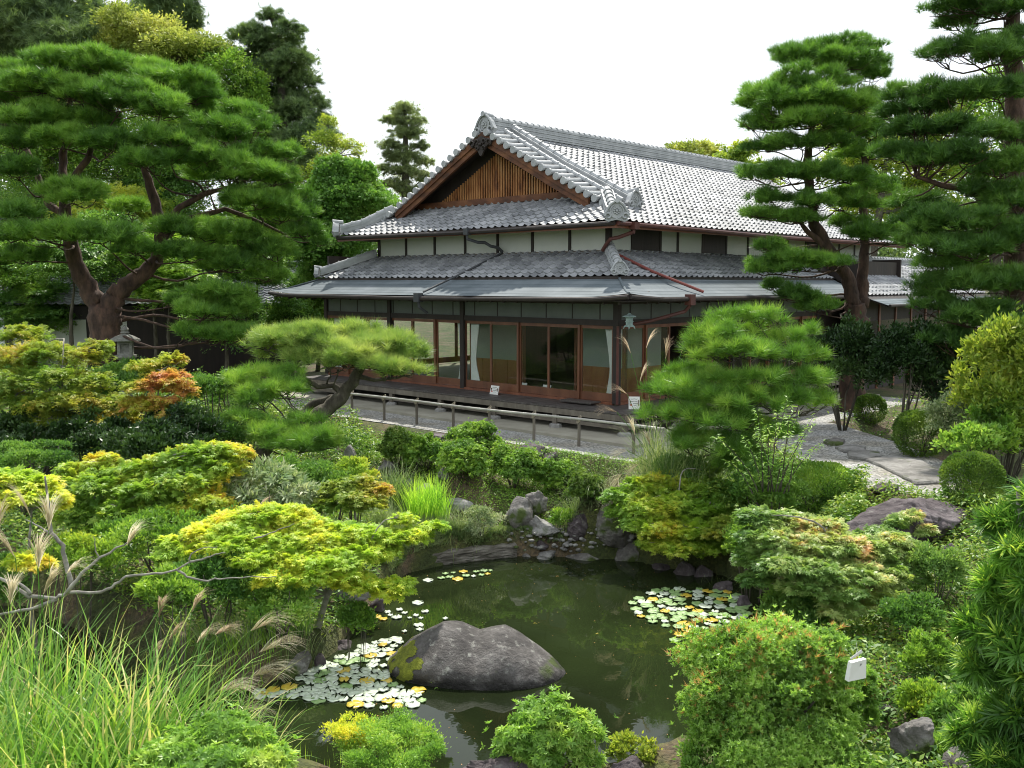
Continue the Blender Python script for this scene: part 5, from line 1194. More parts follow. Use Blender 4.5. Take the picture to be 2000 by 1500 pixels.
pads('small lily pad scattered beyond the left hump of the pond rock', 'scattered lily pads above the pond rock', [(735,1205,.8),(748,1210,.9),(762,1203,.8),(775,1207,.8),(790,1198,.8),(800,1208,.7),(812,1203,.8),(822,1208,.7),(818,1222,.8),(780,1192,.8),(830,1195,.7),(816,1178,.9),(790,1235,.6),(870,1210,.5),(872,1220,.5),(820,1230,.8),(757,1196,.7)], ['pad']*4+['pad_yellow'])
pads('lily pad under the old log on the far side of the pond', 'lily pads by the log', [(836,1134,.9),(862,1130,.9),(878,1128,.9),(894,1132,.9),(910,1126,.8),(925,1127,.8),(940,1124,.9),(952,1122,.9),(945,1116,.8),(905,1118,.8),(930,1118,.8),(870,1122,.7),(958,1115,.7),(885,1120,.7)], ['pad','pad_yellow','pad_green','pad_green'])
pads('lily pad in the crowded patch along the right bank', 'lily pads along the right bank', region([(1232,1180),(1260,1158),(1300,1150),(1370,1152),(1440,1160),(1465,1190),(1460,1225),(1400,1235),(1340,1228),(1285,1222),(1245,1205)], 92, .145, 1.05), ['pad_green']*5+['pad']*3+['pad_yellow'])
pads('lone lily pad drifting below the right-bank patch', 'stray lily pads near the orange-tipped bush', [(1330,1240,1.1),(1318,1252,.9),(1350,1255,1.0),(1328,1266,.9),(1345,1232,1.0),(1368,1246,.9),(1380,1262,.9)], ['pad_yellow','pad_yellow','pad_green'])
for px, py in ((1041,1219),(1162,1240)):
    q = G(px, py, WZ); v, f, a = foliage('lance', np.array([[q[0],q[1],WZ+.012]]), np.array([[1.,.3,0]]), np.array([[0,0,1.]]), .07); o = raw_mesh('fallen_leaf', v, [f], M['pad_yellow'], attr=a); tag(o, 'single fallen yellow leaf floating on open water '+('in mid pond' if px < 1100 else 'nearer the right lily pads'), 'leaf')

# ------------------------------------------------------------------ background trees and buildings
tree('cedar_tree', 'huge dark evergreen filling the top left corner', 'tree', 46, (60,560), [(30,60,120,90,0),(110,30,90,70,1),(150,90,80,50,-1),(20,150,90,60,0),(190,40,40,50,2),(90,180,120,70,2),(60,260,130,80,2)], 'cedar', 'spray', .42, 26000, trunk_r=.6, lobes=16, frac=.3, spr=.5)
tree('cedar_tree', 'dark evergreen crown behind the yellow-leaved tree', 'tree', 52, (330,560), [(330,10,55,40,0),(360,40,35,30,0),(300,50,60,40,2),(350,-30,40,40,0),(320,110,60,60,2)], 'cedar', 'spray', .42, 9000, trunk_r=.5, lobes=14, frac=.3, spr=.5)
tree('broadleaf_tree', 'broad yellow-flowering tree behind the big left pine', 'tree', 44, (330,560), [(240,50,50,35,0),(300,70,60,40,0),(350,95,70,35,-1),(400,105,50,35,0),(240,110,70,50,1),(330,150,90,50,1),(270,190,120,60,2),(430,110,40,26,0)], 'yellow_broad', 'leaf', .17, 70000, trunk_r=.4, lobes=26, frac=.25, spr=.5, upper=-.3, stray=.4, gaps=.3)
tree('broadleaf_tree', 'olive green tree right of the yellow-flowering one', 'tree', 43, (450,560), [(440,150,60,45,0),(480,170,40,40,0),(455,220,60,50,1),(500,200,28,40,0),(420,280,110,70,2),(520,290,60,60,2)], 'azalea', 'leaf', .15, 40000, trunk_r=.35, lobes=24, frac=.25, spr=.5, stray=.4, gaps=.3)
bl = [(530,35,26,16,0),(500,60,34,16,0),(562,60,28,16,-1),(590,60,8,8,0),(470,75,26,16,0),(535,85,50,20,0),(500,110,45,22,1),(570,115,45,22,-1),(540,145,60,22,0),(590,160,40,20,0),(520,185,60,24,1),(600,200,42,20,0),(560,225,70,24,0),(625,240,26,16,0),(600,265,60,26,-1),(540,285,70,30,1),(560,330,80,34,0),(610,330,50,30,0),(540,400,90,50,1),(580,460,80,50,1)]
tree('cedar_tree', 'tall ragged cedar with dark tiered sprays left of the house roof', 'tree', 45, (560,600), bl, 'cedar', 'spray', .26, 42000, trunk_r=.3, lobes=9, frac=.32, spr=.75, gaps=.42, stray=.45, trunk=[(565,600,0,.45),(560,300,0,.3),(545,100,0,.15),(530,25,0,.05)])
bl = [(790,215,26,14,0),(770,235,24,12,0),(808,240,26,12,0),(792,260,36,13,0),(765,285,26,12,0),(820,285,20,11,0),(790,305,38,14,0),(752,330,20,10,0),(830,315,18,10,0),(795,335,36,13,0),(770,360,30,12,0),(830,350,18,12,0),(805,375,34,14,0)]
tree('cedar_tree', 'slender pale conifer standing alone against the sky left of the gable', 'tree', 50, (790,560), bl, 'cedar_lite', 'spray', .20, 13000, trunk_r=.16, lobes=9, frac=.34, spr=.8, gaps=.45, stray=.5, trunk=[(792,560,0,.28),(792,380,0,.22),(792,260,0,.12),(792,205,0,.04)])
tree('broadleaf_tree', 'light airy tree with yellow branch tips reaching out over the sky', 'tree', 41, (640,560), [(640,280,45,22,0),(680,285,34,12,0),(640,240,22,14,0),(655,320,50,22,1),(620,350,50,26,1),(700,300,14,8,0)], 'lime_broad', 'leaf', .11, 12000, trunk_r=.12, lobes=20, frac=.3, spr=.5, fill=.9, gaps=.35)
tree('cypress_tree', 'dense bright green cypress against the left roof corner', 'tree', 36, (680,600), [(660,350,45,40,0),(700,350,40,35,0),(690,400,80,45,0),(640,430,50,50,0),(740,410,38,35,1),(620,390,30,36,0),(660,480,70,60,0),(600,480,40,60,0),(640,560,60,60,1)], 'hinoki', 'fan', .13, 110000, trunk_r=.3, lobes=26, frac=.22, spr=.5, upper=-.3)
tree('broadleaf_tree', 'rounded yellow-green treetop showing above the roof ridge', 'tree', 62, (1350,620), [(1345,300,50,22,0),(1320,310,36,18,0),(1380,305,34,22,0),(1345,335,70,26,2)], 'yellow_broad', 'leaf', .26, 12000, trunk_r=.3, lobes=20, frac=.25, spr=.5)
tree('broadleaf_tree', 'thin yellow-green tree behind the far end of the ridge', 'tree', 58, (1440,620), [(1430,310,36,20,0),(1455,295,24,20,0),(1450,335,46,24,1),(1480,360,40,40,1)], 'lime_broad', 'leaf', .22, 9000, trunk_r=.3, lobes=18, frac=.26, spr=.5, fill=.6)
tree('broadleaf_tree', 'sunlit lime green tree glowing through the gap between the right pines', 'tree', 52, (1680,620), [(1640,260,50,40,0),(1690,230,50,50,0),(1650,330,60,50,1),(1720,320,70,60,1),(1790,290,60,60,1),(1840,220,60,50,0),(1700,400,80,50,2),(1850,340,80,60,2),(1780,400,90,50,2)], 'lime_broad', 'leaf', .24, 34000, trunk_r=.4, lobes=22, frac=.24, spr=.5, fill=.5)
tree('broadleaf_tree', 'tall yellow-green tree at the right frame edge behind the pines', 'tree', 50, (1950,620), [(1930,240,60,60,0),(1990,180,60,60,0),(1960,340,90,70,1),(1900,450,100,60,2),(2020,480,100,80,2)], 'azalea', 'leaf', .24, 26000, trunk_r=.4, lobes=20, frac=.25)
# left neighbours
sh = empty('storehouse', at(330,600,36)*[1,1,0], R(20), 'pale-roofed outbuilding half hidden behind the big left pine', 'building')
mb = MB(); mb.box((-4.6,0,0),(4.6,5,2.7)); mb.build('wall', M['darkwood'], sh)
mb = MB(); mb.box((-4.4,-.03,.4),(-2.9,-.005,2.2)); mb.box((-2.7,-.03,.4),(-1.5,-.005,2.2)); mb.build('wall_panel', M['plaster'], sh)
tilesurf('roof', (0,-.9,2.75), (1,0,0), (0,1,.42), 3.7, lambda t: -5.4, lambda t: 5.4, M['tile'], sh, corners=False, spw=5)
tilesurf('roof', (0,5.9,2.75), (-1,0,0), (0,-1,.42), 3.7, lambda t: -5.4, lambda t: 5.4, M['tile'], sh, corners=False, spw=5)
mb = MB(); ridgebox(mb, [(-5.4,2.5,4.15),(5.4,2.5,4.15)], .3, .25, 3, .1); mb.build('ridge', M['tileridge'], sh)
sh2 = empty('white_building', at(120,600,42)*[1,1,0], R(8), 'white-walled building far back at the left between the tree trunks', 'building')
mb = MB(); mb.box((-3.5,0,0),(4.5,6,5.2)); mb.build('wall', M['plaster'], sh2)
mb = MB(); 
for x in (-2.4,-1.1,.4,2.0,3.2): mb.box((x,-.05,.0),(x+.16,-.004,5.0))
mb.box((-3.5,-.06,2.3),(4.5,-.052,2.5)); mb.build('timber_frame', M['darkwood'], sh2)
tilesurf('roof', (0,-.8,5.0), (1,0,0), (0,1,.5), 4.2, lambda t: -4.2, lambda t: 5.2, M['tile'], sh2, corners=False, spw=5)
tilesurf('roof', (0,6.8,5.0), (-1,0,0), (0,-1,.5), 4.2, lambda t: -5.2, lambda t: 4.2, M['tile'], sh2, corners=False, spw=5)
for i, (px, py, rw, rh, Y, mt_, lb) in enumerate([(300,500,90,46,33.5,'azalea','leafy tree veiling the roof of the pale-roofed outbuilding'),(140,510,100,46,33,'green_broad','leafy tree left of the big pine fork in front of the white-walled building'),(500,520,70,50,33,'green_broad','leafy tree between the pale-roofed outbuilding and the house'),(20,520,70,60,34,'azalea','sunlit tree at the left edge behind the lowest pine limbs'),(60,600,90,60,34,'green_broad','dim leafy tree at the left edge in front of the white-walled building'),(180,560,80,50,37,'lime_broad','yellow-green maple glowing behind the trunk of the big pine'),(330,560,80,45,33,'azalea','green maple in the fork behind the big pine'),(440,620,80,70,31,'green_broad','shaded green tree in front of the dark outbuilding wall'),
     (230,420,120,60,40,'lime_broad','pale lime tree seen through the branches of the big pine'),(560,640,60,70,34,'green_broad','dark shrubby tree under the left eave corner of the house'),(420,480,90,60,38,'azalea','leafy tree filling the gap below the right limbs of the big pine'),(60,440,110,90,42,'green_broad','green tree behind the lowest left limbs of the big pine'),(620,610,50,60,38,'azalea','small tree seen past the left end of the veranda')]):
    tree('garden_tree', lb, 'tree', Y, (px,700), [(px-rw*.4,py,rw*.6,rh*.7,0),(px+rw*.4,py-rh*.2,rw*.6,rh*.7,1),(px,py-rh*.4,rw*.6,rh*.6,0),(px,py+rh*.4,rw*.8,rh*.6,0)], mt_, 'leaf' if i % 2 else 'maple3', .11, 16000, trunk_r=.1, lobes=14, frac=.32, layers=True, flat=.5, fill=.5, spr=.6)
# dark hedge mass behind everything, seen through the gaps
for px, w, Y, t, lb in ((100,260,58,350,'dark tree belt closing the view behind the left buildings'),(520,240,60,400,'dark tree belt behind the left end of the house'),(1850,330,62,430,'dark tree belt behind the far right pines')):
    tree('tree_belt', lb, 'trees', Y, (px,640), [(px-w*.7,t+120,w*.5,130,0),(px,t+110,w*.5,140,1),(px+w*.7,t+120,w*.5,130,0)], 'cedar', 'leaf', .4, 16000, trunk_r=.3, lobes=40, frac=.2, upper=-.6)
# stone lantern
lq = at(246,700,27.0); e = empty('stone_lantern', (lq[0],lq[1],h1(lq[0],lq[1])), R(15), 'mossy stone lantern beside the trunk of the big left pine', 'stone lantern')
zt_ = at(246,640,27.0)[2] - h1(lq[0],lq[1]); s = 1.0
M['oldstone'] = rockmat('old_stone', [(0.3,(0.12,0.12,0.10)),(0.5,(0.24,0.24,0.21)),(0.75,(0.38,0.38,0.34))], .3, .3)
mb = MB(); mb.lathe([(.30,-.1),(.30,.08),(.16,.14),(.15,zt_-.95),(.24,zt_-.90),(.30,zt_-.84),(.30,zt_-.78)], (0,0,0), 12); mb.build('pillar', M['oldstone'], e)
mb = MB(); w = .20
for sx in (-1,1):
    for sy in (-1,1): mb.box((sx*w,sy*w,zt_-.78),(sx*w*.62,sy*w*.62,zt_-.40))
mb.box((-w*.98,-w*.98,zt_-.78),(w*.98,w*.98,zt_-.70)); mb.box((-w*.98,-w*.98,zt_-.46),(w*.98,w*.98,zt_-.40)); mb.box((-w*.55,-w*.55,zt_-.72),(w*.55,w*.55,zt_-.42)); mb.build('fire_box', M['oldstone'], e)
mb = MB(); mb.lathe([(.30,-.40),(.42,-.37),(.40,-.32),(.25,-.24),(.12,-.19),(.10,-.17)], (0,0,zt_), 6); mb.build('roof_stone', M['oldstone'], e)
mb = MB(); mb.lathe([(.08,-.18),(.13,-.14),(.09,-.10),(.12,-.05),(.09,.0),(.03,.05),(.005,.07)], (0,0,zt_), 12); mb.build('finial', M['oldstone'], e)
# twig fence
q0, q1 = at(395,720,28.5), at(520,712,27.5); e = empty('twig_fence', (q0[0],q0[1],h1(q0[0],q0[1])), 0, 'low rustic fence of thin dark stakes left of the small leaning pine', 'fence')
mb = MB(); z0 = e.location.z
for k in range(26):
    t = k/25; q = q0*(1-t)+q1*t; mb.tube([(q[0],q[1],z0-.1),(q[0]+.01,q[1],z0+.55+.05*math.sin(k*5))], .014, 5)
mb.build('stakes', M['darkwood'], e, local=False); mb = MB()
for z in (.22,.45): mb.tube([(q0[0],q0[1]-.03,z0+z),(q1[0],q1[1]-.03,z0+z)], .018, 6)
mb.build('rail', M['redwood'], e, local=False)

n = 260; q = rng.uniform(POND.min(0), POND.max(0), (n*3, 2)); q = q[sdf(q, POND) < -.15][:n]; P = np.column_stack([q, np.full(len(q), WZ+.004)])
v, f, a = foliage('leaf', P, norm(rng.normal(size=P.shape)*[1,1,.02]), norm(rng.normal(size=P.shape)*.04+[0,0,1]), .022*rng.uniform(.4,1.4,len(P))); o = raw_mesh('floating_litter', v, [f], M['pieris_tip'], attr=a); tag(o, 'tiny leaves and specks drifting on the pond', 'leaf litter', kind='stuff')
for (px,py,rw,rh,Y,mt_,lb) in [(90,330,120,90,44,'azalea','broad green tree far behind the left limbs of the big pine'),(330,380,110,70,43,'green_broad','broad green tree far behind the fork of the big pine'),(500,450,80,80,41,'azalea','green tree rising behind the outbuilding, left of the house'),(200,480,90,60,36,'green_broad','green tree pressed against the roof of the white-walled building')]:
    tree('broadleaf_tree', lb, 'tree', Y, (px,700), [(px-rw*.4,py,rw*.6,rh*.7,0),(px+rw*.4,py-rh*.2,rw*.6,rh*.7,1),(px,py-rh*.5,rw*.6,rh*.6,0),(px,py+rh*.5,rw*.8,rh*.7,0)], mt_, 'leaf', .15, 22000, trunk_r=.15, lobes=20, frac=.28, spr=.5)

tree('broadleaf_tree', 'olive tree closing the gap in the crown of the big left pine', 'tree', 43, (240,700), [(180,270,90,60,0),(270,290,90,60,0),(340,250,70,50,1),(100,300,80,60,0),(230,340,110,60,1)], 'azalea', 'leaf', .16, 30000, trunk_r=.15, lobes=22, frac=.28, spr=.5)
# ------------------------------------------------------------------ pines
pine('pine_tree', 'huge spreading pine with a forked trunk filling the left side',
 [[(205,712,0,.50),(207,650,0,.44),(206,600,0,.46)],
  [(203,606,0,.34),(174,570,0,.28),(147,513,-.2,.23),(128,430,-.3,.17),(124,364,-.3,.14),(124,315,0,.11),(128,250,0,.08),(140,180,0,.05)],
  [(210,604,0,.34),(232,568,0,.27),(266,545,.1,.24),(306,509,.2,.20),(316,447,.2,.17),(300,385,.3,.14),(282,331,.3,.10),(300,250,.3,.07),(330,200,.3,.04)],
  [(124,368,-.3,.11),(150,340,-.4,.10),(172,310,-.5,.09),(180,280,-.6,.06)],
  [(128,420,-.3,.11),(95,400,-.2,.10),(76,350,0,.09),(54,294,.2,.07),(0,262,.4,.05)],
  [(314,450,.2,.11),(350,405,0,.09),(400,378,-.2,.08),(450,365,-.3,.05)],
  [(316,470,.2,.10),(360,430,.6,.09),(440,408,.8,.07),(500,430,.9,.05),(560,460,1,.03)]],
 [(60,150,75,32,.4),(130,128,75,22,0),(200,135,70,24,-.3),(275,145,75,26,.2),(340,160,70,28,-.2),(385,190,55,34,0),(70,175,80,28,-.8),
  (20,195,60,30,0),(150,185,62,30,-1.2),(235,200,75,32,-1.0),(310,215,70,30,-1.4),(180,240,60,24,-.6),(55,235,70,26,-1.0),(400,235,40,30,.5),
  (470,222,45,20,.2),(495,250,40,26,-.2),(440,265,60,26,-.8),(130,280,60,22,-1.4),(220,285,70,24,-1.6),(330,275,60,26,-1.8),(25,280,50,20,-1.2),
  (500,300,55,22,-.5),(560,305,38,20,0),(410,315,70,24,-1.2),(290,320,55,20,-2.0),(30,335,50,22,-1.4),(470,345,70,24,-1.0),(540,350,50,22,-.3),(575,385,36,22,.2),(400,345,46,18,.8),
  (500,395,60,22,-.8),(550,420,55,24,0),(590,455,48,20,.3),(630,475,20,10,.6),(145,385,62,24,-1.5),(40,420,65,26,-1.8),(250,410,40,20,1.2),
  (110,462,75,22,-2.0),(20,465,50,22,-1.8),(200,465,70,24,-1.8),(265,490,45,24,-1.6),(330,450,50,22,-1.0),(400,460,60,24,-.8),(470,470,60,26,-.4),(370,500,50,24,-1.0),(530,495,50,24,.3),(450,520,60,26,-.3),(520,540,45,24,.4),(50,505,60,18,-1.2),
  (430,575,60,26,-1.0),(400,610,60,26,-1.4),(460,610,48,34,-.8),(390,655,50,26,-1.6),(450,655,56,26,-1.2),(345,590,30,20,-.5)],
 27.5, 'needle', 'tuft', .25, dens=88, limbr=.035, lob=.34, nlob=14, fat=1.12)
pine('pine_tree', 'low leaning pine with a thick slanting trunk left of the veranda',
 [[(590,838,-.2,.19),(620,815,0,.18),(655,785,.1,.155),(685,752,.2,.13),(700,725,.2,.11),(712,700,.2,.08)],
  [(575,822,.2,.09),(610,790,.3,.085),(645,778,.2,.08),(668,770,.2,.07)],
  [(668,768,.2,.075),(650,752,.1,.065),(620,755,0,.06),(595,740,-.1,.055),(578,710,-.1,.045),(550,698,0,.03)],
  [(700,735,.2,.06),(730,742,.1,.04),(775,738,0,.03)]],
 [(515,672,34,18,0),(560,665,50,20,-.2),(610,668,52,22,.1),(545,690,40,14,.3),(640,690,46,24,-.4),(680,660,52,18,.5),(720,655,40,16,.6),(600,700,40,14,-.3),
  (690,700,50,22,-.5),(740,690,46,24,-.2),(780,680,42,22,.2),(800,700,36,16,0),(740,715,50,18,-.6),(790,725,40,12,-.3),(660,715,36,14,-.5),(700,680,40,14,0)],
 20.3, 'needle_lite', 'tuft_fine', .235, dens=66, bark='darkbark', limbr=.026, lob=.36, nlob=13, ups=.8, core=False, fat=1.3)
pine('pine_tree', 'dark low pine boughs below the leaning trunk at the bank',
 [[(500,905,0,.16),(512,885,0,.15),(530,862,0,.11),(560,830,.2,.07),(600,800,.3,.03)]],
 [(480,820,42,14,0),(520,840,44,16,-.2),(560,855,55,18,-.3),(610,850,48,16,-.2),(650,865,34,14,0),(530,868,50,14,-.5),(600,875,48,14,-.4),(500,780,50,18,.5),(560,760,50,18,.8),(480,745,40,16,.9),(540,730,50,16,1.0),(600,820,40,12,.2)],
 18.6, 'needle_mid', 'tuft_fine', .21, dens=75, bark='darkbark', limbr=.02, nlob=8)
pine('pine_tree', 'bushy bright green pine at the right corner of the veranda',
 [[(1470,900,0,.13),(1462,850,0,.12),(1455,800,0,.11),(1448,740,0,.09),(1440,700,0,.07),(1425,660,0,.05)],
  [(1455,790,0,.08),(1470,750,.1,.07),(1473,710,.1,.055),(1490,690,.1,.04),(1520,670,.1,.03)]],
 [(1400,632,30,20,0),(1445,620,22,15,.1),(1480,622,26,16,.2),(1520,625,24,18,0),(1420,655,46,20,-.4),(1380,665,40,18,-.2),(1475,655,34,16,.3),(1540,665,32,18,-.1),(1580,650,20,12,.2),(1360,680,24,14,0),
  (1450,690,56,16,-.7),(1530,695,44,18,-.5),(1400,695,40,14,-.5),(1585,700,28,22,0),(1360,725,36,16,.2),(1320,745,36,18,.3),(1300,770,44,22,0),(1410,745,46,14,-.6),(1480,745,50,16,-.9),(1550,745,48,20,-.6),(1600,745,26,16,0),(1350,770,54,22,-.6),
  (1440,785,60,20,-1.0),(1520,790,60,22,-.9),(1590,790,36,18,-.3),(1290,810,40,18,-.1),(1350,815,56,20,-.9),(1430,830,60,20,-1.2),(1400,870,60,22,-1.0),(1490,850,60,22,-.9),(1340,860,44,22,-.7),(1450,905,60,20,-1.0)],
 17.6, 'needle_mid', 'tuft_fine', .235, dens=66, bark='darkbark', limbr=.028, nlob=14, lob=.30, ups=.65, core=False, fat=1.25)
pine('pine_tree', 'tall two-stemmed pine with layered pads in front of the right wing',
 [[(1660,815,0,.36),(1668,720,0,.33),(1675,640,0,.31),(1670,590,0,.27)],
  [(1668,595,0,.20),(1655,540,0,.18),(1620,490,-.2,.16),(1590,440,-.2,.15),(1582,380,-.2,.13),(1575,320,-.1,.11),(1585,250,0,.09),(1610,180,0,.06),(1630,120,0,.03)],
  [(1682,600,.1,.20),(1683,545,.2,.16),(1690,480,.3,.13),(1685,400,.4,.11),(1690,320,.4,.08),(1670,240,.4,.05)],
  [(1625,495,-.2,.10),(1600,470,-.3,.09),(1575,450,-.4,.07),(1560,430,-.5,.04)]],
 [(1560,118,56,22,0),(1620,100,70,22,.2),(1690,92,40,18,.4),(1650,125,70,18,-.4),(1700,128,36,16,.2),(1700,150,40,22,0),
  (1560,160,50,20,-.8),(1610,165,60,24,-1.0),(1500,190,52,20,-.3),(1480,205,34,14,0),(1570,200,70,24,-1.2),(1650,205,60,24,-.8),(1520,220,50,18,-.8),(1690,210,46,24,.1),
  (1470,245,32,14,0),(1510,248,46,16,-.4),(1590,240,60,18,-1.4),(1660,250,50,18,-.8),(1710,260,40,20,0),(1500,288,46,18,-.3),(1560,282,60,16,-1.0),(1620,280,50,16,-1.0),(1700,300,50,20,.2),
  (1480,345,44,16,-.3),(1540,340,58,20,-1.0),(1600,345,60,20,-1.3),(1660,350,50,20,-.6),(1510,390,46,12,-.5),(1480,420,36,10,-.5),(1530,422,52,12,-.8),(1500,425,40,10,-.2),(1600,395,50,18,-1.2),(1650,400,50,24,-.2),(1700,370,50,18,.6),
  (1560,430,50,12,-1.0),(1660,440,40,14,.4),(1500,485,40,14,-.6),(1530,505,36,14,-.8),(1500,528,44,16,-.8),(1560,520,50,16,-1.1),(1620,515,50,16,-1.4),(1690,460,46,22,-.8),(1740,465,50,24,-.6),(1790,455,40,20,-.3),(1510,560,30,12,-.6),(1560,580,40,14,-1.0),(1590,600,40,20,-1.0)],
 26.0, 'needle', 'tuft', .22, dens=98, limbr=.03, nlob=13, lob=.34, fat=1.15)
pine('pine_tree', 'dark tall pine cut off by the right edge of the frame',
 [[(1985,800,0,.36),(1990,600,0,.33),(1992,450,0,.28),(1985,300,0,.24),(1982,180,0,.20),(1975,60,0,.16),(1985,-60,0,.1)],
  [(1990,520,0,.13),(1950,430,-.2,.10),(1900,370,-.4,.09),(1840,362,-.5,.06),(1790,345,-.6,.04)]],
 [(1850,20,40,22,0),(1900,12,60,22,-.3),(1960,20,60,24,-.6),(1870,50,36,14,.2),(1830,108,40,20,0),(1880,100,60,22,-.6),(1950,110,60,24,-1.0),(2000,95,50,30,-.6),
  (1760,190,40,18,0),(1820,185,50,18,-.4),(1880,190,60,20,-.9),(1950,185,60,20,-1.0),(1750,225,36,14,.2),(1800,215,50,14,-.2),(1790,255,50,16,-.3),(1850,255,60,18,-.8),(1920,262,60,22,-1.1),(1990,270,60,24,-.9),(1750,262,36,14,0),
  (1760,305,50,16,-.2),(1820,318,60,18,-.8),(1890,310,60,20,-1.2),(1960,330,60,24,-1.2),(1990,400,60,30,-1.0),(1800,395,36,14,.4),(1920,380,60,18,-.6),
  (1790,430,46,22,-.4),(1850,435,60,24,-.9),(1920,440,60,28,-1.2),(1980,470,60,30,-1.1),(1760,400,36,18,0),(1810,475,60,24,-.8),(1890,490,70,24,-1.2),(1850,520,60,18,-.4),(1830,560,50,20,-.3),(1900,560,70,28,-.9),(1970,560,60,34,-1.0),(1820,600,46,26,-.4),(1880,620,70,30,-.8),(1960,630,70,34,-1.0),(1850,665,46,26,-.5),(1920,690,60,30,-.7)],
 21.5, 'needle_dark', 'tuft', .22, dens=98, limbr=.03, nlob=13, lob=.34, fat=1.3)

# ------------------------------------------------------------------ maples
def maple(label, Y, base, blobs, mat, size=.075, n=9000, tr_=None, kind='maple', bark='greybark', r=.05, fill=.55, flat=.75, lobes=20, frac=.30):
    return tree('maple_tree', label, 'maple tree', Y, base, blobs, mat, kind, size, n, bark, r, lobes=lobes, frac=frac, flat=flat, layers=True, trunk=tr_, fill=fill, upper=-.4, spr=.65, per=34)
maple('orange and green maple at the left edge under the big pine', 19.0, (120,860), [(30,700,60,26,.6),(90,690,60,24,.4),(160,700,50,22,.4),(190,680,30,20,.6),(40,740,60,26,0),(110,740,60,24,-.2),(180,750,50,24,0),(140,780,60,20,-.4),(80,790,50,20,-.4),(210,790,50,22,-.2),(190,820,50,16,-.5),(100,820,40,16,-.5),(20,780,40,20,-.2),(250,820,30,18,-.2),(50,655,50,22,1.2)], 'maple_or', 0.068, 39000, kind='maple3')
maple('small maple turning red at its top, right of the orange one', 18.6, (300,850), [(285,715,34,16,.2),(335,705,26,18,.4),(330,740,44,18,0),(280,755,40,16,-.2),(355,760,30,18,0),(310,790,40,18,-.3),(265,790,30,18,-.2),(325,820,26,14,-.5)], 'maple_red', 0.068, 13500, kind='maple3')
maple('yellow-green maple hedge in the left middle ground, in front of the dark hollow', 14.6, (300,1040), [(150,925,40,22,.2),(200,905,36,22,.2),(190,950,60,30,-.2),(250,925,50,24,.1),(300,915,46,24,.1),(290,960,60,30,-.3),(350,900,46,24,.1),(400,885,46,22,.2),(440,880,44,16,.2),(370,940,60,30,-.2),(430,915,50,24,0),(240,1000,60,30,-.5),(330,1010,60,30,-.6),(400,990,50,30,-.5),(150,1000,50,30,-.4),(180,1050,50,24,-.7),(420,1030,34,16,-.6),(470,890,24,12,.1)], 'maple_grn', 0.064, 51000)
maple('yellow maple spray at the left edge behind the plumes', 12.4, (50,1060), [(20,935,44,20,0),(70,945,40,20,0),(30,970,50,24,-.2),(90,975,36,22,-.1),(40,1100,30,20,-.8),(80,1105,24,16,-.8),(110,985,24,16,.1)], 'maple_yel', .075, 8000)
maple('wide yellow maple leaning over the pond on a curved grey trunk', 12.4, (612,1262),
  [(400,1040,46,18,0),(450,1020,50,20,.2),(510,1005,50,20,.3),(560,1005,46,18,.3),(600,1025,46,18,.2),(380,1075,44,18,-.2),(440,1060,54,20,-.2),(500,1050,50,20,0),(560,1050,56,20,0),(620,1055,50,20,0),(670,1040,46,18,.2),(720,1045,44,18,.2),(770,1050,36,16,.2),(810,1045,34,14,.2),(850,1030,26,12,.3),(790,1015,26,12,.4),(700,1075,56,20,0),(640,1090,56,20,-.3),(560,1090,54,20,-.3),(500,1090,46,18,-.4),(600,1120,50,20,-.5),(540,1130,46,20,-.6),(660,1120,46,20,-.4),(340,1060,30,14,-.1),(325,1090,26,16,-.3),(740,1075,40,14,.1),(700,1140,46,18,-.3),(760,1150,44,14,-.2),(780,1140,30,12,-.2)],
  'maple_yel', 0.056, 90000, tr_=[(612,1262,0,.055),(618,1235,0,.05),(628,1200,0,.045),(640,1160,0,.04),(665,1130,0,.035),(700,1100,0,.025)], r=.045)
maple('orange-tipped small maple above the bright iris blades', 14.6, (700,1010), [(660,955,34,16,0),(700,945,34,16,.1),(735,960,30,16,0),(690,975,44,18,-.2),(640,985,30,14,-.2),(720,985,34,14,-.3)], 'maple_or', 0.056, 13500)
maple('yellow maple bush with an orange patch on the right bank of the pond', 16.3, (1330,1100), [(1210,970,30,16,.2),(1250,950,36,20,.3),(1300,940,44,20,.4),(1350,945,44,20,.4),(1390,955,44,20,.3),(1430,965,40,20,.2),(1250,990,46,22,0),(1310,985,50,24,0),(1370,990,50,24,0),(1430,1000,40,22,0),(1270,1025,50,22,-.3),(1340,1030,50,24,-.3),(1400,1035,46,22,-.3),(1330,1065,46,16,-.5),(1390,1070,36,14,-.5),(1380,915,24,10,.5),(1290,1060,40,20,-.4),(1220,1000,34,20,.1)], 'maple_gold', 0.060, 90000)
maple('small orange maple tip glowing between the yellow bush and the pale maple', 15.6, (1420,1120), [(1420,1020,26,14,0),(1440,1040,22,12,0),(1400,1045,24,12,-.1)], 'maple_or', .055, 5000, tr_=[(1530,1130,0,.02),(1475,1075,0,.015),(1428,1035,0,.008)])
maple('pale green maple with reddish leaf tips in front of the big rough rock', 12.2, (1620,1240), [(1480,1010,40,18,.4),(1540,1020,50,20,.4),(1600,1030,50,20,.3),(1500,1050,50,22,.1),(1570,1060,56,22,0),(1640,1060,56,22,0),(1700,1070,50,22,.1),(1750,1060,40,20,.2),(1790,1080,30,20,.1),(1470,1090,34,18,0),(1530,1100,50,22,-.3),(1600,1110,56,22,-.4),(1680,1120,56,22,-.4),(1750,1120,46,22,-.2),(1790,1130,30,16,0),(1480,1130,34,14,-.2),(1570,1145,50,16,-.5),(1640,1155,50,18,-.6),(1720,1165,50,18,-.5),(1640,1190,40,14,-.7),(1450,1090,20,12,.1)], 'maple_pale', 0.060, 69000)
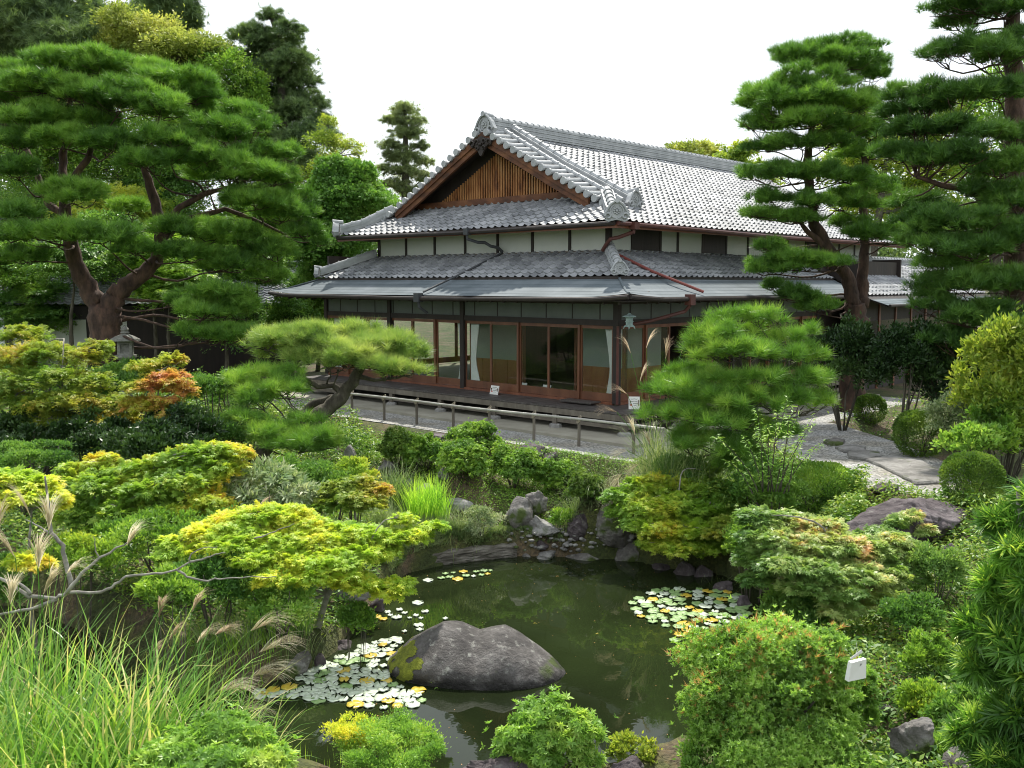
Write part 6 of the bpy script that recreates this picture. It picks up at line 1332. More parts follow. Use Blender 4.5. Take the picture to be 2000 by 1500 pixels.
maple('tiny maple with yellow leaves scattered in front of the big rough rock', 13.6, (1760,1090), [(1750,1020,24,12,0),(1780,1010,24,14,0),(1720,1040,26,12,-.1),(1800,1035,24,12,0),(1680,1050,26,12,0)], 'maple_pale', .07, 2600)
# bare grey branches reaching in from the left
e = empty('bare_branches', at(60,1160,9.0), 0, 'lichen-grey bare branches sweeping in from the left above the tall grass', 'branch'); mb = MB()
def br(pts, r0, r1, Y=9.2, dy=0):
    P = [at(x, y, Y+dy*i/len(pts)) for i, (x, y) in enumerate(pts)]; PP = []; 
    for i in range(len(P)-1):
        for t in (0,.33,.66): PP.append(P[i]*(1-t)+P[i+1]*t + rng.normal(size=3)*.006)
    PP.append(P[-1]); n = len(PP); mb.tube(PP, [r0+(r1-r0)*i/(n-1) for i in range(n)], 8)
br([(60,1165),(110,1170),(130,1158),(200,1157),(225,1140),(245,1125),(300,1122),(345,1112),(370,1098)], .019, .009)
br([(345,1112),(365,1128),(395,1134),(430,1130),(470,1128),(540,1126)], .013, .004)
br([(370,1098),(395,1092),(420,1082),(440,1080)], .012, .004); br([(368,1095),(372,1080),(400,1070),(425,1068)], .009, .003)
br([(130,1158),(160,1120),(195,1090),(225,1072),(248,1060)], .02, .007); br([(195,1090),(185,1070),(182,1048)], .008, .003)
br([(60,1165),(20,1140),(-20,1120)], .02, .014); br([(60,1160),(40,1140),(0,1130)], .02, .01); br([(110,1168),(60,1190),(0,1200)], .02, .012)
mb.build('branch', M['greybark'], e, smooth=True, local=False)
e = empty('dead_branch', at(110,1010,11), 0, 'bleached dead trunk standing up among the maples at the left', 'branch'); mb = MB()
br([(140,1150),(128,1100),(122,1065),(100,1040),(98,1010),(92,960),(88,930)], .032, .01, 11.2); br([(122,1065),(105,1045),(80,1030),(50,1015)], .02, .006, 11.2); mb.build('branch', M['greybark'], e, smooth=True, local=False)
e = empty('thin_branch', at(490,1045,12), 0, 'thin bare twig lying across the top of the yellow maple', 'branch'); mb = MB()
br([(497,1052),(520,1045),(546,1034),(575,1022)], .012, .004, 11.6); mb.build('branch', M['greybark'], e, smooth=True, local=False)

# ------------------------------------------------------------------ shrubs
S = [ # label, px, top, bottom, halfw, mat, kind, size, n, extra
 ('round azalea, the largest of the row, in front of the bamboo rail', 934,822,888,54,'azalea','whorl',.045,5200,{}),
 ('azalea bush right of the round one, on top of the rock wall', 1005,868,955,56,'azalea','whorl',.045,6000,{}),
 ('azalea bush below and left of the round one', 908,862,945,50,'azalea','whorl',.045,5200,{}),
 ('azalea bush at the left end of the wall beside the grass tuft', 828,842,925,46,'azalea','whorl',.045,5000,{}),
 ('dark azalea under the long-bladed grass tuft', 775,832,915,42,'topiary','whorl',.045,3400,{}),
 ('small yellow-green azalea on the bank, leftmost of the row', 708,852,880,24,'azalea_lite','whorl',.04,1500,{}),
 ('azalea sprawling under the grass cascade at the right end of the wall', 1085,892,970,44,'azalea','whorl',.045,3800,{}),
 ('low azalea hanging over the rocks right of the fern', 1140,920,1000,44,'topiary','whorl',.045,3000,{}),
 ('clipped round shrub nearest the gravel path', 1797,802,892,48,'topiary','leaf',.05,9000,dict(round_=True)),
 ('small clipped round shrub at the far side of the gravel path', 1699,772,828,29,'topiary','leaf',.055,4500,dict(round_=True)),
 ('clipped round shrub below the camellia at the near end of the path', 1898,885,985,56,'topiary','leaf',.045,9000,dict(round_=True)),
 ('low clipped shrub mound in front of the arching white-leaved shrub', 1600,905,1010,78,'azalea','leaf',.05,9000,dict(round_=True)),
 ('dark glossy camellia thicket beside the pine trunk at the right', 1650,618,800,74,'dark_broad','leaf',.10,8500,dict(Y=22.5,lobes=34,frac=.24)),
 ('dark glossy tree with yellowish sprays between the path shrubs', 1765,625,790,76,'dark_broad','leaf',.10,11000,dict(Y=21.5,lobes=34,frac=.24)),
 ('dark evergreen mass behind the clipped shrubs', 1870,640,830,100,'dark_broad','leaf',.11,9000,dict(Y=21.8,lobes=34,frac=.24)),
 ('grey-green small-leaved tree right of the clipped round shrub', 1890,745,890,90,'sasa','leaf',.06,13000,dict(Y=17.8,lobes=30,frac=.26)),
 ('bright young-leaved tree at the right edge above the grey-green one', 1965,605,930,105,'lime_broad','leaf',.10,13000,dict(Y=16.8,lobes=44,frac=.22)),
 ('yellow-green drooping shrub at the right edge, below the bright tree', 1965,740,945,75,'azalea','leaf',.09,7500,dict(Y=16.4,lobes=30,frac=.25)),
 ('shiny light camellia spilling over the right shrub', 1905,825,905,62,'azalea_lite','leaf',.10,4200,dict(Y=16.0,lobes=30,frac=.25)),
 ('broad shrub on the left under the maples, flat dark green pads', 60,852,935,88,'green_broad','leaf',.05,9000,dict(Y=16.5,lobes=22,frac=.3,flat=.5)),
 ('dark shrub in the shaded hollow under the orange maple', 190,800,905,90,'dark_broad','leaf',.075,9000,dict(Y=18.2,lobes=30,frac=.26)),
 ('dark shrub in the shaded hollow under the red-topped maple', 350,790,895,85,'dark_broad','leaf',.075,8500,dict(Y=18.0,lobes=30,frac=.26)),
 ('dim green shrub behind the red-topped maple', 420,720,800,70,'green_broad','leaf',.07,8000,dict(Y=19.8,lobes=30,frac=.26)),
 ('dark shrub at the foot of the big left pine', 250,700,790,80,'green_broad','leaf',.08,8000,dict(Y=22.5,lobes=30,frac=.26)),
 ('small-leaved bright green bush at the centre left under the maple', 440,1000,1075,56,'hinoki','leaf',.045,5000,dict(Y=12.9)),
 ('fresh green shrub below the bare branches at the left', 330,1110,1190,60,'azalea','leaf',.05,6000,dict(Y=10.8)),
 ('green shrub at the waterside right of the curved maple trunk', 696,1175,1245,34,'azalea','leaf',.05,4500,dict(Y=12.2)),
 ('dim shrub behind the pale bamboo grass', 640,900,990,60,'green_broad','leaf',.05,6500,dict(Y=16.0)),
 ('mossy green shrub between the small maple and the leaning pine', 560,890,960,60,'green_broad','leaf',.05,6000,dict(Y=16.4)),
 ('grey-green small shrub beside the bright iris blades', 940,975,1065,44,'sasa','leaf',.035,5000,dict(lobes=30,frac=.22)),
 ('bright azalea at the bottom centre on a brown stone', 1075,1370,1520,105,'azalea_lite','whorl8',.062,4600,dict(Y=8.6,lobes=34,frac=.26)),
 ('yellowish fine-leaved bush at the bottom, left of the bright azalea', 765,1402,1530,118,'azalea_lite','leaf',.028,22000,dict(Y=8.7,lobes=44,frac=.22)),
 ('orange-green young shoots at the left shoulder of the fine-leaved bush', 690,1395,1470,52,'maple_yel','leaf',.03,3600,dict(Y=8.9,lobes=20,frac=.3)),
 ('broad bright azalea at the bottom left corner of the pond', 410,1425,1560,165,'azalea_lite','whorl8',.055,9000,dict(Y=6.8,lobes=44,frac=.22)),
 ('small light-leaved plant at the lower edge right of the bright azalea', 1235,1455,1510,50,'lime_broad','leaf',.05,900,dict(Y=8.8,lobes=14,frac=.3)),
 ('light-leaved sprigs at the water edge left of the orange-tipped bush', 1400,1440,1530,80,'azalea_lite','leaf',.045,3600,dict(Y=8.3,lobes=24,frac=.25)),
 ('low bushes beside the leaf-strewn trail at the right', 1820,1230,1330,60,'azalea','leaf',.045,5500,dict(Y=10.0)),
 ('leafy weeds on the right slope under the long-leaved tree', 1800,1330,1420,55,'maple_grn','leaf',.045,4500,dict(Y=9.2)),
 ('shrub on the slope between the pale maple and the long-leaved tree', 1790,1160,1240,60,'green_broad','leaf',.05,5000,dict(Y=11.0)),
 ('fern-like plant at the foot of the squared wall rock', 1100,985,1040,26,'azalea','lance',.07,700,dict(lobes=10,frac=.35)),
 ('low fern clump at the bottom right beside the large grey boulder', 1830,1440,1500,34,'azalea_lite','lance',.08,700,dict(Y=8.3,lobes=10,frac=.35)),
 ('low dark shrub filling the bank left of the leaning pine', 470,800,880,70,'green_broad','leaf',.07,7000,dict(Y=18.8,lobes=30,frac=.26)),
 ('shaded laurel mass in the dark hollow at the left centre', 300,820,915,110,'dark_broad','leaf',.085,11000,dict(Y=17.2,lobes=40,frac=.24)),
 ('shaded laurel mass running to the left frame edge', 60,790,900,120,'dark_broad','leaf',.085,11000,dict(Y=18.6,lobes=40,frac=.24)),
 ('leafy bush under the yellow-green maple hedge', 300,990,1100,120,'azalea','leaf',.055,12000,dict(Y=13.4,lobes=44,frac=.22)),
 ('leafy bush below the left end of the wide yellow maple', 420,1080,1190,80,'hinoki','leaf',.05,9000,dict(Y=11.9,lobes=36,frac=.24)),
 ('light grassy bush under the middle of the wide yellow maple', 540,1110,1240,80,'azalea_lite','leaf',.045,9000,dict(Y=11.8,lobes=36,frac=.24)),
 ('feathery bush at the left of the dead trunk', 150,1040,1130,80,'maple_grn','leaf',.05,8000,dict(Y=12.4,lobes=34,frac=.24)),
 ('dim leafy bush on the far left bank', -10,1080,1200,80,'green_broad','leaf',.06,7000,dict(Y=12.0,lobes=30,frac=.26)),
 ('olive shrub right of the small orange-tipped maple', 690,890,960,50,'maple_grn','leaf',.045,6000,dict(Y=16.2,lobes=28,frac=.25)),
 ('dim shrub below the twig fence', 470,740,800,80,'green_broad','leaf',.075,7000,dict(Y=22.0,lobes=30,frac=.26)),
 ('dim shrub at the far left behind the orange maple', 40,690,790,110,'green_broad','leaf',.08,9000,dict(Y=21.5,lobes=34,frac=.26)),
 ('low green mound in front of the bushy right pine', 1500,900,1000,80,'green_broad','leaf',.055,9000,dict(Y=15.8,lobes=34,frac=.24)),
 ('dim shrub under the pale maple at the water edge', 1560,1150,1240,90,'green_broad','leaf',.055,9000,dict(Y=12.0,lobes=34,frac=.24)),
 ('green shrub filling the bank right of the yellow maple bush', 1470,1010,1110,60,'azalea','leaf',.05,7000,dict(Y=14.6,lobes=30,frac=.25)),
 ('shrub between the big rough rock and the long-leaved tree', 1830,1060,1150,60,'maple_pale','leaf',.05,6000,dict(Y=12.0,lobes=30,frac=.25)),
 ('dim leafy mass under the deck grass fountain', 1330,880,990,60,'green_broad','leaf',.06,6000,dict(Y=16.9,lobes=28,frac=.25)),
 ('dark shrub under the long-leaved tree at the bottom right', 1900,1340,1480,90,'green_broad','leaf',.06,8000,dict(Y=8.6,lobes=34,frac=.25)),
]
for (lb, px, t, b_, hw, mt_, kd, sz, n, ex) in S:
    bush('shrub', lb, 'shrub', px, t, b_, hw, mt_, kd, sz, int(n*1.25), **ex)
# pieris with orange shoots: a large bush in three masses
bush('orange_tipped_bush', 'large bush with orange flower sprays at the right bank of the pond', 'shrub', 1500, 1175, 1520, 190, 'pieris', 'whorlw', .040, 42000, Y=8.6, lobes=90, frac=.17, tips=('pieris_tip','spray',.075,700), upright=.6)
bush('orange_tipped_bush', 'right shoulder of orange-tipped foliage with the white paper bag', 'shrub', 1640, 1260, 1480, 80, 'pieris', 'whorlw', .040, 13000, Y=8.9, lobes=40, frac=.22, tips=('pieris_tip','spray',.07,90), upright=.6)
bush('orange_tipped_bush', 'near green foot of the orange-tipped foliage at the bottom edge', 'shrub', 1560, 1390, 1600, 150, 'pieris', 'whorlw', .040, 20000, Y=8.0, lobes=50, frac=.2)
# waterside seedling on the pond rock
q = at(862,1345,11.35); P = q + rng.normal(size=(70,3))*[.07,.04,.035]; v,f,a = foliage('lance', P, norm(rng.normal(size=(70,3))+[0,0,.6]), norm(rng.normal(size=(70,3))+[0,0,2]), .06); o = raw_mesh('small_plant', v, [f], M['azalea_lite'], attr=a); tag(o, 'little leafy plant growing at the waterline of the pond rock', 'plant')
# moss on the pond rock (left side)
rk = bpy.data.objects['pond_rock']; me = rk.data
co = np.empty(len(me.vertices)*3); me.vertices.foreach_get('co', co); co = co.reshape(-1,3)
nn = np.empty(len(me.vertices)*3); me.vertices.foreach_get('normal', nn); nn = nn.reshape(-1,3)
F = np.array([list(p.vertices) for p in me.polygons]); cen = co[F].mean(1)
w = (((cen[:,0]+.90)/.26)**2 + ((cen[:,1]+.33)/.45)**2 + ((cen[:,2]-.24)/.22)**2) + .75*np.sin(cen[:,0]*21)*np.sin(cen[:,2]*25+1) + .4*np.sin(cen[:,1]*33)
w2 = (((cen[:,0]-1.06)/.10)**2 + ((cen[:,2]-.15)/.16)**2)+.6*np.sin(cen[:,1]*25)
for sel in ((w < .75),):
  ids = np.unique(F[sel]); mp = {int(v): i for i, v in enumerate(ids)}; VV = co[ids] + nn[ids]*.008; FF = np.array([[mp[int(v)] for v in f] for f in F[sel]])
  if len(FF): o = raw_mesh('moss', VV, [FF], M['moss'], smooth=True); o.parent = rk

# upright pale-leaved arching shrub
e = empty('arching_shrub', hit(1500,960), 0, 'upright shrub with arching pale-leaved shoots in front of the bushy pine', 'shrub')
mb = MB(); Ps, Fs_, Us = [], [], []
for (x0, y0, x1, y1) in [(1490,960,1478,795),(1500,960,1540,775),(1505,960,1520,800),(1515,960,1560,800),(1520,960,1585,830),(1520,960,1600,800),(1480,960,1395,850),(1470,965,1420,900),(1500,960,1500,830),(1530,965,1610,860),(1540,960,1560,860),(1490,960,1450,850),(1525,960,1545,790),(1510,960,1475,840)]:
    p0 = at(x0,y0,15.2); p1 = at(x1,y1,15.2+rng.uniform(-.5,.5)); mid = (p0+p1)/2 + [ (p1[0]-p0[0])*-.18, 0, .1]
    pp = [p0*(1-t)**2 + mid*2*t*(1-t) + p1*t*t for t in np.linspace(0,1,14)]; mb.tube(pp, [.012*(1-i/15) for i in range(14)], 5)
    for t in rng.uniform(.12,1,95):
        q = p0*(1-t)**2 + mid*2*t*(1-t) + p1*t*t; a = rng.uniform(0,6.28); d = norm(np.array([math.cos(a),math.sin(a),rng.uniform(-.5,.4)])); Ps.append(q+d*.02); Fs_.append(d); Us.append([0,0,1.])
mb.build('stem', M['darkbark'], e, smooth=True, local=False)
Ps = np.array(Ps); v,f,a = foliage('lance', Ps, np.array(Fs_), norm(np.array(Us)+rng.normal(size=Ps.shape)*.4), .085*rng.uniform(.7,1.2,len(Ps))); raw_mesh('crown', v, [f], M['azalea_lite'], e, a, local=False)

# long-leaved tree at the right foreground (podocarpus)
Y0 = 6.2; bl = [(2062, 937, 23, 26, 0.3), (2027, 987, 35, 29, 0), (1967, 1027, 31, 20, 0.1), (2072, 1052, 47, 42, 0), (2002, 1087, 47, 26, -0.1), (1947, 1142, 28, 22, 0.1), (2052, 1152, 55, 34, -0.2), (1982, 1177, 43, 20, 0.1), (1922, 1227, 34, 22, 0.1), (2002, 1247, 62, 24, -0.1), (2082, 1232, 47, 42, 0.1), (2042, 1322, 62, 29, -0.2), (1962, 1312, 39, 20, 0.1), (1912, 1302, 23, 17, 0.1), (2012, 1397, 62, 29, -0.1), (1932, 1412, 39, 22, 0.1), (1892, 1442, 23, 17, 0.1), (2082, 1412, 47, 42, 0), (1982, 1482, 62, 29, -0.1), (2052, 1532, 62, 42, -0.2)]
tree('long_leaved_tree', 'tree with long narrow bright-tipped leaves at the right foreground', 'tree', Y0, (2040,1700), bl, 'podo', 'podo', .15, 3600, 'greybark', .04, lobes=8, frac=.42, spr=.6, per=10, trunk=[(2040,1700,0,.06),(2010,1400,0,.05),(1990,1150,0,.035),(1990,950,0,.015)], fill=.6, upper=-.7)
pt_ = bpy.data.objects['long_leaved_tree']
Pt = []; 
for (px, py, rw, rh, dy) in bl:
    c = at(px,py,Y0+dy); r = np.array([m(rw,Y0),m(rw,Y0),m(rh,Y0)])
    for k in range(6): d = norm(sph(1)[0]*.7+np.array([-.9,0,.8])); Pt.append(c+d*r*1.0)
Pt = np.array(Pt); v,f,a = foliage('podo', Pt, norm(rng.normal(size=Pt.shape)*.3+[-.35,0,.8]), norm(rng.normal(size=Pt.shape)), .15*rng.uniform(.7,1.1,len(Pt))); raw_mesh('new_leaves', v, [f], M['podo_tip'], pt_, a, local=False)

# white paper bag tied in the bush
bp = at(1672,1300,8.05); e = empty('paper_bag', bp, R(18), 'white paper tag bag tied with string in the orange-tipped bush', 'paper bag')
mb = MB(); w, h, d = .095,.18,.025
V = [(-w,-d,0),(w*.95,-d,.01),(w,-d*.6,h),(-w*.7,-d,h*.93),(-w,d,0),(w*.95,d,.01),(w,d,h),(-w*.7,d,h*.93)]
mb.add([(x,y,z-h*.7) for x,y,z in V], [(0,1,2,3),(7,6,5,4),(0,4,5,1),(1,5,6,2),(3,7,4,0),(2,6,7,3)]); mb.build('bag', M['paper'], e)
mb = MB(); mb.tube([(-.01,-.01,.05),(-.02,-.01,.10),(-.0,-.01,.15),(.015,-.01,.10),(.01,-.01,.05)], .002, 4); mb.tube([(0,-.01,.15),(-.01,0,.22)], .0015, 4); mb.build('string', M['paper'], e)
mb = MB(); mb.add([(-.085,-.02,.085),(-.07,-.02,.07),(.05,-.02,.125),(.035,-.02,.15),(-.085,-.017,.085),(-.07,-.017,.07),(.05,-.017,.125),(.035,-.017,.15)], [(0,1,2,3),(7,6,5,4),(0,4,5,1),(1,5,6,2),(2,6,7,3),(3,7,4,0)]); mb.build('label_tag', M['paper'], e)
mb = MB(); mb.add([(.02,-.022,.0),(.04,-.022,.012),(.035,-.022,.03),(.028,-.022,.014)], [(0,1,2,3)]); mb.build('mark', M['ink'], e)

# ------------------------------------------------------------------ grasses
grass_clump('tall_grass', 'tall miscanthus grass with arching blades in the lower left corner', 40,1500, 7.4, 900, 1.15, 2.0, .034, lean=.35, droop=.75, bias=(.35,-.1), lr=(.4,1.1))
grass_clump('tall_grass', 'miscanthus clump leaning right along the bottom left bank', 230,1560, 7.9, 520, .75, 1.6, .030, lean=.45, droop=.85, bias=(.5,0), lr=(.4,1.1))
grass_clump('tall_grass', 'shorter arching grass right of the tall clump, over the water', 440,1480, 8.2, 260, .45, 1.1, .022, lean=.5, droop=.85, bias=(.6,.1), lr=(.4,1.1))
grass_clump('tall_grass', 'dry straw-coloured blades bent through the tall grass', 150,1500, 7.6, 140, .9, 1.5, .016, 'plume', lean=.7, droop=.9, bias=(.3,0), lr=(.3,1.1))
grass_clump('tall_grass', 'grass along the left frame edge below the plumes', -60,1330, 8.8, 420, .9, 1.9, .026, lean=.3, droop=.6, bias=(.3,0))
grass_clump('iris_blades', 'clump of bright upright iris-like blades in the middle of the bank', 835,1062, 17.3, 520, .40, .95, .024, 'grass_bright', .42, .35, lr=(.5,1.05))
grass_clump('iris_blades', 'sparse green reed blades standing in the water at the bottom edge', 610,1530, 9.4, 55, .3, .75, .016, 'grass_bright', .12, .1)
grass_clump('iris_blades', 'thin bright blades at the left below the upper plume', 265,1130, 11.0, 230, .35, .75, .014, 'grass_bright', .25, .5)
grass_clump('iris_blades', 'bright blades growing from the bank beside the lower plumes', 430,1225, 10.8, 240, .3, .7, .018, 'grass_bright', .25, .35)
grass_clump('sedge_clump', 'grey-green sedge arching beside the iris blades', 745,1030, None, 320, .3, .6, .009, 'grass_grey', .5, .8)
grass_clump('sedge_clump', 'sedge clump right of the iris blades', 900,1045, None, 330, .35, .6, .008, 'grass_grey', .5, .8)
grass_clump('sedge_clump', 'long-bladed grass tuft on top of the leftmost azaleas', 765,880, 17.9, 420, .30, 1.1, .016, 'grass_grey', .35, .8)
grass_clump('sedge_clump', 'curtain of fine grass falling over the right end of the rock wall', 1165,905, 17.6, 1100, .55, .85, .009, 'grass_grey', .7, 1.1, bias=(-.4,-.7))
grass_clump('sedge_clump', 'pale dry grass cascade under the right end of the bamboo rail', 1235,900, 17.4, 1000, .5, .95, .010, 'plume', .6, 1.1, bias=(-.5,-.6))
grass_clump('sedge_clump', 'dark green grass fountain below the bushy right pine', 1320,945, 17.3, 1500, .8, 1.6, .013, 'grass_grey', .45, .8, bias=(0,-.3))
grass_clump('sedge_clump', 'dark grass hanging over the right bank of the pond', 1375,1130, 15.2, 700, .5, .75, .010, 'grass_grey', .6, 1.0, bias=(0,-.6))
grass_clump('sedge_clump', 'grass fringe under the lowest boughs of the leaning pine', 560,925, 17.4, 650, .45, .75, .010, 'grass_grey', .6, .9)
grass_clump('sedge_clump', 'grass on the shaded bank left of the curved maple trunk', 500,1215, 11.9, 600, .7, .6, .010, 'grass_grey', .5, .8)
grass_clump('sedge_clump', 'short grass on the bank below the fresh green shrub', 330,1195, 11.6, 500, .6, .55, .010, 'grass', .5, .8)
grass_clump('sedge_clump', 'grass beside the curved maple trunk at the waterline', 560,1250, 12.2, 300, .35, .45, .009, 'grass', .4, .8)
grass_clump('sedge_clump', 'grass tuft on the bank below the bare branches', 430,1170, 11.6, 500, .5, .6, .009, 'grass_grey', .5, .8)
grass_clump('iris_blades', 'bright grass growing low on the bank under the wide yellow maple', 500,1200, 12.0, 420, .55, .45, .014, 'grass_bright', .4, .6)
grass_clump('iris_blades', 'bright grass on the left bank behind the drooping plumes', 380,1235, 11.0, 420, .6, .6, .014, 'grass_bright', .4, .6)
grass_clump('iris_blades', 'short bright grass at the left edge of the bank below the bare branches', 240,1200, 11.2, 300, .5, .5, .014, 'grass', .4, .6)
# pale bamboo grass
bush('bamboo_grass', 'patch of pale variegated bamboo grass behind the yellow maple', 'bamboo grass', 515, 905, 1005, 90, 'sasa', 'lance', .13, 4200, Y=14.9, lobes=30, frac=.28, upright=.2)
bush('bamboo_grass', 'smaller patch of bamboo grass right of the pale one', 'bamboo grass', 590, 945, 1010, 48, 'sasa', 'lance', .12, 1800, Y=14.6, lobes=16, frac=.3, upright=.2)
# plumes: (tip px,py, Y, direction (x,up), length, label)
PL = [(95,1035,8.6,(.15,1),.42,'plume'),(60,1010,8.9,(-.3,1),.40,'plume'),(30,1090,8.4,(-.4,.9),.40,'plume'),(75,1110,8.0,(.1,1),.38,'plume'),(-5,1040,8.8,(.2,1),.4,'plume'),(85,1160,7.8,(.5,.9),.40,'plume'),(20,1180,7.8,(.2,.8),.36,'plume'),
      (248,1065,9.6,(.55,.9),.40,'plume'),(130,1120,8.6,(.7,.6),.3,'plume'),(310,1205,9.4,(.3,1),.30,'plume_red'),(375,1195,9.3,(.5,1),.34,'plume_red'),(490,1232,9.2,(1,.55),.50,'plume'),(505,1275,9.0,(1,.5),.50,'plume'),
      (490,1322,8.9,(1,.35),.50,'plume'),(420,1240,9.4,(1,.5),.34,'plume_red'),(425,1350,8.8,(1,.25),.50,'plume'),(450,1385,8.7,(1,.1),.50,'plume'),(330,1250,9.3,(.6,.8),.34,'plume_red'),(385,1255,9.2,(.7,.7),.36,'plume'),(300,1290,9.2,(.3,.8),.30,'plume_red'),(400,1410,8.4,(.9,.1),.3,'plume_red'),
      (505,990,13.6,(.8,.7),.30,'plume_red')]
where = ['highest','slanting pale','left edge','lower left','outermost left','forward-bending','lowest left-edge','lone silver','short side','thin reddish upright','slim reddish leaning','uppermost right-pointing','second right-pointing','third right-pointing','soft brown drooping','fourth right-pointing','lowest right-pointing','reddish open','pale arching','small reddish back','nearest reddish','small curled brown']
spot_ = ['in the left plume cluster','in the left plume cluster','beside the tall grass','above the tall grass','at the frame border','over the bare branches','near the tall grass','on the twig above the bare branches','by the bare branch','behind the green blades','behind the green blades','over the pond bank','over the pond bank','over the pond','above the arching blades','over the pond','over the pond by the bottom azalea','among the bank blades','among the bank blades','on the left bank','near the bottom azalea','behind the yellow maple']
for i, (px, py, Y, d, L_, mt_) in enumerate(PL):
    tip = at(px, py, Y); rt = tip - np.array([d[0]*.5, rng.uniform(-.1,.2), 0])*1.0; rt[2] = max(h1(rt[0], rt[1]), WZ+.1)
    if i in (7, 21): rt = tip - np.array([d[0]*.35, 0, .45])
    e = empty('pampas_plume', rt, 0, '%s grass plume %s' % (where[i], spot_[i]), 'grass plume', 'silvery grass plumes')
    plume(e, rt, tip, (d[0], -.15, d[1]*.8), L_*1.12, mt_, k=50)
for i, (px, py, d) in enumerate([(1232,690,(-.5,1)),(1262,680,(.4,1)),(1250,745,(.3,1)),(1225,770,(-.8,.5)),(1300,700,(.1,1)),(1205,805,(-1,.2)),(1330,690,(.5,1))]):
    tip = at(px,py,18.6); rt = at(1275,860,18.4); rt[2] = 0
    e = empty('pampas_plume', rt, 0, ['reddish plume before the corner post, first from the left at the top','reddish plume just right of the corner post','plume halfway up in front of the shaded curtain','reddish plume pointing left at deck height','plume rising beside the bushy right pine','lowest reddish plume bending over the deck edge','tall plume mingling with the bushy right pine top'][i], 'grass plume', 'reddish grass plumes at the house corner')
    plume(e, rt, tip, (d[0],-.1,d[1]*.9), .5, 'plume_red', k=34, stalk_r=.006)
for i, (px, py, d) in enumerate([(1225,880,(-.6,-.2)),(1250,905,(-.7,-.4)),(1215,925,(-.5,-.6)),(1270,870,(-.2,.4)),(1240,850,(-.3,.8))]):
    tip = at(px,py,17.0); rt = at(1300,930,17.0); rt[2] = 0
    e = empty('pampas_plume', rt, 0, ['pale plume drooping left under the rail end','pale plume in the middle of the dry cascade','lowest pale plume of the dry cascade','pale plume just right of the rail end','pale upright plume at the rail end'][i], 'grass plume', 'pale plumes under the rail end')
    plume(e, rt, tip, (d[0],-.2,d[1]), .5, 'plume', k=40, stalk_r=.005)

# ------------------------------------------------------------------ ground cover
def cover(label, poly, n, mat, kind, size, zj=.12, name='ground_cover'):
    Pp = np.array([hit(x, y)[:2] for x, y in poly]); lo, hi = Pp.min(0), Pp.max(0); q = rng.uniform(lo, hi, (int(n*2.2), 2)); q = q[sdf(q, Pp) < 0][:n]
    q = q[sdf(q, POND) > .05]; q = q[sdf(q, PATH) > .05]; rel = q - BC; q = q[~((rel @ bv > -3.25) & (rel @ bu > -3.25))]
    z = H(q); clump = np.clip(.5+.5*np.sin(q[:,0]*2.7+1)*np.sin(q[:,1]*2.3) + .3*np.sin(q[:,0]*6+q[:,1]*5), 0, 1)
    P = np.column_stack([q, z + rng.random(len(q))*zj*(.35+clump)]); f = norm(rng.normal(size=P.shape)*[1,1,.5]); u = norm(rng.normal(size=P.shape)*.5+[0,0,1])
    if kind in ('whorl','tuft'): f = norm(rng.normal(size=P.shape)*.4+[0,0,1])
    v, ff, a = foliage(kind, P, f, u, size*rng.uniform(.6,1.3,len(P))); o = raw_mesh(name, v, [ff], M[mat], attr=a); tag(o, label, 'ground cover', kind='stuff'); return o
cover('low leafy undergrowth over the left banks', [(-200,760),(620,760),(720,860),(760,1000),(740,1150),(640,1290),(420,1320),(250,1225),(-200,1180)], 150000, 'cover', 'leaf', .085, .42)
cover('dark undergrowth at the back left under the pine', [(-300,690),(620,690),(700,800),(-300,830)], 50000, 'cover', 'leaf', .13, .7)
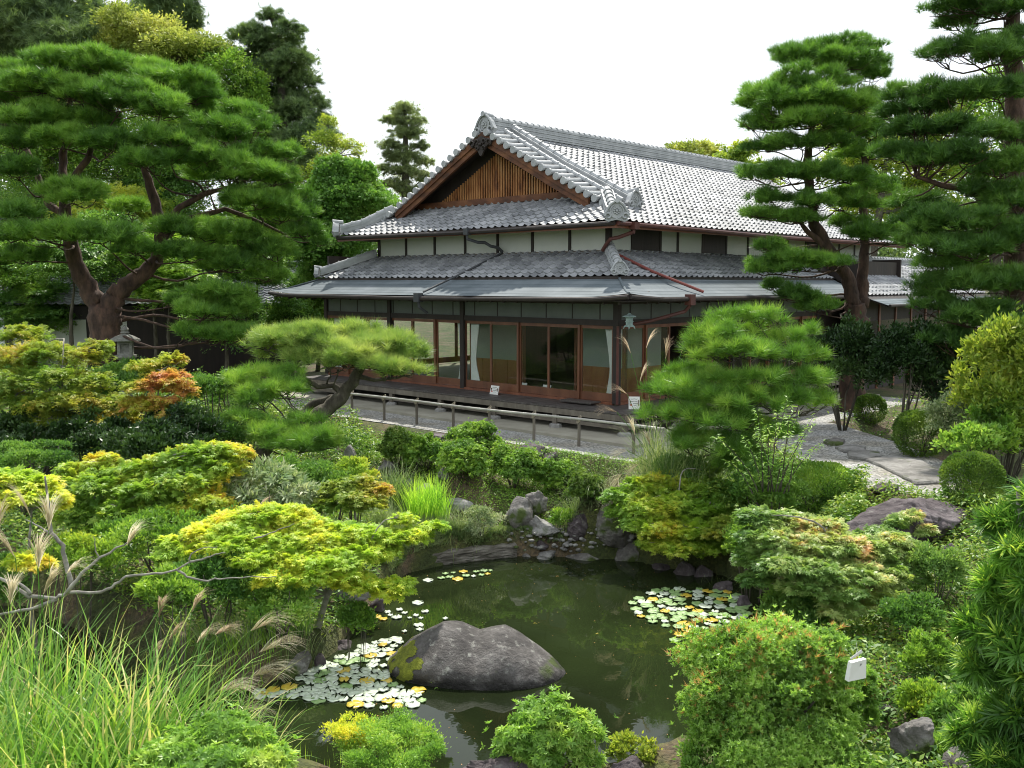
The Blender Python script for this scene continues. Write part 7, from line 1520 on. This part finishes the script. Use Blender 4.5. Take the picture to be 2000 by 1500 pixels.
cover('small weeds and moss tufts between the azaleas and the wall rocks', [(660,850),(860,865),(1240,900),(1240,1000),(1000,1020),(760,1000),(680,950)], 42000, 'azalea', 'leaf', .045, .14)
cover('thin grass on the mossy shelf at the pond edge', [(860,1030),(1000,1000),(1250,1040),(1350,1080),(1330,1112),(1010,1086),(880,1090)], 6500, 'grass_grey', 'tuft', .07, .02)
cover('undergrowth on the right bank', [(1240,900),(1480,900),(1700,960),(1660,1100),(1500,1160),(1340,1110),(1250,1040)], 60000, 'cover', 'leaf', .075, .35)
cover('weeds on the right slope', [(1600,1080),(2050,950),(2100,1560),(1500,1560),(1400,1450),(1500,1220)], 62000, 'cover', 'leaf', .075, .28)
cover('grassy tufts on the brown bank between the yellow maple and the log', [(700,1010),(900,1040),(960,1080),(760,1120),(680,1110)], 5200, 'grass_grey', 'tuft', .14, .10)
cover('leaf litter on the trail at the right', [(1690,1180),(1800,1200),(1800,1390),(1680,1380)], 900, 'pieris_tip', 'leaf', .05, .01)
cover('grassy growth on the near bank below the frame', [(-200,1500),(500,1560),(900,1590),(1300,1570),(1500,1520),(1500,1800),(-200,1800)], 16000, 'cover', 'leaf', .05, .15)
cover('shady planting behind the path and under the right pines', [(1560,760),(2200,740),(2200,880),(1870,890),(1640,830),(1500,800)], 18000, 'cover', 'leaf', .08, .3)

cover('weeds and ground plants reaching away to the right', [(1950,760),(2900,740),(3200,1300),(2600,1600),(2000,1560),(2050,950)], 42000, 'cover', 'leaf', .10, .3)
for i, (px, Y, lb) in enumerate([(2180,17.0,'leafy shrub just right of the bright young-leaved tree'),(2250,12.5,'leafy shrub right of the long-leaved tree'),(2420,21.0,'broad shrub far right beyond the tall dark pine')]):
    bush('shrub', lb, 'shrub', px, 640 if i == 2 else 760, 960 if i < 2 else 840, 130, 'green_broad', 'leaf', .10, 9000, Y=Y, lobes=36, frac=.25)
tree('tree_belt', 'tree belt closing the garden to the right', 'trees', 40, (2400,640), [(2150,420,150,160,0),(2400,400,180,170,1),(2700,420,180,160,0)], 'green_broad', 'leaf', .3, 16000, trunk_r=.3, lobes=34, frac=.22, upper=-.6)
